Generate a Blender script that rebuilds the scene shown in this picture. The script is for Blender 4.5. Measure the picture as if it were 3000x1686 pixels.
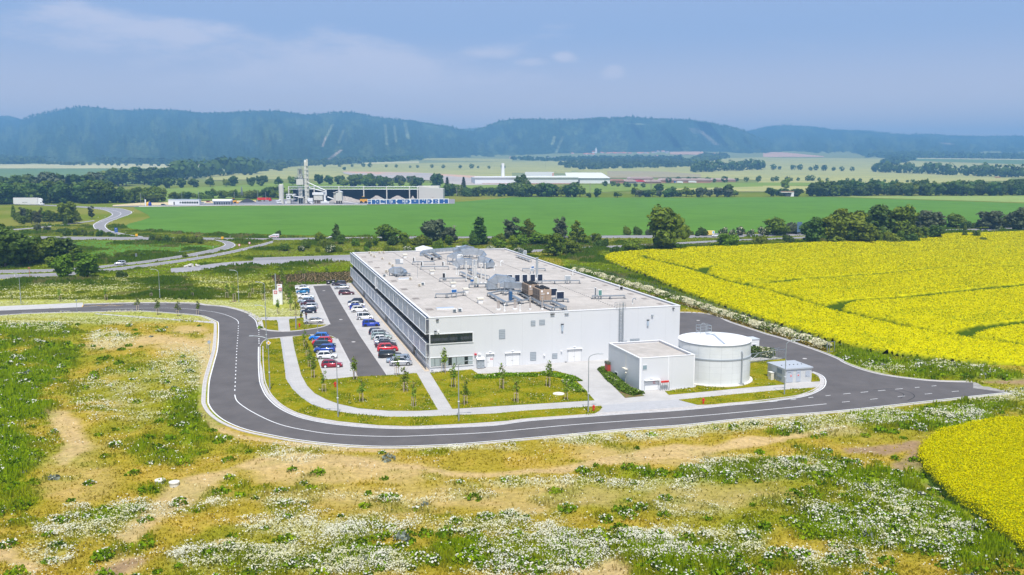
import bpy,math,random
import numpy as np
from mathutils import Vector,Matrix
random.seed(7)
SC=bpy.context.scene
for o in list(bpy.data.objects):bpy.data.objects.remove(o)
R=math.radians
HAZE_D=0.000172
# camera
CAMH=38.0;F=2600.0;CX=1500.0;CY=843.0
PITCH=math.atan((CY-484)/F)
cam_d=bpy.data.cameras.new('camera');cam=bpy.data.objects.new('camera',cam_d)
SC.collection.objects.link(cam);SC.camera=cam
cam.location=(0,0,CAMH);cam.rotation_euler=(math.pi/2-PITCH,0,0)
cam_d.sensor_width=36;cam_d.lens=F/3000*36;cam_d.clip_start=1;cam_d.clip_end=40000
# light
SUN_EL=R(63);SUN_AZ=R(173)
W=bpy.data.worlds.new('World');SC.world=W;W.use_nodes=True
nt=W.node_tree;nt.nodes.clear()
def N(nt,t,**kw):
 n=nt.nodes.new(t)
 for k,v in kw.items():setattr(n,k,v)
 return n
wo=N(nt,'ShaderNodeOutputWorld');bg=N(nt,'ShaderNodeBackground');nt.links.new(bg.outputs[0],wo.inputs[0])
sky=N(nt,'ShaderNodeTexSky',sky_type='NISHITA');sky.sun_disc=False
sky.sun_elevation=SUN_EL;sky.sun_rotation=SUN_AZ;sky.altitude=300;sky.air_density=1.0;sky.dust_density=0.6;sky.ozone_density=2.0
tc=N(nt,'ShaderNodeTexCoord')
sep=N(nt,'ShaderNodeSeparateXYZ');nt.links.new(tc.outputs['Generated'],sep.inputs[0])
def mth(nt,op,a,b=None,c=None,clamp=False):
 n=N(nt,'ShaderNodeMath',operation=op);n.use_clamp=clamp
 for i,v in enumerate((a,b,c)):
  if v is None:continue
  if isinstance(v,(int,float)):n.inputs[i].default_value=v
  else:nt.links.new(v,n.inputs[i])
 return n.outputs[0]
def mrange(nt,v,a,b,c=0.0,d=1.0):
 n=N(nt,'ShaderNodeMapRange',interpolation_type='SMOOTHSTEP')
 nt.links.new(v,n.inputs[0])
 for i,x in enumerate((a,b,c,d)):n.inputs[i+1].default_value=x
 return n.outputs[0]
az=mth(nt,'ARCTAN2',sep.outputs[0],sep.outputs[1])
cmb=N(nt,'ShaderNodeCombineXYZ')
nt.links.new(mth(nt,'MULTIPLY',az,6.0),cmb.inputs[0])
nt.links.new(mth(nt,'MULTIPLY',sep.outputs[2],19.0),cmb.inputs[1]);cmb.inputs[2].default_value=3.7
cn=N(nt,'ShaderNodeTexNoise');cn.inputs['Scale'].default_value=1.1;cn.inputs['Detail'].default_value=9;cn.inputs['Roughness'].default_value=0.6
nt.links.new(cmb.outputs[0],cn.inputs['Vector'])
zz=sep.outputs[2]
def bump1(v,c,w):
 return mrange(nt,mth(nt,'ABSOLUTE',mth(nt,'SUBTRACT',v,c)),0.0,w,1.0,0.0)
cl=None
for(azc,wz,zc,wzz,s)in((-0.17,0.34,0.108,0.055,0.40),(-0.60,0.17,0.17,0.07,0.42),(-0.40,0.22,0.135,0.04,0.40),
       (0.055,0.03,0.117,0.014,.42),(0.112,0.028,0.10,0.015,.5),(-0.02,0.10,0.122,0.02,.42),(0.02,0.05,0.112,0.012,.40),(-0.08,.05,0.1,.02,.3)):
 b=mth(nt,'MULTIPLY',mth(nt,'MULTIPLY',bump1(az,azc,wz),bump1(zz,zc,wzz)),s)
 cl=b if cl is None else mth(nt,'MAXIMUM',cl,b)
cov=mrange(nt,mth(nt,'ADD',cn.outputs[0],mth(nt,'SUBTRACT',cl,0.62)),-0.02,0.26,0.0,1.0)
cov2=mth(nt,'MULTIPLY',cov,0.6)
tint=N(nt,'ShaderNodeMixRGB',blend_type='MULTIPLY');tint.inputs[0].default_value=1.0
SKYTINT=(1.15,1.0,0.84,1)
nt.links.new(sky.outputs[0],tint.inputs[1]);tint.inputs[2].default_value=SKYTINT
hz=mrange(nt,zz,0.16,0.45,1.0,0.0);gz_=mrange(nt,zz,-0.02,0.15,0.0,1.0)
hm=N(nt,'ShaderNodeMixRGB');nt.links.new(mth(nt,'MULTIPLY',hz,0.92),hm.inputs[0])
nt.links.new(tint.outputs[0],hm.inputs[1]);hg=N(nt,'ShaderNodeMixRGB');hg.inputs[1].default_value=(7.8,5.7,4.35,1);hg.inputs[2].default_value=(1.95,2.5,3.95,1);nt.links.new(gz_,hg.inputs[0]);nt.links.new(hg.outputs[0],hm.inputs[2])
cm=N(nt,'ShaderNodeMixRGB');nt.links.new(cov2,cm.inputs[0])
nt.links.new(hm.outputs[0],cm.inputs[1]);cm.inputs[2].default_value=(4.6,4.3,4.7,1)
nt.links.new(cm.outputs[0],bg.inputs[0]);bg.inputs[1].default_value=0.15
sd=bpy.data.lights.new('sun','SUN');sun=bpy.data.objects.new('sun',sd);SC.collection.objects.link(sun)
sd.energy=4.2;sd.angle=R(0.53);sd.color=(1.0,0.965,0.91)
sv=Vector((math.sin(SUN_AZ)*math.cos(SUN_EL),math.cos(SUN_AZ)*math.cos(SUN_EL),math.sin(SUN_EL)))
sun.rotation_euler=sv.to_track_quat('Z','Y').to_euler()
SC.view_settings.view_transform='Standard';SC.view_settings.look='None';SC.view_settings.exposure=0.40;SC.view_settings.gamma=1.0
SC.render.engine='CYCLES'
SC.cycles.max_bounces=6;SC.cycles.volume_bounces=0;SC.cycles.transparent_max_bounces=12
# geometry of the place, surveyed from the photograph
def ray(px,py):
 x=(px-CX)/F;y=(CY-py)/F
 return np.array([x,math.cos(PITCH)+y*math.sin(PITCH),-math.sin(PITCH)+y*math.cos(PITCH)])
ORG=np.array([0,0,CAMH])
def G(px,py,z=0.0):
 d=ray(px,py);return ORG+d*((z-CAMH)/d[2])
TY=[-500,1100,1500,1800,2600,3600,5200,5900,6500,9500];TZ=[0,0,3,6,12,36,82,117,138,165]
def terr(y):return np.interp(y,TY,TZ)
def T(px,py,off=0.0):
 d=ray(px,py);lo,hi=60.0,9400.0
 for _ in range(40):
  m=(lo+hi)/2
  if CAMH+d[2]*m/d[1]>terr(m)+off:lo=m
  else:hi=m
 return ORG+d*(lo/d[1])
def proj(X,Y,Z):
 cp,sp=math.cos(PITCH),math.sin(PITCH);z=Z-CAMH
 f=Y*cp-z*sp;u=Y*sp+z*cp
 return CX+F*X/f,CY-F*u/f
def spx(P):
 return F/(P[1]*math.cos(PITCH)-(P[2]-CAMH)*math.sin(PITCH))
def q(t,l):
 x0,y0,k=t;return[(x0+a*k,y0+b*k)for a,b in l]
K=750/2576
R1=(0,560,K);R2=(600,760,650/2544);R3=(1000,700,K);R4=(1700,780,K)
S1=(0,1000,1000/2576);S2=(700,1000,K);S3=(1250,1000,K);S4=(2100,1000,900/2576);S6=(1700,640,1300/2576)
T1=(0,280,K);T2=(750,280,K);T3=(1500,280,K);T4=(2250,280,K);PL=(800,450,300/2576)
DD=(0,0,3000/2576)
def g(t,l,z=0.0):return[tuple(G(a,b,z)[:2])for a,b in q(t,l)]
def smooth(pts,n=6,closed=False):
 P=[np.array(p,float)for p in pts];out=[]
 m=len(P);rng=range(m if closed else m-1)
 for i in rng:
  p0=P[(i-1)%m]if closed or i>0 else P[0];p1=P[i];p2=P[(i+1)%m];p3=P[(i+2)%m]if closed or i+2<m else P[-1]
  for k in range(n):
   t=k/n
   out.append(tuple(0.5*((2*p1)+(-p0+p2)*t+(2*p0-5*p1+4*p2-p3)*t*t+(-p0+3*p1-3*p2+p3)*t**3)))
 if not closed:out.append(tuple(P[-1]))
 return out
def resample(pts,step):
 P=np.array(pts,float)[:,:2];d=np.r_[0,np.cumsum(np.linalg.norm(np.diff(P,axis=0),axis=1))]
 n=max(2,int(d[-1]/step)+1);s=np.linspace(0,d[-1],n)
 return np.c_[np.interp(s,d,P[:,0]),np.interp(s,d,P[:,1])]
def inside(X,Y,poly):
 P=np.array(poly,float);r=np.zeros(X.shape,bool);n=len(P)
 bb=(X>=P[:,0].min())&(X<=P[:,0].max())&(Y>=P[:,1].min())&(Y<=P[:,1].max())
 x=X[bb];y=Y[bb];rr=np.zeros(x.shape,bool)
 for i in range(n):
  x1,y1=P[i];x2,y2=P[(i+1)%n]
  if y1==y2:continue
  c=((y1>y)!=(y2>y))&(x<(x2-x1)*(y-y1)/(y2-y1)+x1);rr^=c
 r[bb]=rr;return r
def dseg(X,Y,pts,closed=False):
 P=np.array(pts,float)[:,:2];d=np.full(X.shape,1e9)
 n=len(P)
 for i in range(n if closed else n-1):
  a=P[i];b=P[(i+1)%n];ab=b-a;L=ab@ab+1e-9
  t=np.clip(((X-a[0])*ab[0]+(Y-a[1])*ab[1])/L,0,1)
  d=np.minimum(d,np.hypot(X-a[0]-t*ab[0],Y-a[1]-t*ab[1]))
 return d
def _h(i,j,s):
 v=np.sin(i*127.1+j*311.7+s*74.7)*43758.5453
 return v-np.floor(v)
def vnoise(X,Y,sc,s=0):
 x=X/sc;y=Y/sc;i=np.floor(x);j=np.floor(y);fx=x-i;fy=y-j
 fx=fx*fx*(3-2*fx);fy=fy*fy*(3-2*fy)
 return(_h(i,j,s)*(1-fx)+_h(i+1,j,s)*fx)*(1-fy)+(_h(i,j+1,s)*(1-fx)+_h(i+1,j+1,s)*fx)*fy
def fbm(X,Y,sc,o=4,s=0):
 r=0;a=0.5;t=0
 for k in range(o):
  r=r+a*vnoise(X+k*17.3,Y-k*9.1,sc/2**k,s+k);t+=a;a*=0.55
 return r/t
def sst(v,a,b):
 t=np.clip((v-a)/(b-a),0,1);return t*t*(3-2*t)
# objects
COL=SC.collection
def tag(o,label=None,cat=None,group=None,kind=None):
 if label:o['label']=label
 if cat:o['category']=cat
 if group:o['group']=group
 if kind:o['kind']=kind
 return o
def empty(name,loc=(0,0,0),rz=0.0,label=None,cat=None,group=None):
 o=bpy.data.objects.new(name,None);COL.objects.link(o);o.location=tuple(float(v)for v in loc);o.rotation_euler=(0,0,rz)
 o.empty_display_size=0.1
 return tag(o,label,cat,group)
class MB:
 def __init__(s):s.v=[];s.f=[];s.m=[]
 def add(s,v,f,m=0):
  n=len(s.v);s.v+=[tuple(float(c)for c in p)for p in v];s.f+=[tuple(i+n for i in t)for t in f];s.m+=[m]*len(f);return s
 def box(s,x0,x1,y0,y1,z0,z1,m=0):
  v=[(x,y,z)for z in(z0,z1)for y in(y0,y1)for x in(x0,x1)]
  return s.add(v,[(0,2,3,1),(4,5,7,6),(0,1,5,4),(2,6,7,3),(0,4,6,2),(1,3,7,5)],m)
 def cbox(s,c,d,rz=0.0,m=0):
  cx,cy,cz=c;a,b,h=(k/2 for k in d);co,si=math.cos(rz),math.sin(rz)
  v=[(cx+x*co-y*si,cy+x*si+y*co,cz+z)for z in(-h,h)for y in(-b,b)for x in(-a,a)]
  return s.add(v,[(0,2,3,1),(4,5,7,6),(0,1,5,4),(2,6,7,3),(0,4,6,2),(1,3,7,5)],m)
 def prism(s,poly,z0,z1,m=0):
  n=len(poly);v=[(p[0],p[1],z0)for p in poly]+[(p[0],p[1],z1)for p in poly]
  return s.add(v,[tuple(range(n))[::-1],tuple(range(n,2*n))]+[(i,(i+1)%n,(i+1)%n+n,i+n)for i in range(n)],m)
 def prismx(s,prof,y0,y1,m=0):
  n=len(prof);v=[(p[0],y0,p[1])for p in prof]+[(p[0],y1,p[1])for p in prof]
  return s.add(v,[tuple(range(n)),tuple(range(n,2*n))[::-1]]+[(i+n,(i+1)%n+n,(i+1)%n,i)for i in range(n)],m)
 def tube(s,a,b,r0,r1=None,n=8,m=0,cap=True):
  r1=r0 if r1 is None else r1;a=Vector(a);b=Vector(b);d=(b-a)
  if d.length<1e-6:return s
  u=d.orthogonal().normalized();w=d.normalized().cross(u)
  v=[]
  for c,r in((a,r0),(b,r1)):
   for i in range(n):
    t=2*math.pi*i/n;v.append(c+(u*math.cos(t)+w*math.sin(t))*r)
  f=[(i,(i+1)%n,(i+1)%n+n,i+n)for i in range(n)]
  if cap:f+=[tuple(range(n))[::-1],tuple(range(n,2*n))]
  return s.add(v,f,m)
 def path(s,pts,r,n=8,m=0):
  for a,b in zip(pts[:-1],pts[1:]):s.tube(a,b,r,r,n,m)
  return s
 def lathe(s,prof,c=(0,0),n=32,m=0):
  v=[];k=len(prof)
  for i in range(n):
   t=2*math.pi*i/n
   for r,z in prof:v.append((c[0]+r*math.cos(t),c[1]+r*math.sin(t),z))
  f=[(i*k+j,((i+1)%n)*k+j,((i+1)%n)*k+j+1,i*k+j+1)for i in range(n)for j in range(k-1)]
  return s.add(v,f,m)
 def quad(s,a,b,c,d,m=0):return s.add([a,b,c,d],[(0,1,2,3)],m)
 def build(s,name,mat,parent=None,smooth=False,bevel=0):
  me=bpy.data.meshes.new(name);me.from_pydata(s.v,[],s.f)
  mats=mat if isinstance(mat,(list,tuple))else[mat]
  for k in mats:me.materials.append(k)
  if len(mats)>1:me.polygons.foreach_set('material_index',s.m)
  if smooth:me.polygons.foreach_set('use_smooth',[True]*len(me.polygons))
  me.update()
  o=bpy.data.objects.new(name,me);COL.objects.link(o)
  if parent:o.parent=parent
  if bevel:
   b=o.modifiers.new('bevel','BEVEL');b.width=bevel;b.segments=2;b.limit_method='ANGLE'
  return o
def npmesh(name,V,Fq,mat,attrs=None,smooth=False,parent=None,midx=None):
 me=bpy.data.meshes.new(name);V=np.asarray(V,np.float32);Fq=np.asarray(Fq,np.int32);k=Fq.shape[1];n=len(Fq)
 me.vertices.add(len(V));me.vertices.foreach_set('co',V.ravel())
 me.loops.add(n*k);me.loops.foreach_set('vertex_index',Fq.ravel())
 me.polygons.add(n);me.polygons.foreach_set('loop_start',np.arange(0,n*k,k,dtype=np.int32));me.polygons.foreach_set('loop_total',np.full(n,k,np.int32))
 if smooth:me.polygons.foreach_set('use_smooth',np.ones(n,bool))
 mats=mat if isinstance(mat,(list,tuple))else[mat]
 for m_ in mats:me.materials.append(m_)
 if midx is not None:me.polygons.foreach_set('material_index',np.asarray(midx,np.int32))
 me.update(calc_edges=True)
 for nm,c in(attrs or{}).items():
  a=me.color_attributes.new(nm,'FLOAT_COLOR','POINT');c=np.asarray(c,np.float32)
  if c.shape[1]==3:c=np.c_[c,np.ones(len(c),np.float32)]
  a.data.foreach_set('color',c.ravel().astype(np.float32))
 o=bpy.data.objects.new(name,me);COL.objects.link(o)
 if parent:o.parent=parent
 return o
def dup(o,parent=None,**kw):
 c=o.copy();COL.objects.link(c);c.parent=parent
 for k,v in kw.items():
  if k in('location','rotation_euler','scale'):setattr(c,k,v)
  else:c[k]=v
 for ch in KIDS.get(o.name)or KIDS.setdefault(o.name,list(o.children)):dup(ch,c)
 return c
KIDS={}
ORD='first second third fourth fifth sixth seventh eighth ninth tenth eleventh twelfth thirteenth fourteenth fifteenth sixteenth seventeenth eighteenth nineteenth twentieth twenty-first twenty-second twenty-third twenty-fourth twenty-fifth twenty-sixth twenty-seventh'.split()
# materials
MATS={}
def M(name,col,rough=0.7,metal=0.0,var=0.0,vs=1.0,col2=None,bump=0.0,bs=None,coat=0.0,spec=0.5,stretch=None,randv=0.0):
 if name in MATS:return MATS[name]
 m=bpy.data.materials.new(name);m.use_nodes=True;t=m.node_tree;b=t.nodes['Principled BSDF']
 b.inputs['Roughness'].default_value=rough;b.inputs['Metallic'].default_value=metal;b.inputs['Specular IOR Level'].default_value=spec
 if coat:b.inputs['Coat Weight'].default_value=coat;b.inputs['Coat Roughness'].default_value=0.05
 b.inputs['Base Color'].default_value=(*col,1)
 src=None
 if var or col2:
  tcn=N(t,'ShaderNodeTexCoord');vec=tcn.outputs['Object']
  if stretch:
   mp=N(t,'ShaderNodeMapping');mp.inputs['Scale'].default_value=stretch;t.links.new(vec,mp.inputs[0]);vec=mp.outputs[0]
  nz=N(t,'ShaderNodeTexNoise');nz.inputs['Scale'].default_value=vs;nz.inputs['Detail'].default_value=7;nz.inputs['Roughness'].default_value=0.65
  t.links.new(vec,nz.inputs['Vector'])
  c2=col2 or tuple(c*(1-var)for c in col);c1=col if col2 else tuple(min(1,c*(1+var))for c in col)
  mx=N(t,'ShaderNodeMixRGB');mx.inputs[1].default_value=(*c2,1);mx.inputs[2].default_value=(*c1,1)
  mr=N(t,'ShaderNodeMapRange');mr.inputs[1].default_value=0.33;mr.inputs[2].default_value=0.67
  t.links.new(nz.outputs[0],mr.inputs[0]);t.links.new(mr.outputs[0],mx.inputs[0]);src=mx.outputs[0]
 if randv:
  oi=N(t,'ShaderNodeObjectInfo');hs=N(t,'ShaderNodeHueSaturation')
  r1=N(t,'ShaderNodeMapRange');r1.inputs[3].default_value=1-randv;r1.inputs[4].default_value=1+randv
  t.links.new(oi.outputs['Random'],r1.inputs[0]);t.links.new(r1.outputs[0],hs.inputs['Value'])
  r2=N(t,'ShaderNodeMapRange');r2.inputs[3].default_value=0.5-randv*0.09;r2.inputs[4].default_value=0.5+randv*0.07
  wn=N(t,'ShaderNodeMath',operation='FRACT');ml=N(t,'ShaderNodeMath',operation='MULTIPLY');ml.inputs[1].default_value=7.31
  t.links.new(oi.outputs['Random'],ml.inputs[0]);t.links.new(ml.outputs[0],wn.inputs[0]);t.links.new(wn.outputs[0],r2.inputs[0]);t.links.new(r2.outputs[0],hs.inputs['Hue'])
  if src:t.links.new(src,hs.inputs['Color'])
  else:hs.inputs['Color'].default_value=(*col,1)
  src=hs.outputs[0]
 if src:t.links.new(src,b.inputs['Base Color'])
 if bump:
  tcn=N(t,'ShaderNodeTexCoord');nz=N(t,'ShaderNodeTexNoise');nz.inputs['Scale'].default_value=bs or vs*4;nz.inputs['Detail'].default_value=6
  t.links.new(tcn.outputs['Object'],nz.inputs['Vector'])
  bp=N(t,'ShaderNodeBump');bp.inputs['Strength'].default_value=bump;bp.inputs['Distance'].default_value=0.1
  t.links.new(nz.outputs[0],bp.inputs['Height']);t.links.new(bp.outputs[0],b.inputs['Normal'])
 MATS[name]=m;return m
def MV(name,rough=0.9,var=0.25,vs=2.0,bump=0.3,attr='Col',trans=0.0,vs2=None):
 m=bpy.data.materials.new(name);m.use_nodes=True;t=m.node_tree;b=t.nodes['Principled BSDF'];b.inputs['Roughness'].default_value=rough
 b.inputs['Specular IOR Level'].default_value=0.0
 at=N(t,'ShaderNodeVertexColor',layer_name=attr);tcn=N(t,'ShaderNodeTexCoord')
 nz=N(t,'ShaderNodeTexNoise');nz.inputs['Scale'].default_value=vs;nz.inputs['Detail'].default_value=8;nz.inputs['Roughness'].default_value=0.75
 t.links.new(tcn.outputs['Object'],nz.inputs['Vector'])
 mr=N(t,'ShaderNodeMapRange');mr.inputs[1].default_value=0.3;mr.inputs[2].default_value=0.7;mr.inputs[3].default_value=1-var;mr.inputs[4].default_value=1+var
 t.links.new(nz.outputs[0],mr.inputs[0])
 mx=N(t,'ShaderNodeMixRGB',blend_type='MULTIPLY');mx.inputs[0].default_value=1;t.links.new(at.outputs[0],mx.inputs[1]);t.links.new(mr.outputs[0],mx.inputs[2])
 t.links.new(mx.outputs[0],b.inputs['Base Color'])
 if bump:
  bp=N(t,'ShaderNodeBump');bp.inputs['Strength'].default_value=bump;bp.inputs['Distance'].default_value=0.3
  t.links.new(nz.outputs[0],bp.inputs['Height']);t.links.new(bp.outputs[0],b.inputs['Normal'])
 if trans:
  tr=N(t,'ShaderNodeBsdfTranslucent');ms=N(t,'ShaderNodeMixShader');ms.inputs[0].default_value=trans
  t.links.new(mx.outputs[0],tr.inputs[0]);t.links.new(b.outputs[0],ms.inputs[1]);t.links.new(tr.outputs[0],ms.inputs[2])
  t.links.new(ms.outputs[0],t.nodes['Material Output'].inputs[0])
 MATS[name]=m;return m
ASPH=M('asphalt',(.105,.095,.093),.85,var=.16,vs=.22,bump=.15,bs=20)
ASPH2=M('asphalt_new',(.073,.069,.078),.85,var=.12,vs=.35,bump=.15,bs=20)
OLDASPH=M('asphalt_old',(.30,.29,.31),.9,var=.15,vs=.3)
HWY=M('asphalt_highway',(.25,.24,.25),.85,var=.10,vs=.15)
WHITE=M('road_paint',(.80,.80,.80),.6,var=.05,vs=2)
YELP=M('road_paint_yellow',(.75,.45,.05),.6)
KERB=M('kerb_stone',(.52,.49,.47),.85,var=.12,vs=1.5)
GUT=M('gutter_concrete',(.48,.46,.45),.85,var=.15,vs=1.2)
STEEL=M('galvanised_steel',(.42,.46,.49),.38,.75,var=.12,vs=3)
STEELD=M('painted_steel',(.30,.34,.38),.5,.2,var=.1,vs=3)
POLEM=M('pole_steel',(.36,.40,.42),.45,.4)
BLACK=M('black_plastic',(.012,.013,.016),.55)
DARK=M('dark_grey',(.05,.055,.065),.6)
WALLW=M('white_cladding',(.60,.62,.65),.5,var=.025,vs=.25)
CAPW=M('white_coping',(.80,.80,.81),.4)
GLASS=M('dark_glass',(.02,.028,.03),.04,spec=.9)
ALU=M('white_frame',(.74,.75,.76),.4)
RED=M('red_paint',(.62,.03,.02),.4)
REDW=M('red_sign',(.55,.03,.06),.5)
YEL=M('yellow_sign',(.85,.45,.02),.5)
# outlines of roads and paving (ground metres)
ring_out=smooth(g(R1,[(-600,1300),(0,1251),(400,1228),(950,1216),(1400,1207),(1700,1225),(2000,1250),(2100,1278),(2170,1310)])
 +g(R2,[(150,732),(152,850),(140,1030),(95,1205),(45,1400)])+g(S1,[(1566,440),(1572,480),(1612,540),(1700,606),(1850,667)])
 +g(S2,[(300,942),(600,996),(1000,1040),(1500,1062),(2100,1042)])+g(S3,[(500,1022),(1000,978),(1500,933),(2000,885),(2576,845)])
 +g(S4,[(100,662),(500,625),(900,596),(1300,557),(1700,512),(2100,468),(2440,432)]),5)
ring_top=smooth(g(R1,[(-600,1250),(0,1206),(400,1188),(820,1171)]),3)+smooth(g(R1,[(840,1143),(1300,1131),(1700,1130),(1950,1135)])
 +g(R2,[(0,530),(200,546),(400,592),(520,642),(588,692),(612,742),(619,800)]),5)
mouth_up=smooth(g(R2,[(619,800),(665,808),(720,822),(850,832),(975,830),(1100,820),(1300,792),(1400,764),(1428,748)]),4)
aisle=g(R2,[(1232,308),(1440,298),(1520,437),(1785,880),(2092,1330),(1738,1352),(1595,1075),(1512,912)])
mouth_dn=smooth(g(R2,[(1512,912),(1460,885),(1400,873),(1250,866),(1010,884),(850,898),(725,912),(680,932),(648,962),(626,1005)]),4)
ring_in=smooth(g(R2,[(626,1005),(626,1180)])+g(S2,[(217,385),(242,470),(292,560),(400,662),(550,740),(700,787),(950,832),(1300,866),(1700,880),(2100,868),(2576,845)])
 +g(S3,[(1000,802),(1500,766),(2000,730),(2576,692)])+g(S4,[(100,537),(300,520),(560,489),(700,468),(800,438),(880,395),(905,350),(896,310),(860,280),(800,257)]),4)
side_in=g(R4,[(2330,1060),(2060,940),(1800,870),(1190,658),(1003,583)])
side_far=[(e+0.0)for e in()]
# factory frame
BA=G(1258.6,1087.8);BANG=R(16.36);E1=np.array([math.cos(BANG),math.sin(BANG),0]);E2=np.array([-E1[1],E1[0],0])
BW,BD,BH=51.15,128.4,10.1
def BL(u,v,z=0.0):return BA+E1*u+E2*v+np.array([0,0,z])
def onpl(px,py,n,P0):
 r=ray(px,py);return ORG+r*(((P0-ORG)@n)/(r@n))
def FW(px,py,v=0.0):
 P=onpl(px,py,E2,BL(0,v))-BA;return P@E1,P[2]
def RF(px,py,z=9.75):
 P=G(px,py,z)-BA;return float(P@E1),float(P@E2)
side_out=smooth([tuple(BL(BW+13.6,BD+14)[:2]),tuple(BL(BW+13.4,60)[:2])]+g(R4,[(1240,478),(1500,567),(1850,682),(2000,724),(2200,792),(2400,862),(2576,932)])
 +g(S4,[(1060,182),(1200,237),(1400,287),(1700,327),(1900,342),(2150,347)]),4)
far_end=[tuple(BL(BW+13.6,BD+22)[:2]),tuple(BL(BW+4,BD+22)[:2])]
side_in2=[tuple(BL(BW+5.5,BD+14)[:2]),tuple(BL(BW+5.5,30)[:2])]
ringpoly=ring_out+[tuple(p)for p in side_out[::-1]]+side_in2+g(R4,[(1800,870),(2060,940),(2330,1060)])+ring_in[::-1]+mouth_dn[::-1]
ringpoly+=[aisle[6],aisle[5],aisle[4],aisle[3],aisle[2],aisle[1],aisle[0]]+mouth_up[::-1]+ring_top[::-1]
def sheet(name,poly,z,mat,label=None,kind='structure',cat=None):
 me=bpy.data.meshes.new(name);bm=MB();from mathutils.geometry import tessellate_polygon
 P=[Vector((p[0],p[1],z))for p in poly]
 tr=tessellate_polygon([P]);bm.v=[tuple(p)for p in P];bm.f=[]
 for a,b,c in tr:
  n=(P[b]-P[a]).cross(P[c]-P[a]).z
  if abs(n)<1e-9:continue
  bm.f.append((a,b,c)if n>0 else(c,b,a))
 bm.m=[0]*len(bm.f);o=bm.build(name,mat);return tag(o,label,cat,None,kind)
def ribbon(mb,pts,off0,off1,z0,z1=None,step=1.5,m=0,s0=0.0,s1=1e9,flat=True):
 P=resample(pts,step);d=np.gradient(P,axis=0);d/=np.linalg.norm(d,axis=1)[:,None]+1e-9;n=np.c_[-d[:,1],d[:,0]]
 s=np.r_[0,np.cumsum(np.linalg.norm(np.diff(P,axis=0),axis=1))];k=(s>=s0)&(s<=s1)
 P=P[k];n=n[k]
 if len(P)<2:return
 A=P+n*off0;B=P+n*off1;c=len(P)
 if z1 is None:
  v=[(a[0],a[1],z0)for a in A]+[(b[0],b[1],z0)for b in B]
  w=off1>off0
  f=[((i,i+1,c+i+1,c+i)if w else(c+i,c+i+1,i+1,i))for i in range(c-1)]
 else:
  v=[(a[0],a[1],z0)for a in A]+[(a[0],a[1],z1)for a in A]+[(b[0],b[1],z1)for b in B]+[(b[0],b[1],z0)for b in B]
  f=[]
  for i in range(c-1):
   for r in range(3):f.append((r*c+i,r*c+i+1,(r+1)*c+i+1,(r+1)*c+i))
 mb.add(v,f,m)
def dashes(mb,pts,w,L,gap,z,s0=0.0,s1=1e9):
 P=resample(pts,0.3);s=np.arange(len(P))*0.3;tot=s[-1];a=s0
 while a+L<min(tot,s1):ribbon(mb,pts,-w/2,w/2,z,step=0.5,s0=a,s1=a+L);a+=L+gap
def st(o,kind='structure'):o['kind']=kind;return o
# site sheets
PAVE=M('concrete_paving',(.47,.455,.44),.85,var=.10,vs=.5,bump=.1,bs=10)
def paving_mat(name,c,sc,joint=.8):
 m=bpy.data.materials.new(name);m.use_nodes=True;t=m.node_tree;b=t.nodes['Principled BSDF'];b.inputs['Roughness'].default_value=.85
 tcn=N(t,'ShaderNodeTexCoord');mp=N(t,'ShaderNodeMapping');mp.inputs['Rotation'].default_value=(0,0,-BANG);t.links.new(tcn.outputs['Object'],mp.inputs[0])
 br=N(t,'ShaderNodeTexBrick');br.inputs['Scale'].default_value=1;br.inputs['Brick Width'].default_value=sc*2;br.inputs['Row Height'].default_value=sc;br.inputs['Mortar Size'].default_value=.02
 br.inputs['Color1'].default_value=(*c,1);br.inputs['Color2'].default_value=(*[k*.93 for k in c],1);br.inputs['Mortar'].default_value=(*[k*joint for k in c],1)
 t.links.new(mp.outputs[0],br.inputs[0])
 nz=N(t,'ShaderNodeTexNoise');nz.inputs['Scale'].default_value=.25;nz.inputs['Detail'].default_value=8;t.links.new(tcn.outputs['Object'],nz.inputs[0])
 mr=N(t,'ShaderNodeMapRange');mr.inputs[1].default_value=.3;mr.inputs[2].default_value=.7;mr.inputs[3].default_value=.9;mr.inputs[4].default_value=1.07;t.links.new(nz.outputs[0],mr.inputs[0])
 mx=N(t,'ShaderNodeMixRGB',blend_type='MULTIPLY');mx.inputs[0].default_value=1;t.links.new(br.outputs[0],mx.inputs[1]);t.links.new(mr.outputs[0],mx.inputs[2]);t.links.new(mx.outputs[0],b.inputs['Base Color'])
 return m
PAVB=paving_mat('paving_blocks',(.47,.455,.44),.5);PAVS=paving_mat('paving_stalls',(.48,.465,.45),.6,.86)
PAVG=M('paving_grey',(.40,.40,.41),.85,var=.06,vs=1)
yard=ring_in+side_in+[tuple(BL(BW+5.5,30)[:2]),tuple(BL(BW+5.5,BD+14)[:2]),tuple(BL(-3.2,BD+1)[:2])]+g(R2,[(1700,270),(1015,300),(1128,655),(640,664),(655,700),(640,780),(665,806)])+mouth_up[2:]+g(R2,[(1512,912)])+mouth_dn[1:]
sheet('yard_paving',yard,0.0,PAVB)
sheet('road',ringpoly,0.012,ASPH)
sheet('parking_bays',g(R2,[(1440,300),(1640,272),(1705,275),(2110,760),(2330,1110),(2455,1312),(2092,1330),(1785,880)]),0.008,PAVS)
sheet('parking_bays',g(R2,[(1015,304),(1230,308),(1428,748),(1140,748),(1128,655)]),0.008,PAVS)
sheet('parking_bays',g(R2,[(1228,920),(1245,1000),(1375,1387),(1738,1354),(1512,914),(1470,905)]),0.008,PAVS)
sheet('concrete_strip',g(R1,[(-600,1215),(0,1160),(835,1124),(838,1143),(820,1170),(0,1205),(-600,1250)]),0.016,PAVE)
sheet('yard_paving',g(R4,[(230,1400),(700,1360),(985,1343),(1060,1375),(1180,1402),(700,1443),(230,1470)]),0.006,PAVG)
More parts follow.
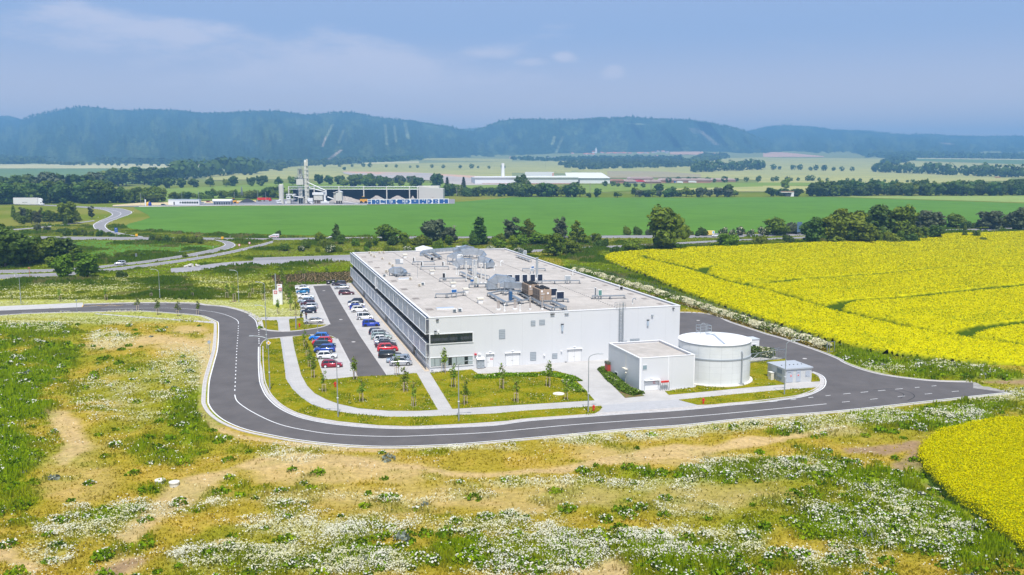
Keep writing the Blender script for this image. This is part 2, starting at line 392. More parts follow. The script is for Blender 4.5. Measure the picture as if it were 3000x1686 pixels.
for poly in(g(R2,[(828,672),(838,700),(850,830),(868,832),(856,700),(846,668)]),g(R2,[(640,672),(830,672),(830,680),(640,684)])):sheet('kerb_strip',poly,0.01,PAVG)
mbg=MB();pl=smooth(g(R2,[(868,905),(882,1000),(917,1250)])+g(S2,[(478,380),(533,470),(622,560),(742,640),(900,692)]),4)
ribbon(mbg,pl,0.0,0.45,0.01);st(mbg.build('kerb_strip',PAVG))
LAWNC=MV('lawn',.95,.22,1.6,.5)
def lawn(poly,seed=0,name='lawn',dens=1.0):
 P=np.array(poly);x0,y0=P.min(0);x1,y1=P.max(0);r=0.8
 o=sheet(name,poly,0.03,LAWN)
 LAWNS.append(poly);return o
LAWNS=[]
def ground_mat(name,cols,scales,rough=.95):
 m=bpy.data.materials.new(name);m.use_nodes=True;t=m.node_tree;b=t.nodes['Principled BSDF'];b.inputs['Roughness'].default_value=rough;b.inputs['Specular IOR Level'].default_value=.02
 tcn=N(t,'ShaderNodeTexCoord');cur=None
 for i,(c,sc,lo,hi)in enumerate(zip(cols[1:],scales,[.42,.5,.58,.6],[.6,.66,.66,.68])):
  nz=N(t,'ShaderNodeTexNoise');nz.inputs['Scale'].default_value=sc;nz.inputs['Detail'].default_value=8;nz.inputs['Roughness'].default_value=.7;nz.inputs['Distortion'].default_value=.3
  mp=N(t,'ShaderNodeMapping');mp.inputs['Location'].default_value=(i*31,i*17,0);t.links.new(tcn.outputs['Object'],mp.inputs[0]);t.links.new(mp.outputs[0],nz.inputs[0])
  mr=N(t,'ShaderNodeMapRange');mr.inputs[1].default_value=lo;mr.inputs[2].default_value=hi;t.links.new(nz.outputs[0],mr.inputs[0])
  mx=N(t,'ShaderNodeMixRGB');t.links.new(mr.outputs[0],mx.inputs[0])
  if cur is None:mx.inputs[1].default_value=(*cols[0],1)
  else:t.links.new(cur,mx.inputs[1])
  mx.inputs[2].default_value=(*c,1);cur=mx.outputs[0]
 t.links.new(cur,b.inputs['Base Color'])
 return m
LAWN=ground_mat('lawn_grass',[(.25,.225,.006),(.15,.19,.006),(.34,.27,.03),(.36,.35,.12)],[.25,.5,1.8])
lawn(g(R2,[(725,915),(862,905),(880,1000),(915,1250)])+g(S2,[(472,380),(528,472),(618,562),(738,642),(900,694),(1150,734),(1500,762),(1800,762),(2100,749),(2576,729)])
 +g(S3,[(1000,699),(1500,669),(1755,651),(1768,668),(1738,704),(1660,744),(1400,756),(1000,789),(470,826),(0,850)])+g(S2,[(1700,856),(1400,846),(1000,806),(760,766),(560,711),(420,632),(300,522),(252,425),(236,280)])+g(R2,[(640,1180),(640,985),(672,945)]))
lawn(g(R2,[(1005,888),(1210,868),(1222,920),(1370,1388)])+g(S2,[(872,390),(1160,358),(1490,347),(1788,322),(2001,692),(1800,703),(1500,701),(1200,676),(1000,631),(880,587),(762,526),(686,448),(626,340),(577,150)])+g(R2,[(1022,1000)]))
lawn(g(R2,[(1250,868),(1400,876),(1455,888),(1500,908),(1470,903),(1300,895)]))
lawn(g(S3,[(34,320),(258,683),(700,656),(1200,626),(1690,597),(1560,450),(1430,335),(1290,300),(1000,315),(520,331),(452,286)]))
lawn(g(R2,[(652,702),(825,702),(838,730),(845,820),(720,806),(668,780)]))
lawn(g(R2,[(964,692),(1130,668),(1142,748),(1410,752),(1360,772),(1200,802),(980,824)]))
lawn(g(R2,[(985,302),(1012,302),(1120,650),(1085,652)]))
lawn(g(R4,[(852,1262),(892,1298),(1300,1261),(1700,1222),(2050,1193),(2070,1180),(2070,935),(1690,960),(1300,1000),(1160,1220)]))
lawn(g(R4,[(990,1347),(1500,1296),(2000,1249),(2400,1220),(2335,1268),(2150,1318),(1840,1362),(1280,1396),(1180,1398),(1070,1370)]))
lawn(g(R4,[(2330,1068),(2392,1108),(2424,1160),(2325,1166)]))
BEDM=ground_mat('bed_mulch',[(.20,.11,.07),(.11,.17,.03),(.16,.2,.05)],[.8,1.5])
bedp=g(R4,[(172,1042),(230,1110),(452,1328),(648,1308),(592,1272),(340,1108),(332,1010),(215,1008)])
sheet('planting_bed',bedp,0.026,BEDM)
MULCH=ground_mat('mulch_slope',[(.30,.20,.12),(.17,.11,.06),(.24,.22,.07)],[.9,2.2])
mulchp=g(R2,[(745,190),(1250,158),(1700,142),(1712,266),(1400,278),(970,292),(945,330),(860,330),(800,262)])
GRAV=M('gravel',(.55,.45,.34),.95,var=.2,vs=1.5,bump=.4,bs=6)
mk=MB()
sheet('gravel_strip',[tuple(BL(-.9,0)[:2]),tuple(BL(0,0)[:2]),tuple(BL(0,BD)[:2]),tuple(BL(-.9,BD)[:2])],0.014,GRAV)
kb=MB();gt=MB();pw=MB();py_=MB()
ribbon(kb,ring_out,-0.95,-0.75,0.0,0.12);ribbon(gt,ring_out,-0.75,-0.30,0.018);ribbon(pw,ring_out,0.0,0.2,0.02)
ri=ring_in
ribbon(kb,ri,0.62,0.8,0.0,0.13);ribbon(gt,ri,0.0,0.62,0.02);ribbon(pw,ri,-0.28,-0.1,0.02)
tops=ring_top[6:]if len(ring_top)>6 else ring_top
TOPC=smooth(g(R1,[(840,1143),(1300,1131),(1700,1130),(1950,1135)])+g(R2,[(0,530),(200,546),(400,592),(520,642),(588,692),(612,742),(619,800)]),5)
ribbon(gt,TOPC,0.0,0.9,0.02);ribbon(kb,TOPC,0.9,1.1,0.0,.12)
ribbon(pw,TOPC,-0.4,-0.2,0.02,s0=58)
ribbon(gt,mouth_up,0,.35,0.02);ribbon(kb,mouth_up,.35,.5,0,.1);ribbon(kb,mouth_dn,.05,.2,0,.1)
ribbon(kb,side_out,0.45,0.65,0.0,0.13);ribbon(gt,side_out,0.0,0.45,0.018)
ribbon(gt,g(R2,[(1440,300),(1520,437),(1785,880),(2092,1330)]),-0.12,0.05,0.018)
ribbon(gt,g(R2,[(1232,308),(1428,748)]),-0.05,0.3,0.018);ribbon(gt,g(R2,[(1512,912),(1595,1075),(1738,1352)]),-0.05,0.3,0.018)
ribbon(kb,g(R2,[(970,294),(1230,306),(1440,296),(1640,270),(1710,268)]),0,.35,0.0,.08)
cl1=smooth(g(R1,[(1020,1188),(1600,1178),(1900,1188)])+g(R2,[(0,592),(100,604),(230,635),(340,680),(382,715),(384,742)]),5)
ribbon(pw,cl1,-.075,.075,0.02)
dashes(pw,smooth(g(R1,[(-600,1270),(0,1236),(440,1214),(850,1196),(1000,1189)]),4),.13,3.0,6.0,0.02)
cl2=smooth(g(R2,[(385,765),(382,840),(375,930),(364,1085),(348,1448)])+g(S1,[(1772,360),(1772,380)]),5)
dashes(pw,cl2,.17,1.5,1.5,0.02)
cl3=smooth(g(S1,[(1772,405),(1795,460)])+g(S2,[(150,722),(400,835),(700,903),(1000,940),(1500,960),(2000,945),(2576,915)])+g(S3,[(1500,840),(2576,765)])+g(S4,[(200,596),(920,527)]),5)
ribbon(pw,cl3,-.08,.08,0.02)
dashes(pw,smooth(g(S4,[(1050,513),(1440,474),(1800,440),(2250,400)]),3),.13,1.9,3.6,0.02)
dashes(pw,smooth(g(S4,[(440,509),(640,491),(950,455),(1400,413),(1960,364)]),3),.15,1.8,1.8,0.02)
dashes(pw,g(R2,[(619,812),(622,990)]),.22,1.2,1.4,0.02)
dashes(pw,smooth(g(R1,[(900,1165),(1300,1145),(1700,1140),(2050,1148)]),3),.15,2.2,2.2,0.02)
dashes(pw,smooth(g(R1,[(960,1222),(1400,1210),(1700,1228),(2030,1255)]),3),.15,1.6,1.6,0.024)
for l in([(840,1166),(960,1150),(1050,1160),(1100,1146),(1190,1157),(1240,1146)],[(960,1216),(1060,1226),(1230,1217),(1360,1211)]):
 ribbon(py_,g(R1,l),-.09,.09,0.022,step=.5)
ribbon(py_,g(R1,[(826,1170),(838,1146)]),-.1,.1,0.024)
MANH=MB()
for t,l in((R2,[(1365,362),(1560,692),(1705,948)]),(R4,[(1187,548),(2259,932)])):
 for a,b in g(t,l):MANH.lathe([(0.01,.03),(.42,.03),(.45,.012)],(a,b),14)
sk=MB()
for l in([(1310,410),(1450,400),(1570,415),(1640,440),(1655,470),(1600,500)],[(1400,405),(1520,425),(1570,450),(1540,480)]):
 ribbon(sk,smooth(g(S4,l),5),-.09,.09,0.017,step=.6)
st(sk.build('tyre_marks',M('tyre_rubber_mark',(.035,.033,.036),.9)))
st(kb.build('kerb',KERB));st(gt.build('gutter',GUT));st(pw.build('road_markings',WHITE));st(py_.build('road_markings',YELP))
tag(MANH.build('manhole_covers',GUT),kind='structure')
sheet('gravel_patch',g(S4,[(2150,348),(2300,322),(2400,330),(2576,345),(2576,420),(2440,432),(2150,395)]),0.016,M('grey_gravel',(.30,.285,.27),.95,var=.25,vs=.8,bump=.3))
sheet('footpath',smooth(g(R1,[(960,1232),(1400,1262),(1900,1300),(2170,1315)]),2)+smooth(g(R1,[(2165,1335),(1900,1312),(1400,1276),(950,1240)]),2),0.02,PAVE)
EXCL=[[tuple(p)for p in ringpoly],yard,mulchp,g(R1,[(-600,1215),(0,1160),(835,1124),(838,1143),(820,1170),(0,1205),(-600,1250)])]
# highways at the back
hw=MB();hl=MB()
def road_lr(L,Rr,z=0.02,mat=HWY,lines=True,w=.2,name='road'):
 a=resample(L,3.0);n=len(a);b=resample(Rr,3.0);idx=np.linspace(0,len(b)-1,n);b=np.c_[np.interp(idx,range(len(b)),b[:,0]),np.interp(idx,range(len(b)),b[:,1])]
 m=MB();m.add([(p[0],p[1],z)for p in a]+[(p[0],p[1],z)for p in b],[(i,i+1,n+i+1,n+i)for i in range(n-1)]);o=st(m.build(name,mat))
 ex=[tuple(p)for p in a]+[tuple(p)for p in b[::-1]];EXCL.append(ex)
 if lines:
  c=(a+b)/2;d=1 if np.cross(np.diff(a[:2],axis=0)[0],(b-a)[0])>0 else-1
  ribbon(hl,a,d*.35,d*(.35+w),z+.01,step=3);ribbon(hl,b,-d*.35,-d*(.35+w),z+.01,step=3)
 return o
road_lr(smooth(g(R1,[(-900,480),(0,452),(215,455),(700,460),(1430,466),(2020,470),(2576,476)])+[tuple(G(840,698)[:2]),tuple(G(1478,691)[:2]),tuple(G(2006,690)[:2]),tuple(G(2250,686)[:2]),tuple(G(2628,677)[:2]),tuple(G(3000,667)[:2]),tuple(G(3300,657)[:2])],3),
  smooth(g(R1,[(-900,515),(0,482),(215,482),(700,490),(1430,493),(2020,488),(2576,492)])+[tuple(G(840,704)[:2]),tuple(G(1478,698)[:2]),tuple(G(2006,698)[:2]),tuple(G(2250,693)[:2]),tuple(G(2628,685)[:2]),tuple(G(3000,673)[:2]),tuple(G(3300,663)[:2])],3),w=.3)
road_lr(smooth(g(S6,[(-1900,230),(-900,200),(-300,185),(0,168),(440,148),(800,128),(1200,112),(1500,98)]),3),smooth(g(S6,[(-1900,250),(-900,215),(-300,198),(0,182),(440,160),(800,138),(1200,121),(1500,106)]),3),z=.04,w=.2)
road_lr(smooth(g(R1,[(-500,805),(0,797),(600,785),(1000,755),(1270,725),(1500,697),(1900,635),(2150,583),(2245,553),(2252,533),(2200,507),(2100,496),(1950,492)]),3),
  smooth(g(R1,[(-500,840),(0,830),(600,812),(1000,780),(1270,748),(1500,722),(1900,665),(2150,622),(2340,572),(2372,540),(2320,512),(2230,497),(2100,486)]),3),z=.06)
road_lr(smooth(g(R1,[(-500,860),(0,845),(600,826),(1000,792),(1500,735),(1900,680),(2200,630),(2576,548)])+[tuple(G(800,706)[:2])],3),
  smooth(g(R1,[(-500,905),(0,888),(600,858),(1000,820),(1300,790),(1700,735),(2000,690),(2250,645),(2576,572)])+[tuple(G(800,712)[:2])],3),z=.08)
road_lr(smooth(g(R1,[(780,165),(1000,186),(1090,210),(1125,238),(1080,268),(1000,300),(940,335),(934,362),(970,395),(1100,425),(1300,455),(1440,470)]),4),
  smooth(g(R1,[(780,153),(1000,163),(1200,175),(1310,200),(1332,215),(1310,235),(1200,275),(1100,315),(1066,350),(1085,382),(1130,405),(1300,440),(1440,458)]),4),z=.05,w=.35)
road_lr(smooth(g(R1,[(-400,118),(0,128),(440,148),(780,165)]),2),smooth(g(R1,[(-400,108),(0,119),(440,138),(780,153)]),2),z=.03,w=.3)
road_lr(smooth(g(R1,[(0,395),(350,368),(600,342),(940,296)]),3),smooth(g(R1,[(0,408),(350,378),(600,350),(960,303)]),3),z=.07,lines=False,mat=OLDASPH)
ribbon(hl,smooth(g(R1,[(1000,178),(1120,193),(1215,222),(1180,258),(1060,295),(975,325)]),4),-.15,.15,.07,step=2)
road_lr(smooth([tuple(G(*p)[:2])for p in((500,787),(560,782),(666,769),(830,760),(1060,749))],3),smooth([tuple(G(*p)[:2])for p in((500,800),(560,797),(677,782),(855,774),(1060,764))],3),lines=False,mat=OLDASPH,z=.03)
st(hl.build('road_markings',WHITE))
# meadow map
def mix(c,d,w):return c*(1-w[:,None])+np.array(d)*w[:,None]
def blob(px,py,l,nz):
 r=np.zeros(px.shape)
 for e in l:
  if len(e)==5:x,y,rx,ry,s=e;d=np.hypot((px-x*1.1646)/(rx*1.1646),(py-y*1.1646)/(ry*1.1646))
  r=np.maximum(r,s*(1-sst(d+nz,.55,1.25)))
 return r
def strip(px,py,pts,nz,s=1.0):
 r=np.zeros(px.shape)
 for(x0,y0,w0),(x1,y1,w1)in zip(pts[:-1],pts[1:]):
  x0,y0,w0,x1,y1,w1=[k*1.1646 for k in(x0,y0,w0,x1,y1,w1)]
  dx,dy=x1-x0,(y1-y0);t=np.clip(((px-x0)*dx+(py-y0)*dy)/(dx*dx+dy*dy),0,1)
  d=np.hypot((px-x0-t*dx)*.6,py-y0-t*dy)/(w0+(w1-w0)*t)
  r=np.maximum(r,s*(1-sst(d+nz,.6,1.3)))
 return r
SAND=[[(2133,1074,4),(1960,1106,8),(1850,1124,12),(1650,1143,20),(1548,1160,12),(1400,1183,12),(1200,1197,10),(1080,1188,8)],[(1060,1180,10),(850,1166,16),(720,1160,18),(600,1178,14)],[(575,1190,20),(500,1215,22),(440,1250,24),(380,1310,24),(330,1360,22)],
  [(150,1060,20),(190,1120,20),(160,1160,14)],[(510,1000,7),(512,1040,9),(540,1075,7),(600,1100,6),(800,1128,5),(1000,1136,5)],[(530,850,14),(520,900,10),(512,960,8)],[(0,1400,26),(80,1430,22)]]
SANDB=[(440,862,100,22,.8),(300,870,110,14,.5),(480,830,55,14,.7),(310,1425,60,34,.9),(1545,1430,40,26,.95),(1480,1448,40,18,.9),(1300,1255,420,40,.48),(1800,1260,260,45,.42),(1000,1290,200,30,.35),(2120,1085,70,14,.6),(200,1200,110,60,.3),(850,1190,280,40,.6),(900,1255,320,36,.38),(1650,1150,200,26,.5),(560,1370,40,16,.8)]
BROWN=[[(2570,965,8),(2480,962,5)],[(265,1450,24),(345,1415,14)],[(2130,1135,6),(2230,1138,12),(2300,1125,10)],[(2262,1178,14),(2300,1160,10)],[(2300,1125,9),(2295,1160,9),(2330,1220,7),(2400,1290,7),(2500,1355,8),(2590,1400,8)]]
GREEN=[(30,1000,110,130,1),(10,1130,95,110,1),(120,900,90,50,.9),(60,830,170,26,.8),(40,1250,60,50,.6),(480,1020,60,50,.75),(490,1060,60,30,.7),(440,1140,120,40,.4),(2350,1050,170,38,.9),(2480,1020,120,26,.8),(2150,1075,180,24,.45),
  (2200,1260,160,90,.7),(2330,1330,120,100,.85),(2450,1400,100,60,.9),(2100,1330,170,60,.6),(1720,1400,330,60,.62),(1100,1400,360,40,.6),(600,1400,160,40,.6),(1950,1420,200,50,.5),(1850,1190,160,22,.95),(1640,1190,60,10,.7),(1950,1090,60,12,.8),(2030,1080,40,10,.6),(420,1230,110,18,.6),(300,1290,100,20,.4),(2160,915,190,40,1),(2330,935,160,30,1),(2480,945,120,20,.8)]
WHT=[(1500,1088,420,26,1.0),(1150,1128,200,14,.8),(1900,1068,320,26,1.0),(2250,1048,260,22,.9),(2500,1000,120,26,.8),(800,1120,220,14,.55),(1100,1095,220,20,.6),(200,800,260,17,1),(60,815,120,16,.9),(270,855,60,25,.8),(440,880,50,26,.5),(540,920,50,60,.8),(460,950,120,60,.45),(330,1000,150,60,.35),(700,1150,60,14,.7),(760,1160,60,12,.7),
 (650,1270,150,16,.6),(1000,1250,300,18,.5),(1400,1215,260,14,.75),(1650,1225,200,20,.55),(1900,1180,200,26,.6),(2150,1290,160,70,.6),(2330,1370,120,60,.65),(1750,1370,320,56,.72),(1250,1330,300,40,.6),(850,1330,300,45,.8),(600,1400,260,40,.7),(950,1420,240,30,.85),(330,1290,160,34,.6),(200,1330,140,34,.55),(150,1400,120,30,.6),(1380,1400,200,40,.6),(2050,1400,220,50,.7),(1200,1440,300,16,.6),(2200,930,170,16,.7),(2400,925,150,16,.6),(1750,1290,200,30,.4)]
def meadow(X,Y):
 px,py=proj(X,Y,np.zeros_like(X));n1=fbm(X,Y,9,4,3)-.5;n2=fbm(X,Y,2.6,4,11);n3=fbm(X,Y,25,3,5);n4=fbm(X,Y,5,3,21)
 sand=np.zeros_like(X)
 for s_ in SAND:sand=np.maximum(sand,.82*strip(px,py,s_,n1*2.4))
 sand=np.maximum(sand,blob(px,py,SANDB,n1*1.7));sand=np.clip(sand*1.0+.25*(n2-.5),0,1)*(sand>.02)
 brown=np.zeros_like(X)
 for s_ in BROWN:brown=np.maximum(brown,strip(px,py,s_,n1*1.2))
 green=np.clip(blob(px,py,GREEN,n1*1.9)+sst(n4,.52,.68)*.4,0,1)*(1-.8*sand)
 wb_=np.clip(blob(px,py,WHT,n1*1.5)*1.15+.06,0,1);wx_=n4*.45+n2*.55+.12*n3;wht=wb_*sst((wx_-.50+.15*wb_)/.16,0,1)
 back=sst(Y,205,225)*(X<5)*1.0;lush=sst(Y,290,308)*(X<60)
 rows=fbm(X*.25+Y*.05,Y,3.2,4,31)
 wht=np.where(back>.5,sst(rows,.42,.66)*.62*(1-.85*lush),wht);green=np.where(back>.5,np.maximum(lush*(.8+.2*n2),.25),green)
 sand=np.where(back>.5,0,sand)
 rr=sst(Y,225,245)*(X>20)
 green=np.maximum(green,rr*.9);wht=np.where(rr>.5,wht*.3,wht)
 return sand,brown,green,wht*(1-.6*sand),n2,n3
def mcol(X,Y):
 sand,brown,green,wht,n2,n3=meadow(X,Y)
 c=np.tile(np.array([.34,.265,.03]),(len(X),1));c=mix(c,(.46,.31,.06),sst(n2,.45,.7)*.65);c=mix(c,(.19,.225,.008),sst(n3,.5,.62)*.6)
 c=mix(c,(.54,.385,.19),sand);c=mix(c,(.32,.215,.12),brown)
 c=mix(c,(.135,.20,.004),np.clip(green,0,1));c=mix(c,(.21,.29,.004),sst(n3+n2*.3,.55,.8)*green*.8)
 bk=sst(Y,205,225)*(X<5)*(1-sst(Y,290,308));c=mix(c,(.38,.40,.09),bk*.85)
 c=mix(c,(.50,.49,.27),np.clip(wht,0,1)*.6)
 f=sst(Y,330,420);c=mix(c,(.14,.18,.015),f);c=mix(c,(.24,.22,.05),f*sst(fbm(X,Y,60,4,8),.5,.65)*.6)
 return c
# the ground
def rng_(a,b,s):return np.arange(a,b,s)
xs=np.r_[-5200,-4000,-3000,-2400,-1900,-1500,rng_(-1200,-400,50),rng_(-400,-200,10),rng_(-200,215,.95),rng_(215,420,8),rng_(420,1200,50),1300,1600,2000,2600,3200,4000,5200]
ys=np.r_[-250,-120,0,40,rng_(60,135,.6),rng_(135,330,1.1),rng_(330,600,8),rng_(600,1300,25),rng_(1300,3000,80),rng_(3000,9601,200)]
X,Y=np.meshgrid(xs,ys);sh=X.shape;X=X.ravel();Y=Y.ravel()
near=(X>-205)&(X<225)&(Y>55)&(Y<335)
outer=[tuple(p)for p in ring_out]+[tuple(p)for p in side_out[::-1]]+[tuple(BL(-3.5,BD+2)[:2])]+g(R2,[(1015,290),(900,650),(640,655)])+ring_top[::-1]
relmask=np.zeros_like(X);Z=terr(Y).astype(float)
xn,yn=X[near],Y[near]
dout=dseg(xn,yn,ring_out[::2]);ins=inside(xn,yn,outer);dtop=dseg(xn,yn,ring_top[::2]+mulchp)
dside=dseg(xn,yn,[tuple(p)for p in side_out[::3]])
rel=(fbm(xn,yn,11,3,40)-.42)*1.3+(fbm(xn,yn,2.2,3,41)-.5)*.35
msk=sst(np.minimum(np.minimum(dout,dtop),dside),1.2,9)*(~ins)*sst(yn,70,84)*(1-sst(yn,200,215))
Z[near]+=np.where(ins,-.04,-.01+rel*msk)
Z[~near]-=.03
RELF=(rel*msk)
C=np.tile(np.array([.085,.115,.022]),(len(X),1));C[near]=mcol(xn,yn)
far=Y>330;C[far]=mcol(X[far],Y[far])
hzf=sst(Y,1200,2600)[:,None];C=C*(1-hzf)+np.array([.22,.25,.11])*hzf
nx=sh[1];idx=np.arange(len(X)).reshape(sh);Fq=np.stack([idx[:-1,:-1],idx[:-1,1:],idx[1:,1:],idx[1:,:-1]],-1).reshape(-1,4)
GM=MV('meadow_ground',.95,.35,1.3,.8)
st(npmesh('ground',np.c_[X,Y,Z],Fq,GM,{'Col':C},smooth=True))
def gz(x,y):
 x=np.asarray(x,float);y=np.asarray(y,float)
 r=(fbm(x,y,11,3,40)-.42)*1.3+(fbm(x,y,2.2,3,41)-.5)*.35
 d=np.minimum(np.minimum(dseg(x,y,ring_out[::2]),dseg(x,y,ring_top[::2]+mulchp)),dseg(x,y,[tuple(p)for p in side_out[::3]]))
 return-.01+r*sst(d,1.2,9)*(~inside(x,y,outer))*sst(y,70,84)*(1-sst(y,200,215))
# factory building (local frame: x along the front, y away, z up)
FB=empty('factory_building',BA,BANG,'long white flat-roofed factory hall with mesh screens along its left side','building')
def cladding(name,c,pw_,seam=.93,axis='X'):
 m=bpy.data.materials.new(name);m.use_nodes=True;t=m.node_tree;b=t.nodes['Principled BSDF'];b.inputs['Roughness'].default_value=.38
 tcn=N(t,'ShaderNodeTexCoord');sp=N(t,'ShaderNodeSeparateXYZ');t.links.new(tcn.outputs['Object'],sp.inputs[0])
 a=mth(t,'LESS_THAN',mth(t,'FRACT',mth(t,'DIVIDE',sp.outputs[0 if axis=='X' else 1],pw_)),.012)
 h=mth(t,'LESS_THAN',mth(t,'FRACT',mth(t,'DIVIDE',sp.outputs[2],1.1)),.02)
 s=mth(t,'MAXIMUM',a,mth(t,'MULTIPLY',h,.35))
 nz=N(t,'ShaderNodeTexNoise');nz.inputs['Scale'].default_value=.35;nz.inputs['Detail'].default_value=5;mp=N(t,'ShaderNodeMapping');mp.inputs['Scale'].default_value=(1,1,.35);t.links.new(tcn.outputs['Object'],mp.inputs[0]);t.links.new(mp.outputs[0],nz.inputs[0])
 mr=N(t,'ShaderNodeMapRange');mr.inputs[1].default_value=.3;mr.inputs[2].default_value=.7;mr.inputs[3].default_value=.975;mr.inputs[4].default_value=1.01;t.links.new(nz.outputs[0],mr.inputs[0])
 mx=N(t,'ShaderNodeMixRGB');mx.inputs[1].default_value=(*c,1);mx.inputs[2].default_value=(*[k*seam*.97 for k in c],1);t.links.new(s,mx.inputs[0])
 m2=N(t,'ShaderNodeMixRGB',blend_type='MULTIPLY');m2.inputs[0].default_value=1;t.links.new(mx.outputs[0],m2.inputs[1]);t.links.new(mr.outputs[0],m2.inputs[2]);t.links.new(m2.outputs[0],b.inputs['Base Color'])
 return m
CLAD=cladding('white_cladding_panels',(.655,.665,.68),6.0);CLADS=cladding('white_cladding_shaded',(.60,.62,.65),1.2,axis='Y')  # side walls: same white cladding, coloured slightly darker for their shade
t=.25
MB().box(0,BW,0,t,0,BH-.12).build('front_wall',CLAD,FB)
MB().box(BW-t,BW,t,BD,0,BH-.12).build('side_wall',CLADS,FB)
MB().box(t,BW-t,BD-t,BD,0,BH-.12).build('rear_wall',CLAD,FB)
sw=MB();sw.box(.0,.2,t,BD,0,.85);sw.box(0,.2,t,BD,2.6,5.2);sw.box(0,.2,t,BD,6.95,BH-.12);sw.build('side_wall',CLADS,FB)
ROOFM=ground_mat('roof_membrane',[(.47,.435,.40),(.40,.37,.34),(.52,.48,.445),(.36,.33,.30)],[.12,.35,1.1],.9)
tr=ROOFM.node_tree;b_=tr.nodes['Principled BSDF'];src=b_.inputs['Base Color'].links[0].from_socket
tcn=N(tr,'ShaderNodeTexCoord');sp_=N(tr,'ShaderNodeSeparateXYZ');tr.links.new(tcn.outputs['Object'],sp_.inputs[0])
s1=mth(tr,'LESS_THAN',mth(tr,'FRACT',mth(tr,'DIVIDE',sp_.outputs[0],1.5)),.03);s2=mth(tr,'LESS_THAN',mth(tr,'FRACT',mth(tr,'DIVIDE',sp_.outputs[1],8.0)),.012)
mxs=N(tr,'ShaderNodeMixRGB',blend_type='MULTIPLY');tr.links.new(mth(tr,'MULTIPLY',mth(tr,'MAXIMUM',s1,s2),.55),mxs.inputs[0]);tr.links.new(src,mxs.inputs[1]);mxs.inputs[2].default_value=(.75,.75,.76,1);tr.links.new(mxs.outputs[0],b_.inputs['Base Color'])
RZ=9.75
MB().box(t,BW-t,t,BD-t,RZ-.3,RZ).build('roof',ROOFM,FB)
par=MB();c=.38
par.box(-.06,BW+.06,-.06,c,BH-.12,BH+.03);par.box(-.06,c,c,BD-c,BH-.12,BH+.03);par.box(BW-c,BW+.06,c,BD-c,BH-.12,BH+.03);par.box(-.06,BW+.06,BD-c,BD+.06,BH-.12,BH+.03)
par.build('parapet_coping',CAPW,FB)
MB().box(BW-c-.03,BW-c+.05,c,BD-c,RZ,BH-.13).build('parapet_upstand',M('upstand_grey',(.30,.31,.34),.6,var=.1),FB)
gl=MB();gl.box(.06,.12,t,BD,.85,2.6);gl.build('window_band',GLASS,FB)
gl=MB();gl.box(.06,.12,t,BD,5.2,6.95);gl.build('window_band',M('mirror_glass',(.10,.12,.14),.02,.85),FB)
BF=M('black_frame',(.02,.022,.025),.5);fr0=[None]*3
for k in range(20):
 y0_=k*BD/20
 for j,(z0,z1,st_,wd,mt,nm)in enumerate(((.85,2.6,1.28,.12,ALU,'window_frame'),(5.2,6.95,1.07,.06,BF,'window_frame'),(.9,2.55,2.56,1.0,M('pale_blinds',(.42,.47,.48),.5),'window_blind'))):
  if j==2 and k%3==1:continue
  if fr0[j]is None:
   m=MB();n_=int(6.4/st_)
   for i in range(n_+1):m.box(-.03 if j<2 else.03,.058 if j<2 else.056,.02+i*st_,min(.02+i*st_+wd,6.4),z0,z1)
   m.box(-.02 if j<2 else.03,.057,.0,6.4,z0,z0+.05);m.box(-.02 if j<2 else.03,.057,.0,6.4,z1-.05,z1)
   fr0[j]=o=m.build(nm,mt,FB)
  else:o=fr0[j].copy();COL.objects.link(o);o.parent=FB
  o.location=(0,y0_,0)
SCR=M('screen_mesh',(.56,.59,.64),.45,.2,var=.10,vs=.5)
NP=20;pitch_=BD/NP
pan0=[None,None]
for k in range(NP):
 for j,(z0,z1)in enumerate(((2.58,5.32),(6.95,BH-.1))):
  if pan0[j]is None:
   m=MB();m.box(-.62,-.57,.06,pitch_-.06,z0,z1);pan0[j]=o=m.build('screen_panel',SCR,FB)
  else:
   o=pan0[j].copy();COL.objects.link(o);o.parent=FB
  o.location=(0,k*pitch_,0)
po=MB()
for k in range(NP+1):
 y=min(k*pitch_,BD-.1)
 for z0,z1 in((2.5,5.4),(6.9,BH-.05)):po.box(-.68,-.60,y-.05,y+.05,z0,z1);po.box(-.6,.0,y-.03,y+.03,z1-.3,z1-.2);po.box(-.6,0,y-.03,y+.03,z0+.1,z0+.2)
po.box(-.70,-.55,0,BD,5.34,5.42);po.box(-.70,-.55,0,BD,6.88,6.95);po.box(-.7,-.55,0,BD,2.48,2.56);po.box(-.72,-.5,0,BD,BH-.09,BH+.02)
po.build('screen_frame',ALU,FB)
for v in(15.2,54.0,98.0):
 d=MB();d.box(-.08,.03,v,v+1.7,0,2.55);o=d.build('door',M('dark_door',(.018,.02,.024),.3),FB)
 MB().box(-.14,-.08,v+.8,v+.88,.9,1.3).build('handle',STEEL,o)
 f=MB();f.box(-.12,.04,v-1.6,v-1.5,0,2.6);f.box(-.12,.04,v+1.75,v+1.85,0,2.6);f.box(-.7,.04,v-1.7,v+1.9,2.44,2.5);f.build('door_canopy',STEELD,FB)
wb=MB();wb.box(-.90,-.72,66.2,67.4,6.6,9.6);wb.build('logo_board',CAPW,FB)
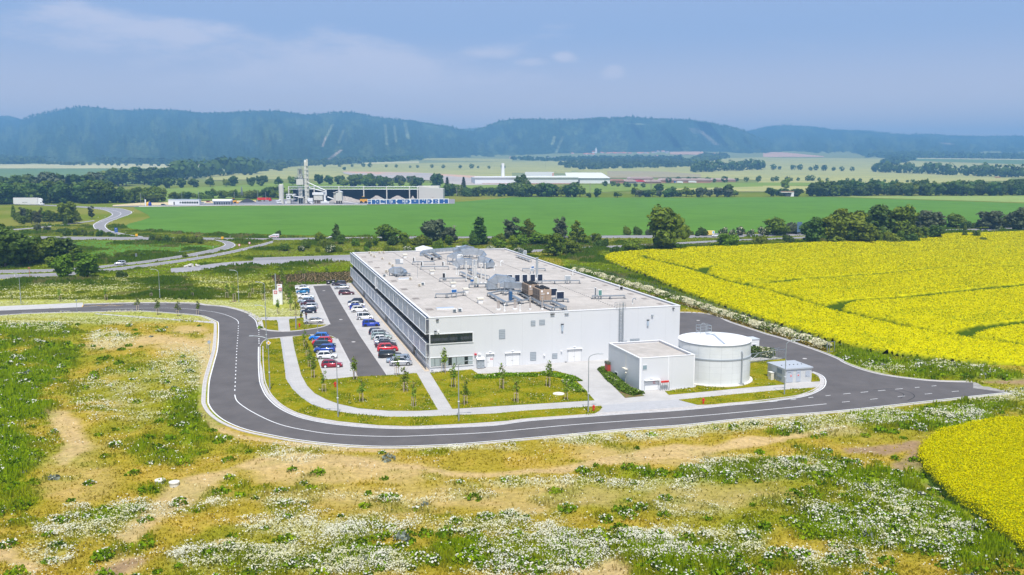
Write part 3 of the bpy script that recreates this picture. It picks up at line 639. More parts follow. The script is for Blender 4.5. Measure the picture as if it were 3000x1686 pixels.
def win(x0,x1,z0,z1,panes,mat,nm='window',fr=.14):
 f=MB();f.box(x0-fr,x1+fr,-.10,.0,z1,z1+fr);f.box(x0-fr,x1+fr,-.14,.0,z0-fr,z0)
 f.box(x0-fr,x0,-.10,0,z0,z1);f.box(x1,x1+fr,-.10,0,z0,z1);o=f.build(nm,ALU,FB)
 MB().box(x0,x1,-.05,-.012,z0,z1).build('pane',mat,o)
 m=MB()
 for p in panes:m.box(p-.04,p+.04,-.08,-.05,z0,z1)
 m.box(x0,x1,-.079,-.05,z0,z0+.05);m.box(x0,x1,-.079,-.05,z1-.05,z1);m.build('mullion_grid',BF,o)
 return o
win(.18,8.25,5.15,6.85,[.85,2.2,3.6,5.0,6.5,7.7],GLASS)
PALEG=M('pale_glass',(.36,.42,.43),.12,spec=.8)
o=win(.18,8.25,.82,2.4,[1.0,2.0,3.6,4.2,5.1,6.7,7.3],PALEG)
MB().box(3.62,4.18,-.055,-.045,.84,2.38).build('pane',GLASS,o);MB().box(6.72,7.28,-.055,-.045,.84,2.38).build('pane',GLASS,o)
LOUV=M('louvre_grey',(.38,.42,.45),.5,.2)
def louvre(x0,z0,x1,z1,fr=ALU):
 f=MB();f.box(x0-.07,x1+.07,-.05,0,z1,z1+.07);f.box(x0-.07,x1+.07,-.05,0,z0-.07,z0);f.box(x0-.07,x0,-.05,0,z0,z1);f.box(x1,x1+.07,-.05,0,z0,z1)
 f.box(x0,x1,-.012,-.004,z0,z1);o=f.build('louvre',STEELD,FB)
 s=MB();n=max(3,int((z1-z0)/.28))
 for i in range(n):
  z=z0+(z1-z0)*(i+.1)/n;s.add([(x0,-.07,z),(x1,-.07,z),(x1,-.02,z+(z1-z0)/n*.75),(x0,-.02,z+(z1-z0)/n*.75)],[(0,1,2,3)])
 s.build('slats',LOUV,o);return o
ZF=(1360,860,500/2576)
for(ax,ay,bx,by)in((530,685,612,550),(1010,490,1068,415),(1138,475,1212,402),(1000,1012,1080,888),(1332,982,1400,910)):
 (x0,z0),(x1,z1)=FW(*q(ZF,[(ax,ay)])[0]),FW(*q(ZF,[(bx,by)])[0]);louvre(x0,z0,x1,z1)
for l in(((420,790),(467,755)),((503,780),(543,735)),((552,776),(592,733))):
 a,b=q(R4,l);(x0,z0),(x1,z1)=FW(*a),FW(*b);louvre(x0,z0,x1,z1)
DOORW=M('white_door',(.74,.74,.74),.45)
def wdoor(ax,ay,bx,by,dbl=True,sign=None):
 (x0,z0),(x1,z1)=FW(*q(ZF,[(ax,ay)])[0]),FW(*q(ZF,[(bx,by)])[0]);z0=0.02
 o=MB().box(x0,x1,-.03,.0,z0,z1).build('door',DOORW,FB)
 g_=MB();g_.box(x0-.04,x0,-.04,0,z0,z1);g_.box(x1,x1+.04,-.04,0,z0,z1);g_.box(x0-.04,x1+.04,-.041,0,z1,z1+.03);g_.box((x0+x1)/2-.012,(x0+x1)/2+.012,-.034,-.03,z0,z1+.02)if dbl else None;g_.build('door_joint',LOUV,o)
 MB().box((x0+x1)/2-.2 if dbl else x0+.1,(x0+x1)/2-.05 if dbl else x0+.25,-.09,-.03,1.0,1.06).build('handle',BLACK,o)
 MB().add([(x0-.2,-.32,z1+.12),(x1+.2,-.32,z1+.12),(x1+.2,0,z1+.14),(x0-.2,0,z1+.14),(x0-.2,-.32,z1+.16),(x1+.2,-.32,z1+.16),(x1+.2,0,z1+.2),(x0-.2,0,z1+.2)],[(0,1,2,3),(4,7,6,5),(0,4,5,1),(1,5,6,2),(3,7,4,0)]).build('door_canopy',CAPW,FB)
 MB().box((x0+x1)/2-.2,(x0+x1)/2+.2,-.22,0,z1+.45,z1+.55).build('wall_lamp',CAPW,FB)
 return o,x0,x1,z1
wdoor(628,1090,832,900);wdoor(1566,1030,1762,840)
o,x0,x1,z1=wdoor(345,1112,436,918,False)
sg=MB()
for i in range(2):
 a=x0+.62+i*.34;sg.box(a,a+.22,-.036,-.031,z1-1.05,z1-.98);sg.box(a,a+.05,-.036,-.031,z1-.98,z1-.78);sg.box(a+.17,a+.22,-.036,-.031,z1-.98,z1-.78);sg.box(a,a+.22,-.036,-.031,z1-.78,z1-.72)
sg.box(x0+.62,x0+1.18,-.038,-.031,z1-1.07,z1-1.04);sg.build('warning_sign',REDW,o)
(x0,z0),(x1,z1)=FW(*q(ZF,[(186,1128)])[0]),FW(*q(ZF,[(290,985)])[0]);z0=.1
o=MB().box(x0,x1,-.75,-.02,z0,z1).build('switch_cabinet',LOUV,FB);MB().add([(x0-.1,-.95,z1+.05),(x1+.1,-.95,z1+.05),(x1+.1,0,z1+.4),(x0-.1,0,z1+.4)],[(0,1,2,3)]).build('sloping_hood',CAPW,o)
s=MB()
for i in(.2,.8):
 for k in(.25,.7):s.box(x0+(x1-x0)*i-.1,x0+(x1-x0)*i+.1,-.78,-.75,z0+(z1-z0)*k,z0+(z1-z0)*k+.08)
s.box((x0+x1)/2-.02,(x0+x1)/2+.02,-.77,-.75,z0,z1);s.build('latches',DARK,o)
for px,py,w,h,mt in((168,918,.4,.3,REDW),(218,918,.25,.25,CAPW),(240,918,.25,.25,CAPW),(1205,930,.3,.25,CAPW),(1465,870,.25,.2,CAPW),(1330,310,.8,.18,DARK),(1543,300,.8,.15,LOUV),(1478,465,.55,.15,DARK),(1476,520,.36,1.15,M('pale_pipe',(.42,.50,.58),.4)),(305,1115,.35,.15,DARK),(1530,1037,.35,.15,DARK)):
 a,z=FW(*q(ZF,[(px,py)])[0]);MB().box(a-w/2,a+w/2,-.3,0,z-h/2,z+h/2).build('wall_fitting',mt,FB)
for px,py,w,h,mt in((965,815,.5,.22,DARK),(945,930,.45,.16,DARK),(945,945,.5,.3,LOUV),(975,935,.3,.35,CAPW),(912,1330,.35,.15,DARK)):
 a,z=FW(*q(R3,[(px,py)])[0]);MB().box(a-w/2,a+w/2,-.3,0,z-h/2,z+h/2).build('wall_fitting',mt,FB)
for px,py,w,h,mt in((680,542,.5,.12,DARK),(677,575,.35,.95,M('pale_pipe',(0,0,0))),(722,497,.35,.35,LOUV),(935,423,.4,.18,DARK)):
 a,z=FW(*q(R4,[(px,py)])[0]);MB().box(a-w/2,a+w/2,-.3,0,z-h/2,z+h/2).build('wall_fitting',mt,FB)
la,_=FW(*q(R4,[(405,600)])[0]);ld=MB()
for s_ in(-.3,.3):ld.tube((la+s_,-.25,1.5),(la+s_,-.25,BH+1.2),.035,n=5)
z=1.5
while z<BH:ld.tube((la-.3,-.25,z),(la+.3,-.25,z),.022,n=4);z+=.3
cage=MB();ang=[math.pi*(i/6)for i in range(7)]
z=2.6
while z<BH+1.2:
 P=[(la-.45*math.cos(a),-.25-.8*math.sin(a),z)for a in ang];cage.path(P,.028,4);z+=.75
for a in ang:cage.tube((la-.45*math.cos(a),-.25-.8*math.sin(a),2.6),(la-.45*math.cos(a),-.25-.8*math.sin(a),BH+1.1),.02,n=4)
for p in((la-.9,-.25),(la+.9,-.25),(la-.9,.9),(la+.9,.9)):cage.tube((p[0],p[1],BH),(p[0],p[1],BH+1.1),.03,n=5)
for zz_ in(BH+.55,BH+1.1):cage.path([(la-.9,-.25,zz_),(la-.9,.9,zz_),(la+.9,.9,zz_),(la+.9,-.25,zz_)],.03,4)
o=ld.build('ladder',STEEL,FB);cage.build('safety_cage',STEEL,o)
hu,hv=RF(*q((1160,710,400/2576),[(520,150)])[0],BH)
MB().prismx([(hu-2.8,BH-.02),(hu+2.8,BH-.02),(hu+2.8,BH+.75),(hu,BH+1.5),(hu-2.8,BH+.75)],BD-.3,BD+2).build('roof_gable',CAPW,FB)
rl=MB();
for k in range(5):rl.tube((BW-.1,106+k*1.6,BH),(BW-.1,106+k*1.6,BH+1.5),.05,n=5)
for zz_ in(.6,1.05,1.5):rl.tube((BW-.1,106,BH+zz_),(BW-.1,112.4,BH+zz_),.05,n=5)
rl.build('guard_rail',STEEL,FB)
for k in range(16):
 pass
dr=MB()
for k in range(17):
 dr.box(BW-2.6,BW-1.6,4+k*7.4,5.6+k*7.4,RZ+.002,RZ+.03)
for k in range(8):dr.box(1.6,3.0,10+k*15,12.5+k*15,RZ+.002,RZ+.02)
dr.build('roof_stains',M('roof_stain',(.24,.21,.19),.9,var=.2),FB)['kind']='stuff'
lp=MB()
for u_ in(13.2,25,38.5):
 for k in range(105):lp.box(u_-.09,u_+.09,1.2+k*1.2,1.5+k*1.2,RZ,RZ+.10)
lp.build('conductor_blocks',M('conductor_block',(.25,.24,.24),.9),FB)['kind']='stuff'
# roof plant
ZA=(1160,710,400/2576);ZB=(1400,760,400/2576);ZC=(1180,720,300/2576)
DUCT=M('duct_steel',(.50,.56,.62),.33,.75,var=.14,vs=1.2);CREAM=M('cream_casing',(.70,.66,.56),.5);OFFW=M('white_casing',(.74,.74,.72),.45)
BROWNC=M('brown_casing',(.36,.27,.20),.6,var=.05);NAVY=M('navy_coil',(.008,.02,.05),.35);BLUEP=M('blue_panel',(.02,.12,.35),.4);PIPEW=M('pipe_white',(.70,.69,.66),.35,.2)
def rloc(t_,x,y):u,v=RF(*q(t_,[(x,y)])[0],RZ);return u,v
def rthing(name,t_,x,y,label,cat,group=None,dz=0.0,rz=0.0):
 u,v=rloc(t_,x,y);P=BL(u,v,RZ+dz);return empty(name,P,BANG+rz,label,cat,group)
GAC='small split air conditioners on the factory roof'
acn=0
def ac(t_,x,y,label,rz=0.0,s=1.0,dark=False):
 o=rthing('air_conditioner',t_,x,y,label,'air conditioner',GAC,rz=rz)
 m=MB();m.box(-.45*s,.45*s,-.2,.2,.12,.85*s);m.build('casing',CREAM if not dark else OFFW,o,bevel=.03)
 f=MB();f.lathe([(.0,0),(.28*s,0),(.28*s,.02),(.31*s,.02),(.31*s,0)],n=16);f=f if not dark else MB().box(-.28,.28,-.25,.25,0,.02);c_=f.build('fan_grille',M('fan_grille',(.35,.30,.24),.6)if not dark else M('grey_coil',(.10,.13,.15),.5),o);c_.rotation_euler=(math.pi/2,0,0);c_.location=(-.1,-.205,.48*s)
 l=MB();l.box(-.4*s,-.3*s,-.25,.25,0,.12);l.box(.3*s,.4*s,-.25,.25,0,.12);l.build('feet',STEEL,o);return o
for(z_,x,y,lb,d)in((R3,285,152,'cream air conditioner nearest the left rear corner of the roof',0),(R3,302,175,'cream air conditioner just in front of the rear left corner unit',0),(R3,333,190,'cream air conditioner third from the rear left corner',0),(R3,385,150,'cream air conditioner beside the rear parapet, left of its twin',0),(R3,427,150,'cream air conditioner beside the rear parapet, right of its twin',0),(R3,415,212,'lone cream air conditioner behind the ducted air handler',0),
  (R3,487,262,'cream air conditioner left of the small air handler, rear of two',0),(R3,518,282,'cream air conditioner touching the small air handler',0),(R3,455,342,'cream air conditioner by the screens left of the air handler',0),(R3,437,385,'grey-fronted air conditioner close to the left parapet',1),(R3,697,417,'cream air conditioner standing alone in front of the small air handler',0),(R3,788,485,'cream half of the cream and grey air conditioner pair',0),(R3,822,470,'grey half of the cream and grey air conditioner pair',1),
  (R3,1142,745,'dark-fronted left unit of the pair nearest the front parapet',1),(R3,1196,738,'dark-fronted right unit of the pair nearest the front parapet',1)):ac(z_,x,y,lb,dark=bool(d),s=.9)
def vent(t_,x,y,label):
 o=rthing('roof_fan',t_,x,y,label,'roof vent','cream roof fans with flat lids')
 m=MB();m.box(-.5,.5,-.5,.5,0,.75);m.build('base',OFFW,o);l=MB();l.box(-.7,.7,-.65,.65,.78,1.15);l.build('lid',CREAM,o,bevel=.06)
for z_,x,y,lb in((ZC,55,310,'cream roof fan at the rear left of the roof'),(ZC,735,718,'cream roof fan beside the long pipe frame in mid roof'),(ZC,1265,1035,'cream roof fan in front of the white chiller'),(ZA,1320,960,'cream roof fan right of the blue panel unit'),(ZA,1590,1150,'cream roof fan nearest the front parapet'),(ZA,170,290,'cream roof fan left of the long rear duct')):vent(z_,x,y,lb)
def sk_(t_,x,y,w,lb):
 o=rthing('skylight',t_,x,y,lb,'skylight','flat skylights');MB().box(-w/2,w/2,-.6,.6,0,.3).build('kerb',OFFW,o);MB().box(-w/2+.08,w/2-.08,-.52,.52,.3,.36).build('dome',M('skylight_glass',(.45,.52,.62),.1),o)
sk_(ZA,930,1265,3.6,'long flat skylight left of the front pair of units');sk_(ZA,150,705,3.0,'long flat skylight by the small air handler')
def frame(t_,pts,label,h=.75,w=.16,feet=True,nm='pipe_frame',closed=False,mat=None):
 uv=[rloc(t_,*p)for p in pts];P0=BL(uv[0][0],uv[0][1],RZ);o=empty(nm,P0,BANG,label,'pipe frame');L=[(u-uv[0][0],v-uv[0][1])for u,v in uv]
 m=MB();f=MB();ff=MB()
 seg=list(zip(L[:-1],L[1:]))+([(L[-1],L[0])]if closed else[])
 for a,b in seg:
  d=math.hypot(b[0]-a[0],b[1]-a[1]);an=math.atan2(b[1]-a[1],b[0]-a[0]);c_=((a[0]+b[0])/2,(a[1]+b[1])/2)
  nx_,ny_=-math.sin(an)*.35,math.cos(an)*.35
  for s_ in(-1,1):m.cbox((c_[0]+nx_*s_,c_[1]+ny_*s_,h),(d,.10,w),an)
  m.cbox((c_[0],c_[1],h+.10),(d,.5,.05),an)
  n_=max(1,int(d/3))
  for i in range(n_+1):
   p=(a[0]+(b[0]-a[0])*i/n_,a[1]+(b[1]-a[1])*i/n_);f.cbox((p[0]+nx_,p[1]+ny_,h/2),(.1,.1,h));f.cbox((p[0]-nx_,p[1]-ny_,h/2),(.1,.1,h));ff.cbox((p[0],p[1],.04),(.5,1.0,.08),an)
 m.build('channel',mat or STEEL,o);f.build('legs',STEELD,o);ff.build('foot_pads',DARK,o);return o
frame(ZB,[(205,700),(520,880),(800,845),(1020,815),(780,665),(460,650),(205,700)],'large steel channel loop in front of the brown chillers',.7)
frame(ZB,[(800,680),(1000,790),(1230,920),(1420,985),(1640,965),(1400,850),(1240,850)],'steel channel loop running to the front parapet beside the brown chillers',.7)
frame(ZB,[(640,745),(820,845)],'short steel channel across the large loop',.7);frame(ZB,[(500,680),(620,640)],'short steel channel under the blue pump',.7)
frame(ZC,[(250,480),(380,478),(790,475)],'long pipe frame behind the white fans in the rear left',.8);frame(ZC,[(455,600),(1150,600)],'long pipe frame in the middle of the roof',.8)
frame(ZC,[(930,905),(1590,900)],'pipe frame joined to the white radiator unit',.8);frame(ZC,[(540,260),(780,380),(950,350),(740,225)],'steel frame under the long rear duct',.9)
frame(ZC,[(1460,750),(1750,890)],'steel channels beneath the tall steel flues',.9);frame(ZC,[(1680,690),(1900,800),(2150,860)],'steel channels behind the tall steel flues',.9)
frame(ZA,[(750,1050),(960,1050),(1290,1010)],'pipe frame of the blue panel unit',.8);frame(ZB,[(1100,470),(1450,462),(1920,458)],'pipe frame carrying the pale radiator on the right',.7)
frame(ZB,[(840,225),(1270,222)],'pipe frame behind the row of black panels',.6);frame(ZB,[(1400,800),(1700,810)],'pipe frame under the navy radiators',.6)
frame(R4,[(120,330),(300,330),(445,325)],'pipe frame beside the green radiator near the caged ladder',.6);frame(ZA,[(1380,860),(1700,850),(1790,855)],'pipe frame under the white chiller',.8);frame(ZC,[(1150,470),(1390,520)],'steel channel left of the big duct cluster',.8)
frame(R3,[(490,330),(560,385),(690,375)],'steel frame around the small air handler',.6)
frame(R3,[(1770,190),(1900,235)],'pipe frame at the right rear parapet',.6)
def rad(t_,x,y,w,h,mat,label,dz=.6,dpt=.35,rz=0.0,fr=None):
 o=rthing('radiator',t_,x,y,label,'cooling unit',rz=rz);MB().box(-w/2,w/2,-dpt/2,dpt/2,dz,dz+h).build('casing',fr or OFFW,o,bevel=.02)
 MB().box(-w/2+.1,w/2-.1,-dpt/2-.03,-dpt/2,dz+.1,dz+h-.1).build('coil',mat,o)
 l=MB();l.box(-w/2+.1,-w/2+.2,-.3,.3,0,dz);l.box(w/2-.2,w/2-.1,-.3,.3,0,dz);l.build('legs',STEEL,o);return o
for i,x in enumerate((597,740,883,1030,1170)):rad(ZB,x,470-i*3,1.35,1.8,NAVY,['leftmost black radiator of the row, half behind the duct','second black radiator from the left in the row of five','middle black radiator in the row of five','fourth black radiator from the left in the row of five','rightmost black radiator in the row of five'][i],dz=.5)
rad(ZB,1550,800,1.75,1.55,NAVY,'navy blue radiator in front of its twin beside the brown chillers',dz=.6);rad(ZB,1425,740,1.6,1.6,NAVY,'navy blue radiator half hidden by the front one')
rad(ZB,1695,460,1.5,1.05,LOUV,'pale grey radiator on a frame at the right side of the roof',dz=.9);rad(ZA,1095,1050,1.3,.8,BLUEP,'bright blue panel unit left of mid roof',dz=1.1,fr=OFFW)
rad(ZB,2300,760,.9,1.3,M('green_coil',(.10,.24,.22),.4),'green radiator on white posts near the caged ladder',dz=.8);rad(ZB,1030,212,.9,.7,BLUEP,'small bright blue unit behind the black radiators',dz=.5)
rad(ZC,1850,1045,1.1,1.4,M('cream_coil',(.6,.57,.48),.5),'white cased chiller standing on a cross-shaped stand',dz=.9,rz=-.9);rad(ZC,1050,880,1.0,1.3,BLACK,'white-framed fan unit turned sideways in mid roof',rz=-1.1)
rad(ZC,735,395,1.1,1.1,BLACK,'small dark fan unit under the long rear duct',dz=.2);rad(ZC,290,430,.8,1.2,BLACK,'tall white narrow unit at the rear left',dz=.3,rz=-1.3);rad(ZC,490,540,.8,1.2,BLACK,'tall white narrow unit left of mid roof',dz=.3,rz=-1.3);rad(ZC,1025,540,.8,1.2,BLACK,'tall white narrow unit before the duct cluster',dz=.3,rz=-1.3)
rad(ZB,1020,300,1.1,.8,LOUV,'grey box unit just behind the black radiators',dz=1.0);rad(ZB,2215,735,.4,1.7,NAVY,'narrow dark unit beside the green radiator',dz=.6)
rad(R4,410,245,.9,.9,BLACK,'small white unit on the right parapet',dz=.1);rad(ZB,615,800,.6,1.8,M('blue_pump',(.03,.10,.22),.4),'dark blue pump set inside the channel loop',dz=.3,dpt=.9,fr=M('blue_pump',(0,0,0)))
rad(ZC,1740,1000,.7,.45,BLUEP,'small royal blue motor beside the white chiller',dz=.9,fr=BLUEP)
rad(R3,1848,165,1.1,1.2,LOUV,'small white unit at the rear right corner',dz=.2)
def chiller(t_,x,y,w,d,h,label):
 o=rthing('chiller',t_,x,y,label,'chiller','brown chillers with black fans');MB().box(0,w,0,d,.5,h).build('casing',BROWNC,o,bevel=.03)
 s=MB();n=4
 for i in range(n):s.box(-.03,0,.4+i*d/n,.4+(i+.75)*d/n,h*.55,h-.15);s.box(-.03,0,.4+i*d/n,.4+(i+.75)*d/n,.7,h*.48)
 s.build('coil',M('brown_coil',(.16,.12,.09),.6),o);lg=MB()
 for i in range(5):lg.box(.05,.2,i*(d-.2)/4,i*(d-.2)/4+.2,0,.5);lg.box(w-.2,w-.05,i*(d-.2)/4,i*(d-.2)/4+.2,0,.5)
 lg.build('legs',STEELD,o)
 for j in range(2):
  for i in range(4):
   m=MB();cx_,cy_=w*(.27+.46*j),d*(.14+.24*i);m.lathe([(.01,h+.45),(.1,h+.4),(.14,h+.28),(.44,h+.3),(.48,h+.22),(.46,h)],(cx_,cy_),14);m.build('fan',BLACK,o)
 p=MB();p.box(w*.1,w*.25,-.02,0,h*.8,h*.95);p.box(w*.1,w*.4,-.02,0,h*.64,h*.68);p.box(w*.62,w*.78,-.02,0,h*.64,h*.78);p.build('label_plates',CAPW,o)
 j=MB();j.box(w*.49,w*.51,-.012,0,.5,h*.6);j.box(0,w,-.012,0,h*.585,h*.6);j.build('panel_joint',M('brown_coil',(0,0,0)),o)
 return o
chiller(ZB,1170,825,2.5,4.8,2.75,'front brown chiller with black fans and two white plates');chiller(ZB,955,722,2.4,4.8,2.7,'rear brown chiller behind and left of the front one')
def duct(pts,label,w=1.8,h=1.8,s=.66,sx=.66,name='air_duct'):
 pts=[(pts[0][0]+(p[0]-pts[0][0])*sx,pts[0][1]+(p[1]-pts[0][1])*sx,p[2]*s,(p[3]if len(p)>3 else w)*s,(p[4]if len(p)>4 else h)*s)for p in pts]
 P0=BL(pts[0][0],pts[0][1],RZ);o=empty(name,P0,BANG,label,'air duct');m=MB();u0,v0=pts[0][:2];rings=[]
 n=len(pts)
 for i,p in enumerate(pts):
  a=pts[max(0,i-1)];b=pts[min(n-1,i+1)];d=Vector((b[0]-a[0],b[1]-a[1],b[2]-a[2])).normalized();side=d.cross(Vector((0,0,1)))
  if side.length<.2:side=Vector((1,0,0))if i==0 else last
  side.normalize();last=side;up=side.cross(d);ww=p[3]if len(p)>3 else w;hh=p[4]if len(p)>4 else h
  c_=Vector((p[0]-u0,p[1]-v0,p[2]));rings.append([c_+side*ww/2*a_+up*hh/2*b_ for a_,b_ in((-1,-1),(1,-1),(1,1),(-1,1))])
 v=[tuple(x)for r_ in rings for x in r_];f=[(i*4+j,i*4+(j+1)%4,i*4+4+(j+1)%4,i*4+4+j)for i in range(n-1)for j in range(4)]+[(3,2,1,0),tuple((n-1)*4+k for k in range(4))]
 m.add(v,f);m.build('duct_body',DUCT,o)
 fl=MB()
 for i in range(n-1):
  A=[Vector(x)for x in rings[i]];B=[Vector(x)for x in rings[i+1]];L=(B[0]-A[0]).length;k=max(1,int(L/1.3))
  for j in range(k+1):
   t_=j/k;c4=[A[q_].lerp(B[q_],t_)for q_ in range(4)];cc=sum(c4,Vector())/4
   c4=[cc+(x-cc)*1.05 for x in c4]
   for q_ in range(4):fl.tube(c4[q_],c4[(q_+1)%4],.035,n=4,cap=False)
 fl.build('flanges',STEEL,o)
 lg=MB()
 for i in range(0,n,1):
  zb=min(x.z for x in rings[i]);
  if zb>.35:c_=rings[i];lg.box(c_[0].x-.06,c_[0].x+.06,c_[0].y-.06,c_[0].y+.06,0,zb);lg.box(c_[1].x-.06,c_[1].x+.06,c_[1].y-.06,c_[1].y+.06,0,zb)
 lg.build('legs',STEELD,o);return o
def rr_(t_,x,y,dz=0):u,v=RF(*q(t_,[(x,y)])[0],RZ+dz);return u,v
A_=rr_(ZC,480,265);B_=rr_(ZC,800,235);C_=rr_(ZC,1340,205)
duct([(A_[0],A_[1],.2),(A_[0],A_[1],1.2),(A_[0]+.6,A_[1]+.1,1.9),(A_[0]+2,A_[1]+.3,2.1),(B_[0],B_[1],2.1),(C_[0],C_[1]+1,2.1)],'long low galvanised duct along the rear of the roof',1.8,1.5,sx=1)
D1=rr_(ZC,1140,410);D2=rr_(ZC,1450,400)
duct([(D1[0],D1[1]+1,2.3,1.2,.4),(D1[0]+2.4,D1[1]+.6,2.5,2.6,2.4),(D1[0]+5,D1[1]+.5,2.6,2.6,2.6),(D1[0]+6.5,D1[1]+1.0,3.0,2.8,2.6)],'tapering galvanised duct left of the big cluster',2.6,2.4)
H1=rr_(ZC,1500,330);H2=rr_(ZC,2000,320)
duct([(H1[0]-1.5,H1[1]+5,2.2,3,2.5),(H1[0]+1,H1[1]+5,2.8,3.2,3.6),(H1[0]+4.5,H1[1]+5,3.8,3.4,3.4),(H1[0]+7.5,H1[1]+5,3.0,3.2,3.2)],'tall rear galvanised duct with a white hood',3,3)
duct([(H1[0]-.5,H1[1],3.0,2.8,2.8),(H1[0]+4,H1[1],3.4,3,3.0),(H1[0]+7.5,H1[1]-.2,3.0,3,2.9),(H1[0]+9.6,H1[1]-.6,2.2,3,2.6),(H1[0]+10.4,H1[1]-1,.8,3,2.2)],'upper galvanised duct of the cluster curving down on the right',3,3)
o=rthing('duct_hood',ZC,1450,185,'white square hood on top of the rear ducts','hood');o.location.z+=.9;MB().box(-1.3,1.3,-1.,1.,0,1.3).build('casing',OFFW,o)
J1=rr_(ZC,1440,640);J2=rr_(ZC,1900,600)
duct([(J1[0]-.2,J1[1]+4,1.6,2.2,3.0),(J1[0]+.5,J1[1]+3.5,3.0,2.4,3.0),(J1[0]+3,J1[1]+3,3.4,2.6,2.4),(J1[0]+6,J1[1]+3,2.9,2.6,2.6),(J1[0]+8.2,J1[1]+3.2,2.4,2.6,2.6)],'front galvanised duct of the cluster behind the tall flues',2.6,2.6)
duct([(J1[0]+6.5,J1[1]+5.5,3.6,2.6,2.4),(J1[0]+9,J1[1]+5.3,3.4,2.6,2.4),(J1[0]+11.2,J1[1]+4.6,2.6,2.6,2.2),(J1[0]+11.8,J1[1]+3.4,1.5,2.6,2.2),(J1[0]+8.5,J1[1]+1.8,1.5,2.4,1.8)],'right hand galvanised elbow of the duct cluster',2.6,2.4)
K1=rr_(ZB,250,590);K2=rr_(ZB,800,640)
duct([(K1[0]+.3,K1[1]+.5,.4,2.6,2.4),(K1[0]+.3,K1[1]+.5,2.2,2.6,2.4),(K1[0]+1.6,K1[1]+.3,3.3,2.6,2.2),(K1[0]+4.2,K1[1]-.1,3.1,2.6,1.8),(K1[0]+6.2,K1[1]-.4,2.3,2.6,1.8)],'hump-backed galvanised duct left of the brown chillers',2.6,2.2,s=.82,sx=.85)
duct([(K1[0]+1.6,K1[1]-1.6,1.9,1.0,1.0),(K1[0]+3.2,K1[1]-1.9,2.0,1.8,1.9),(K1[0]+5.6,K1[1]-2.2,1.9,1.8,1.9),(K1[0]+9.6,K1[1]-2.6,1.5,1.9,1.7)],'low galvanised duct leading into the rear brown chiller',1.8,1.8,s=.75,sx=.6)
L1_=rr_(R3,600,372)
duct([(L1_[0]-3,L1_[1],1.9,1.4,1.2),(L1_[0]-1.5,L1_[1],2.2,2.2,2.4),(L1_[0]+1.4,L1_[1],2.2,2.2,2.4),(L1_[0]+2.6,L1_[1]-.6,1.6,1.8,1.8),(L1_[0]+3.0,L1_[1]-1.4,.9,1.6,1.4)],'small galvanised air handler at the left of the roof',2,2)
o=rthing('duct_hood',R3,585,300,'silvery square hood above the small air handler','hood');MB().box(-1.0,.9,-.7,.7,1.3,2.5).build('casing',DUCT,o);MB().box(.1,.92,-.72,.72,1.6,2.53).build('white_panel',OFFW,o)
def flue(t_,x,y,h,r,label,hook=False,mat=None,grp='tall steel flues'):
 o=rthing('flue_pipe',t_,x,y,label,'flue',grp);m=MB();m.tube((0,0,0),(0,0,h),r,n=10)
 m.build('pipe',mat or PIPEW,o,smooth=False)
 c_=MB()
 if hook:c_.path([(0,0,h),(.15,0,h+.35),(.45,0,h+.45),(.7,0,h+.3),(.75,0,h+.05)],r*1.1,8)
 else:c_.lathe([(r*1.5,h),(r*1.5,h+.06),(.01,h+.2)],n=10)
 c_.build('cowl',mat or PIPEW,o);b=MB();b.lathe([(r*1.8,0),(r*1.8,.25),(r,.3)],n=10);b.build('base',OFFW,o)
for i,(x,y,h)in enumerate(((1598,880,4.6),(1765,800,4.2),(1845,800,4.2),(1808,870,3.6),(1975,950,4.7),(2075,950,4.8))):flue(ZC,x,y,h,.17,['first tall steel flue from the left','second tall steel flue from the left','fourth tall steel flue, behind the short one','shorter steel flue between its neighbours','fifth tall steel flue with a round cowl','rightmost tall steel flue with a round cowl'][i])
for i,(x,y)in enumerate(((388,960),(702,950),(985,955),(1215,950))):flue(ZB,x,y,1.9 if i<2 else 2.4,.28 if i<2 else.16,['fat shiny flue leftmost by the front parapet','fat shiny flue second by the front parapet','slim shiny flue third by the front parapet','slim shiny flue nearest the channel loop by the front parapet'][i],mat=M('copper_steel',(.58,.53,.50),.28,.6),grp='shiny flues by the front parapet')
for i,(x,y)in enumerate(((505,985),(795,985))):flue(ZB,x,y,1.3,.12,['white stub pipe between the fat flues','white stub pipe right of the fat flues'][i],mat=OFFW,grp='white stub pipes')
for i,(x,y)in enumerate(((1345,730),(1400,740),(2455,500),(2300,620))):flue(ZC,x,y,[1.8,1.2,.9,.9][i],.1,['thin white vent pipe left of the flues','short white vent pipe left of the flues','white hooked vent pipe right of the duct cluster','white hooked vent pipe touching the duct cluster'][i],hook=i>1,mat=OFFW,grp='white vent pipes')
flue(ZB,430,128,.9,.1,'white hooked vent pipe in the empty right part of the roof',True,OFFW,'white vent pipes');flue(ZB,1790,300,1.0,.1,'white hooked vent pipe by the right parapet',True,OFFW,'white vent pipes');flue(R4,525,385,.8,.08,'grey hooked vent pipe right of the caged ladder',True,STEEL,'white vent pipes')
flue(ZB,1115,370,5.2,.3,'thick pale mast pipe rising among the black radiators',mat=LOUV);flue(ZC,375,845,3.4,.04,'thin lightning rod left of mid roof',mat=STEEL,grp='rods')
for i,(x)in enumerate((1378,1410,1440)):flue(ZC,x,520,2.8,.14,['leftmost of three bundled white pipes','middle of three bundled white pipes','rightmost of three bundled white pipes'][i],True,OFFW,'bundled white pipes')
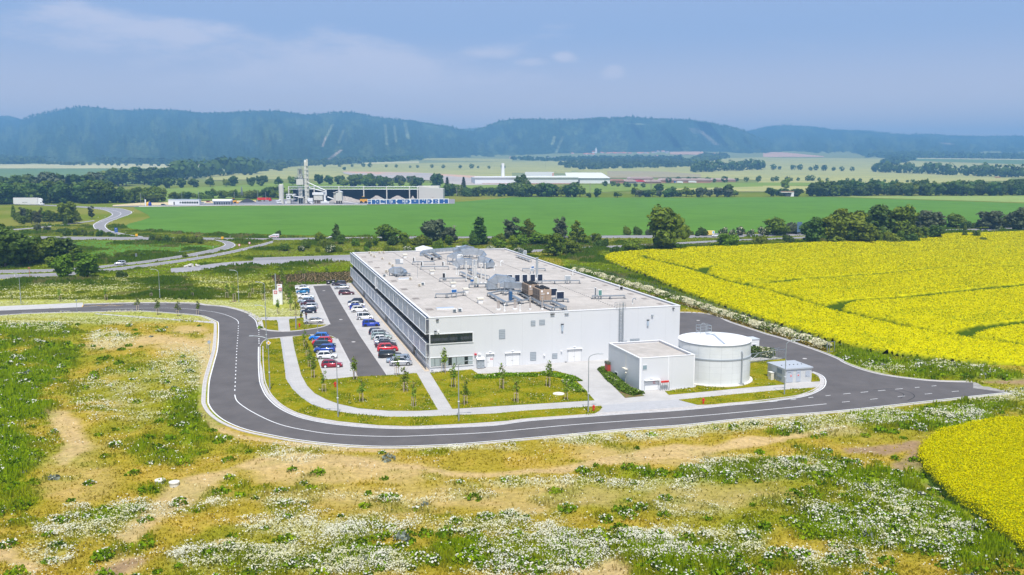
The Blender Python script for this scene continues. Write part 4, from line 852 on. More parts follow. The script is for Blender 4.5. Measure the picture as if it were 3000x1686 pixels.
# pump house, tank, booth, transformer
def house(P0,ang,w,d,h,name,label,cat='building'):
 return empty(name,P0,ang,label,cat)
a,b,c_=[G(*t_)for t_ in q(R4,[(592,1261),(1158,1226),(336,1092)])]
PA=math.atan2((b-a)[1],(b-a)[0]);PH=empty('pump_house',a,BANG,'windowless white cube building in front of the round tank','building')
pwid=float(np.linalg.norm(b-a));pdep=13.6
r_=ray(*q(R4,[(596,927)])[0]);phh=CAMH+r_[2]*a[1]/r_[1]
cm_=MB();cm_.box(0,pwid,0,.2,0,phh-.1);cm_.build('front_wall',CLAD,PH);MB().box(0,.2,.2,pdep,0,phh-.1).build('side_wall',CLADS,PH);MB().box(pwid-.2,pwid,.2,pdep*.6,0,phh-.1).build('side_wall',CLADS,PH);MB().box(.2,pwid-.2,pdep-.2,pdep,0,phh-.1).build('rear_wall',CLAD,PH);MB().box(pwid-.2,pwid,pdep*.6,pdep,0,phh-.1).build('rear_wall',CLADS,PH)
MB().box(.2,pwid-.2,.2,pdep-.2,phh-.65,phh-.42).build('roof',ROOFM,PH)
cp=MB();cp.box(-.05,pwid+.05,-.05,.3,phh-.1,phh);cp.box(-.05,.3,.3,pdep,phh-.1,phh);cp.box(pwid-.3,pwid+.05,.3,pdep,phh-.1,phh);cp.box(.3,pwid-.3,pdep-.3,pdep+.05,phh-.1,phh);cp.build('parapet_coping',CAPW,PH)
cn_=MB();cn_.box(-.04,.35,-.04,.0,0,phh-.1);cn_.box(pwid-.2,pwid+.03,-.04,0,0,phh-.1);cn_.box(pwid*.515,pwid*.53,-.03,0,0,phh-.1);cn_.build('corner_trim',CAPW,PH)
def PF(x,y):
 P=onpl(*q(R4,[(x,y)])[0],E2,a)-a;return P@E1,P[2]
(x0,z0),(x1,z1)=PF(628,1042),PF(669,997);o=MB().box(x0-.06,x1+.06,-.06,0,z0-.06,z1+.06).build('window',ALU,PH);MB().box(x0,x1,-.075,-.06,z0,z1).build('pane',M('window_blue',(.25,.33,.36),.2),o)
(x0,_),(x1,z1)=PF(647,1260),PF(782,1145);o=MB().box(x0,x1,-.05,0,.03,z1-.28).build('door',DOORW,PH);MB().box(x0,x1,-.045,0,z1-.28,z1).build('lintel',LOUV,PH);MB().box(x0-.1,x1+.25,-.5,0,z1+.02,z1+.12).build('door_canopy',CAPW,PH)
fr=MB();fr.box(x1,x1+.05,-.06,0,0,z1);fr.box(x0-.05,x0,-.06,0,0,z1);fr.build('door_frame',STEEL,o)
sgn=MB();sx,sz=PF(743,1165)
for k in range(2):sgn.box(sx-.22+k*.27,sx-.16+k*.27,-.07,-.052,sz-.18,sz+.15);sgn.box(sx-.22+k*.27,sx-.04+k*.27,-.07,-.052,sz+.09,sz+.15)
sgn.box(sx-.25,sx+.28,-.07,-.052,sz-.28,sz-.22);sgn.build('warning_sign',REDW,o)
lx,lz=PF(716,1128);MB().box(lx-.25,lx+.25,-.2,0,lz-.06,lz+.06).build('wall_lamp',CAPW,PH)
def PS(x,y):
 P=onpl(*q(R4,[(x,y)])[0],E1,a)-a;return P@E2,P[2]
y0,z0=PS(378,1108);y1,z1=PS(348,1060);o=MB().box(-.05,0,y0-.05,y1+.05,z0-.1,z1+.1).build('window',ALU,PH);MB().box(-.065,-.05,y0+.1,y1-.1,z0+.05,z1-.05).build('pane',GLASS,o)
yy,zz_=PS(458,1030);m=MB();m.box(-.03,0,yy-.04,yy+.04,0,phh-.3);m.box(-.5,0,yy-.9,yy+.7,zz_-.05,zz_+.08);m.tube((-.35,yy-.9,zz_-.5),(-.35,yy-.55,zz_-.75),.12,n=8);m.build('camera_bracket',CREAM,PH)
o=empty('hydrant_cabinet',BL(*(lambda P:(P@E1,P@E2))(G(*q(R4,[(850,1250)])[0])-BA)),BANG,'bright red valve handles on a grey stand beside the pump house door','fire valves')
m=MB();m.box(-.7,.7,-.08,.08,1.35,1.5)
for k in range(6):m.lathe([(.01,1.45),(.14,1.5),(.14,1.62),(.01,1.7)],(-.6+k*.24,0),8)
m.build('valve_row',RED,o);s=MB()
for k in range(5):s.box(-.8+k*.4-.04,-.8+k*.4+.04,-.05,.05,0,1.35)
s.build('stand',STEEL,o)
o=empty('waste_container',G(*q(R4,[(306,1085)])[0]),BANG,'dark red container half hidden at the pump house rear corner','container');MB().box(-.9,.7,-.6,.7,0,1.9).build('body',M('dark_red',(.42,.05,.03),.6),o,bevel=.05);MB().box(-.95,.75,-.65,.75,1.9,2.35).build('lid',M('olive_lid',(.10,.10,.06),.7),o)
TC=G(2089.7,1133.7);TR=6.33;TCc=np.array([TC[0]+TR*TC[0]/np.hypot(TC[0],TC[1]),TC[1]+TR,0]);TH=7.25
TK=empty('water_tank',TCc,BANG,'large round white water tank with a low cone roof','tank')
def tank_mat():
 m=bpy.data.materials.new('tank_panels');m.use_nodes=True;t=m.node_tree;b=t.nodes['Principled BSDF'];b.inputs['Roughness'].default_value=.42
 tcn=N(t,'ShaderNodeTexCoord');sp=N(t,'ShaderNodeSeparateXYZ');t.links.new(tcn.outputs['Object'],sp.inputs[0]);an=mth(t,'ARCTAN2',sp.outputs[1],sp.outputs[0])
 a=mth(t,'LESS_THAN',mth(t,'FRACT',mth(t,'MULTIPLY',mth(t,'ADD',an,3.1416),20/6.2832)),.022);h=mth(t,'LESS_THAN',mth(t,'FRACT',mth(t,'DIVIDE',sp.outputs[2],1.12)),.03)
 mx=N(t,'ShaderNodeMixRGB');mx.inputs[1].default_value=(.68,.70,.70,1);mx.inputs[2].default_value=(.50,.52,.52,1);t.links.new(mth(t,'MAXIMUM',a,mth(t,'MULTIPLY',h,.7)),mx.inputs[0])
 nz=N(t,'ShaderNodeTexNoise');nz.inputs['Scale'].default_value=.6;t.links.new(tcn.outputs['Object'],nz.inputs[0]);mr=N(t,'ShaderNodeMapRange');mr.inputs[1].default_value=.3;mr.inputs[2].default_value=.7;mr.inputs[3].default_value=.95;mr.inputs[4].default_value=1.03;t.links.new(nz.outputs[0],mr.inputs[0])
 m2=N(t,'ShaderNodeMixRGB',blend_type='MULTIPLY');m2.inputs[0].default_value=1;t.links.new(mx.outputs[0],m2.inputs[1]);t.links.new(mr.outputs[0],m2.inputs[2]);t.links.new(m2.outputs[0],b.inputs['Base Color']);return m
MB().lathe([(TR,0),(TR,TH)],n=72).build('shell',tank_mat(),TK,smooth=True)
MB().lathe([(TR+.10,TH-.12),(TR+.12,TH),(.02,TH+.62)],n=72).build('cone_roof',M('tank_roof',(.88,.88,.88),.35),TK,smooth=False)
m=MB();m.lathe([(TR,4.55),(TR+.1,4.55),(TR+.1,4.75),(TR,4.75)],n=72);m.lathe([(TR,TH-.3),(TR+.05,TH-.3),(TR+.05,TH-.14),(TR,TH-.14)],n=72);m.build('ring_stiffener',M('ring_grey',(.34,.38,.42),.5),TK)
MB().lathe([(TR+.5,-.02),(TR+.5,.18),(TR-.1,.2)],n=72).build('concrete_base',M('pale_concrete',(.68,.65,.58),.9,var=.1,vs=2),TK)
ph=R(-90)-BANG+math.atan2(2150-2089.7,2600)*0+R(36)
an=math.radians(-90)+R(34)-BANG;m=MB();px_,py__=(TR+.2)*math.cos(an),(TR+.2)*math.sin(an);m.tube((px_,py__,.1),(px_,py__,5.6),.11,n=8);m.path([(px_,py__,5.6),(px_*.985,py__*.985,5.9),(px_*.95,py__*.95,6.0)],.11,8);m.cbox((px_,py__,.2),(.8,.5,.35));m.build('overflow_pipe',M('pipe_grey',(.36,.39,.42),.4,.4),TK)
m=MB();bx=[(-.9,3.6),(1.3,3.6),(1.3,5.2),(-.9,5.2)]
sx_,sy_=math.sin(BANG)*0,0
for x,y in bx:m.tube((x,y,TH),(x,y,TH+1.7),.045,n=5)
m.tube((.2,3.6,TH),(.2,3.6,TH+1.7),.045,n=5)
for z in(.55,1.1,1.65):
 for i in range(4):m.tube((*bx[i],TH+z),(*bx[(i+1)%4],TH+z),.04,n=5)
m.path([(-.9,3.6,TH+1.7),(-.7,3.6,TH+2.1),(-.2,3.6,TH+2.2),(.1,3.6,TH+1.9)],.04,5)
m.build('guard_rail',STEEL,TK)
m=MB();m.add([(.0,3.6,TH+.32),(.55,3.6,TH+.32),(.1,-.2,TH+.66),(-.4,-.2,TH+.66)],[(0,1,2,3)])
m.add([(-.35,-.2,TH+.66),(.12,-.2,TH+.66),(-.9,-5.6,TH+.13),(-1.35,-5.6,TH+.13)],[(0,3,2,1)]);m.box(-.9,.9,1.2,1.5,TH+.50,TH+.56);m.build('painted_reflection',M('reflection_grey',(.36,.40,.46),.5),TK)  # grey strip painted on the roof as the railing's reflection
bq=q(R4,[(1690,845),(1797,850),(1797,735),(1750,710),(1690,705)])
gb=G(bq[1][0],bq[1][1]+8);GB=empty('guard_booth',gb,BANG,'small white cabin with one window behind the tank','cabin');gs=spx(gb)
MB().box(-4.8,0,0,2.5,0,2.85).build('wall',CAPW,GB);MB().box(-4.9,.08,-.08,2.6,2.85,3.0).build('roof',M('booth_roof',(.55,.58,.62),.5),GB)
o=MB().box(-1.75,-.65,-.05,0,.85,2.0).build('window',ALU,GB);MB().box(-1.55,-.85,-.06,-.05,1.0,1.85).build('pane',GLASS,o)
ZT=(2170,960,270/1955);a=G(*q(ZT,[(925,1190)])[0]);b=G(*q(ZT,[(1490,1146)])[0]);c2_=G(*q(ZT,[(550,1040)])[0])
tw=float(np.linalg.norm(b-a));td=float(np.linalg.norm(c2_-a))*.98;tang=math.atan2((b-a)[1],(b-a)[0])
TS=empty('transformer_station',a,tang,'low grey concrete transformer hut with a flat overhanging roof','utility hut');GREYC=M('pale_grey_concrete',(.52,.53,.53),.7,var=.05);GREYS=M('grey_render',(.50,.53,.56),.7,var=.05)
MB().box(0,tw,0,.15,0,2.45).build('wall',GREYC,TS);MB().box(0,.15,.15,td,0,2.45).build('wall',GREYS,TS);mm=MB();mm.box(tw-.15,tw,.15,td,0,2.45);mm.box(.15,tw-.15,td-.15,td,0,2.45);mm.build('wall',GREYS,TS)
MB().box(-.15,tw+.2,-.2,td+.15,2.45,2.68).build('roof',M('roof_grey',(.42,.45,.49),.5),TS)
vv=MB()
for k in range(6):vv.cbox((tw*.15+k*tw*.15,td*.42,2.73),(.16,.16,.1))
vv.build('roof_hooks',DARK,TS)
def fr_(xa,ya,xb,yb,mat,nm):
 (A0,A1),(B0,B1)=[(lambda P:(np.dot(P,[math.cos(tang),math.sin(tang),0]),P[2]))(onpl(*q(ZT,[s_])[0],np.array([-math.sin(tang),math.cos(tang),0]),a)-a)for s_ in((xa,ya),(xb,yb))]
 return MB().box(A0,B0,-.05,0,max(A1,.05),B1).build(nm,mat,TS),A0,B0,A1,B1
TD=M('door_bluegrey',(.42,.46,.52),.5)
o,A0,B0,A1,B1=fr_(962,1165,1110,895,TD,'door');MB().box(B0-.55,B0-.2,-.07,-.05,1.15,1.5).build('danger_plate',M('plate_pink',(.75,.45,.45),.6),o);MB().box(B0-.5,B0-.3,-.08,-.07,1.2,1.38).build('danger_symbol',RED,o);MB().box(A0+.2,B0-.4,-.06,-.05,1.9,1.95).build('lettering',DARK,o)
o,A0,B0,A1,B1=fr_(1170,1150,1275,905,TD,'door');MB().box(A0+.25,B0-.3,-.07,-.05,1.2,1.5).build('danger_plate',M('plate_pink',(0,0,0)),o);MB().box(A0+.3,A0+.48,-.08,-.07,1.22,1.4).build('danger_symbol',RED,o);MB().box(A0+.2,B0-.3,-.06,-.05,1.75,1.8).build('lettering',DARK,o)
o,A0,B0,A1,B1=fr_(1370,1045,1470,918,TD,'hatch');MB().box(A0+.1,A0+.16,-.08,-.05,1.0,1.2).build('handle',BLACK,o)
for(v0,v1,z0,z1)in((.9,2.3,1.45,2.25),(.9,2.3,.35,.95)):
 o=MB().box(-.06,0,v0,v1,z0,z1).build('louvre',M('blue_grey_louvre',(.16,.22,.28),.5),TS);s=MB()
 for k in range(6):s.box(-.09,-.06,v0,v1,z0+(z1-z0)*k/6+.02,z0+(z1-z0)*k/6+.06)
 s.build('slats',LOUV,o)
MB().box(-.03,0,td*.42,td*.44,0,2.45).build('wall_joint',STEELD,TS)
P=G(*q(ZT,[(700,1118)])[0]);o=empty('meter_cabinet',P,tang,'cream meter cabinet against the side of the transformer hut','cabinet');MB().box(-.55,0,0,.95,0,1.35).build('casing',CREAM,o);MB().box(-.62,.06,-.06,1.0,1.35,1.42).build('lid',OFFW,o);MB().box(-.58,-.55,.3,.4,.8,.95).build('lock',DARK,o)
# cars
TYRE=M('tyre',(.015,.015,.017),.8);RIM=M('rim',(.45,.46,.48),.3,.8);RIMW=M('rim_white',(.72,.72,.74),.4);HL=M('headlamp',(.75,.78,.80),.15);TL=M('tail_lamp',(.45,.02,.02),.2);CGL=M('car_glass',(.015,.022,.028),.06,spec=.8);PLATE=M('number_plate',(.8,.8,.8),.5)
def paint(name,c,metal=.25):return M('paint_'+name,c,.28,metal,coat=.7)
SPEC={
'hatch':(4.0,1.72,1.48,.92,1.02,.35,-1.45,-1.88,.80,.90),'small':(3.6,1.62,1.50,.92,.95,.35,-1.3,-1.7,.80,.9),'sedan':(4.6,1.78,1.46,.92,1.15,.45,-1.05,-1.75,.80,.96),
'coupe':(4.7,1.84,1.42,.93,1.15,.40,-.95,-2.1,.80,.96),'wagon':(4.65,1.80,1.50,.93,1.15,.5,-1.85,-2.2,.82,.93),'suv':(4.35,1.84,1.66,1.03,1.15,.5,-1.6,-2.0,.95,1.03),
'mpv':(4.2,1.74,1.66,1.0,1.25,.55,-1.7,-2.0,.92,1.0),'van':(4.25,1.78,1.82,1.05,1.4,.8,-1.95,-2.08,.98,1.05)}
def car(kind,mat,loc,rz,label,group=None,cat='car',rim=RIM):
 L,Wd,H,belt,wf,rf,rr,rb,hz_,tz=SPEC[kind];o=empty('parked_car',loc,rz,label,cat,group);h=L/2;w=Wd/2
 st_=[(h,.42,.62,.82),(h-.08,.3,.72,.90),(h-.35,.22,hz_-.06,.97),(wf,.2,hz_+.04,1),(wf-.15,.2,belt-.02,1),(0,.2,belt,1),(rb+.25,.2,belt,1),(-h+.35,.22,tz,.98),(-h+.08,.3,tz-.06,.93),(-h,.45,tz-.22,.86)]
 v=[];f=[]
 for x,zb,zt,k in st_:
  W_=w*k;v+=[(x,-W_*.94,zb),(x,-W_,zb+.14),(x,-W_,zt-.22),(x,-W_*.92,zt-.03),(x,-W_*.5,zt+.02),(x,W_*.5,zt+.02),(x,W_*.92,zt-.03),(x,W_,zt-.22),(x,W_,zb+.14),(x,W_*.94,zb)]
 n=10
 for i in range(len(st_)-1):
  for j in range(n):f.append((i*n+j,i*n+(j+1)%n,(i+1)*n+(j+1)%n,(i+1)*n+j))
 f+=[tuple(range(n))[::-1],tuple((len(st_)-1)*n+j for j in range(n))]
 mb=MB();mb.add(v,f);mb.build('body',mat,o,smooth=True)
 wb,wt=w*.9,w*.72
 def hull(e,zo=0.0):
  return[(wf+e,-wb-e,belt-.08),(wf+e,wb+e,belt-.08),(rb-e,wb+e,belt-.08),(rb-e,-wb-e,belt-.08),(rf+e,-wt-e,H-.06+zo),(rf+e,wt+e,H-.06+zo),(rr-e,wt+e,H-.06+zo),(rr-e,-wt-e,H-.06+zo)]
 B=hull(0);mb=MB();mb.add(B,[(0,1,5,4),(1,2,6,5),(2,3,7,6),(3,0,4,7),(4,5,6,7)]);mb.build('windows',CGL,o)
 rp=MB();xm=(rf+rr)/2
 rp.add([(rf+.10,-wt-.02,H-.10),(rf+.10,wt+.02,H-.10),(rr-.06,wt+.02,H-.10),(rr-.06,-wt-.02,H-.10),(rf-.1,-wt*.86,H),(rf-.1,wt*.86,H),(rr+.1,wt*.86,H-.01),(rr+.1,-wt*.86,H-.01)],[(0,1,5,4),(1,2,6,5),(2,3,7,6),(3,0,4,7),(4,5,6,7)])
 for s in(-1,1):
  for(xa,xb_,wd)in((wf,rf,.08),(rb,rr,.16),(wf*.45+rb*.55,rf*.5+rr*.5,.09))+(((wf*.12+rb*.88,rf*.14+rr*.86,.1),)if kind in('wagon','van','mpv','suv')else()):
   rp.add([(xa-wd/2,s*(wb+.012),belt-.06),(xa+wd/2,s*(wb+.012),belt-.06),(xb_+wd/2,s*(wt+.012),H-.08),(xb_-wd/2,s*(wt+.012),H-.08),(xa-wd/2,s*(wb-.05),belt-.06),(xa+wd/2,s*(wb-.05),belt-.06),(xb_+wd/2,s*(wt-.05),H-.08),(xb_-wd/2,s*(wt-.05),H-.08)],[(0,1,2,3),(7,6,5,4),(0,3,7,4),(1,5,6,2)])
  rp.cbox((wf-.35,s*(w+.09),belt+.05),(.14,.2,.13))
 rp.build('roof_and_pillars',mat,o)
 wr=.31 if kind not in('suv','van')else.34
 for x in(h-.82,-h+.78):
  for s in(-1,1):
   t_=MB();t_.tube((x,s*(w-.17),wr),(x,s*(w+.012),wr),wr,n=16);tt=t_.build('wheel',TYRE,o)
   r_=MB();r_.tube((x,s*(w+.0),wr),(x,s*(w+.025),wr),wr*.68,n=12);r_.build('rim',rim,tt)
   a=MB();a.tube((x,s*(w-.16),wr+.04),(x,s*(w+.006),wr+.04),wr*1.16,n=14);a.build('wheel_arch',BLACK,o)
 for s in(-1,1):
  MB().cbox((h-.13,s*w*.68,.66),(.2,.34,.15)).build('headlight',HL,o,bevel=.03);MB().cbox((-h+.07,s*w*.78,tz-.26),(.16,.22,.24)).build('tail_light',TL,o,bevel=.03)
 MB().cbox((h-.02,0,.42),(.1,w*1.2,.18)).build('grille',BLACK,o);MB().cbox((-h,0,.62),(.04,.5,.12)).build('number_plate',PLATE,o)
 return o
P_W=paint('white',(.78,.78,.78),.0);P_S=paint('silver',(.52,.54,.57),.6);P_LS=paint('light_silver',(.62,.63,.66),.5);P_N=paint('navy',(.012,.018,.045));P_BK=paint('black',(.012,.014,.018));P_B=paint('blue',(.01,.055,.33));P_BB=paint('bright_blue',(.0,.16,.62),.1)
P_T=paint('turquoise',(.01,.19,.42));P_R=paint('red',(.62,.012,.025),.1);P_DR=paint('dark_red',(.33,.008,.03),.2);P_M=paint('maroon',(.09,.014,.025));P_DT=paint('dark_teal',(.02,.05,.07));P_CH=paint('champagne',(.55,.53,.51),.5);P_PG=paint('pale_green',(.45,.55,.53),.4);P_LB=paint('light_blue',(.42,.50,.60),.5);P_CB=paint('cobalt',(.01,.05,.42),.1);P_PU=paint('dark_plum',(.035,.02,.035))
GL,GLL,GR='cars parked in the upper left row','cars parked in the lower left row','cars parked in the row along the factory'
def pk(kind,mat,x0,x1,y,d,label,grp,rim=RIM):
 (a,b)=q(R2,[((x0+x1)/2,y)])[0];P=G(a,b);P=P+E2*(SPEC[kind][1]/2)
 car(kind,mat,P,BANG*.55+R(random.uniform(-1.5,1.5))+(math.pi if d<0 else 0),label,grp,rim=rim)
pk('sedan',P_W,1040,1200,352,-1,'white car at the far end of the left row, half behind a turquoise one',GL)
pk('hatch',P_T,1042,1218,394,-1,'turquoise metallic hatchback near the far end of the left row',GL,RIMW)
pk('sedan',P_W,1070,1256,453,1,'white saloon next to the turquoise hatchback, nose to the aisle',GL)
pk('wagon',P_LB,1080,1250,505,-1,'pale blue grey car tucked behind the dark red roofed one',GL)
pk('hatch',P_M,1088,1278,532,-1,'dark car with reddish roof in the tight middle of the left row',GL)
pk('wagon',P_LS,1094,1306,570,-1,'silver estate wedged behind the dark blue hatchback',GL)
pk('hatch',P_N,1100,1292,622,-1,'dark navy hatchback beside the standing person',GL,RIMW)
pk('coupe',P_CH,1143,1356,742,-1,'champagne silver sloping-back car at the near end of the upper left row',GL)
pk('suv',P_BB,1210,1420,935,-1,'bright blue car first in the lower left row, by the junction',GLL)
pk('suv',P_R,1240,1462,985,-1,'bright red car between the bright blue and dark teal ones',GLL)
pk('wagon',P_DT,1268,1488,1020,1,'dark teal estate between the red and the blue cars of the lower left row',GLL)
pk('suv',P_B,1268,1490,1075,-1,'deep blue car just behind the white hatchback',GLL)
pk('hatch',P_W,1282,1528,1146,1,'white hatchback next to last in the lower left row',GLL)
pk('hatch',P_DR,1344,1583,1247,1,'dark red hatchback alone at the near end of the lower left row',GLL,RIMW)
pk('wagon',P_PU,1450,1636,305,-1,'dark plum car at the far end of the factory row',GR)
pk('sedan',P_S,1490,1662,344,-1,'silver saloon second from the far end of the factory row',GR)
pk('wagon',P_M,1536,1720,411,1,'maroon estate standing alone in the factory row',GR,RIMW)
pk('suv',P_N,1626,1843,520,-1,'navy car behind the group of white cars',GR)
pk('sedan',P_W,1640,1850,548,1,'white saloon rearmost of the white group',GR)
pk('hatch',P_CB,1652,1850,580,1,'blue car almost hidden behind the white crossover',GR)
pk('suv',P_W,1688,1870,610,1,'white crossover in front of the white group',GR)
pk('van',P_W,1742,1946,697,1,'white boxy people carrier with dark bumpers',GR,RIMW)
pk('mpv',P_CB,1808,2016,775,1,'cobalt blue tall hatchback next to the white people carrier',GR,TYRE)
pk('hatch',P_N,1882,2092,868,1,'dark navy hatchback starting the tight middle group',GR)
pk('mpv',P_LS,1915,2120,895,1,'light silver car second in the tight middle group',GR)
pk('wagon',P_PG,1925,2140,922,1,'pale greenish car third in the tight middle group',GR)
pk('small',P_W,1930,2146,955,1,'small white hatchback in the middle of the tight group',GR)
pk('sedan',P_S,1955,2190,985,1,'silver saloon behind the dark pink-roofed car',GR)
pk('sedan',P_PU,1965,2205,1015,1,'dark plum saloon just behind the red crossover',GR)
pk('suv',P_R,1988,2222,1062,1,'bright red crossover with black arches in the factory row',GR)
pk('wagon',P_BK,1998,2262,1135,1,'black estate in front of the red crossover',GR,TYRE)
pk('wagon',P_LB,2090,2368,1190,-1,'light blue estate behind the silver crossover at the near end',GR)
pk('suv',P_S,2130,2384,1226,1,'silver grey crossover at the near end of the factory row',GR)
def hcar(kind,mat,t_,x,y,rz,label):P=G(*q(t_,[(x,y)])[0]);P=P+np.array([0,.9,.08]);car(kind,mat,P,rz,label,'cars driving on the highway')
hcar('mpv',P_LS,R1,1200,748,R(180+24),'silver people carrier driving on the left slip road')
hcar('wagon',P_LS,R1,655,820,R(186),'silver car hidden behind the bush on the left slip road')
hcar('sedan',P_W,T3,2055,1422,R(182),'white car overtaking the yellow van on the highway')
hcar('sedan',P_DR,R1,1990,482,R(2),'dark red car behind the shrubs near the left loop road')
hcar('wagon',P_W,T3,-10,1440,R(182),'white car low behind the hedge in the middle of the highway')
hcar('sedan',P_LB,T4,2550,1350,R(186),'silver blue car on the highway at the right picture edge')
hcar('sedan',P_W,T4,1200,1398,R(184),'white car peeping through trees at the right of the highway')
hcar('hatch',P_BB,T4,1250,1385,R(184),'blue car glimpsed between trees at the right of the highway')
hcar('van',P_W,T2,770,1440,R(182),'white van roof behind the small tree on the highway')
def bigvan(t_,x,y,rz,label,body,L=5.9,H=2.6,dark=True,stripe=None,k=1.0):
 P=G(*q(t_,[(x,y)])[0])+np.array([0,1.0,.08]);o=empty('panel_van',P,rz,label,'van');w=1.0;h=L/2
 pr=[(h,.45),(h,.95),(h-.25,1.15),(h-.95,1.35),(h-1.75,H-.25),(h-2.1,H),(-h+.1,H),(-h,H-.15),(-h,.4),(h-.1,.3)]
 MB().prismx(pr,-w,w).build('body',body,o,bevel=.08)
 g_=MB();g_.add([(h-.98,-.88,1.42),(h-.98,.88,1.42),(h-1.72,.8,H-.33),(h-1.72,-.8,H-.33)],[(0,1,2,3)]);g_.v=[(a+.06,b,c+.03)for a,b,c in g_.v];g_.build('windscreen',CGL,o)
 for s in(-1,1):
  m=MB();m.add([(h-1.1,s*(w+.02),1.4),(h-2.3,s*(w+.02),1.3),(h-2.3,s*(w+.02),H-.6),(h-1.75,s*(w+.02),H-.55)],[(0,1,2,3)]);m.build('side_window',CGL,o)
  if k>1.0:
   for i in range(2):MB().box(-h+.3+i*1.5,-h+1.6+i*1.5,s*(w+.02)-.01,s*(w+.02)+.01,1.2,H-.55).build('side_window',CGL,o)
  if stripe:
   m=MB();m.box(-h+.15,-h+1.5,s*(w+.03)-.01,s*(w+.03)+.01,.9,H-.15);m.build('rear_stripe',CAPW,o);m=MB();m.prismx([(-h+.4,H-.35),(-h+1.2,H-.35),(-h+.75,1.2),(-h+.5,.95)],s*(w+.045)-.01,s*(w+.045)+.01);m.build('blue_emblem',stripe,o)
  for x_ in(h-1.0,-h+1.2):
   tt=MB().tube((x_,s*(w-.2),.34),(x_,s*(w+.02),.34),.34,n=14).build('wheel',TYRE,o);MB().tube((x_,s*w,.34),(x_,s*(w+.03),.34),.2,n=10).build('rim',RIMW,tt)
  MB().cbox((h-.05,s*.75,.95),(.25,.35,.25)).build('headlight',HL,o);MB().cbox((-h,s*.85,1.3),(.1,.15,.6)).build('tail_light',TL,o)
 MB().box(h-.3,h+.06,-w*.95,w*.95,.32,.7).build('bumper',DARK,o)
 return o
bigvan(T3,1985,1412,R(182),'yellow delivery van with a blue and white tail end',M('yellow_van',(.80,.58,.12),.35,coat=.4),stripe=M('van_blue',(.01,.35,.65),.4))
o=bigvan(T2,178,1437,R(182),'white minibus with a thin red stripe on the highway',M('white_van',(.75,.75,.76),.35),L=5.2,H=2.0,k=2.0)
for s in(-1,1):MB().box(-2.5,2.0,s*1.03-.01,s*1.03+.01,.72,.86).build('red_stripe',RED,o)
P=G(*q(T1,[(285,1106)])[0])+np.array([0,1.3,0]);ks=spx(P)
o=empty('lorry',P,R(-3),'long white articulated lorry with dark lettering on its side','lorry');Lt=305*K/ks;h=Lt/2;sc_=Lt/16.5
TRW=M('trailer_white',(.72,.70,.71),.5,var=.03)
MB().box(-h,h-2.9*sc_,-1.27,1.27,1.15,4.05*sc_).build('trailer',TRW,o,bevel=.03);MB().box(-h+1,h-4,-1.2,1.2,.75,1.12).build('side_skirt',CAPW,o);MB().box(-h,h-1,-.5,.5,.6,1.1).build('chassis',DARK,o)
MB().prismx([(h-2.7*sc_,.7),(h-2.7*sc_,3.9*sc_),(h-1.9*sc_,3.85*sc_),(h-.75*sc_,3.3*sc_),(h-.15*sc_,1.9),(h,1.2),(h,.45),(h-.6,.4)],-1.22,1.22).build('cab',CAPW,o,bevel=.06)
MB().add([(h-.72*sc_+.05,-1.1,3.0*sc_),(h-.72*sc_+.05,1.1,3.0*sc_),(h-.1*sc_+.02,1.1,1.95),(h-.1*sc_+.02,-1.1,1.95)],[(0,1,2,3)]).build('windscreen',CGL,o)
for s in(-1,1):MB().box(h-1.4*sc_,h-.75*sc_,s*1.24-.01,s*1.24+.01,2.0,2.9).build('side_window',CGL,o)
for x_ in(-h+1.6,-h+2.9,-h+4.2,h-1.1,h-4.0):
 for s in(-1,1):tt=MB().tube((x_,s*.95,.5),(x_,s*1.25,.5),.5,n=14).build('wheel',TYRE,o);MB().tube((x_,s*1.2,.5),(x_,s*1.28,.5),.28,n=10).build('rim',RIM,tt)
tx=bpy.data.curves.new('lettering','FONT');tx.body='AIRPORT';tx.size=1.05;tx.extrude=.01;tx.align_x='CENTER';tx.shear=.3
to0=bpy.data.objects.new('tmp_text',tx);COL.objects.link(to0);bpy.context.view_layer.update();tm=bpy.data.meshes.new_from_object(to0.evaluated_get(bpy.context.evaluated_depsgraph_get()));bpy.data.objects.remove(to0);tm.materials.clear();tm.materials.append(DARK);to=bpy.data.objects.new('lettering',tm);COL.objects.link(to);to.parent=o;to.location=(-h*.23,-1.3,2.35);to.rotation_euler=(math.pi/2,0,0);to.scale=(1.25,1,1)
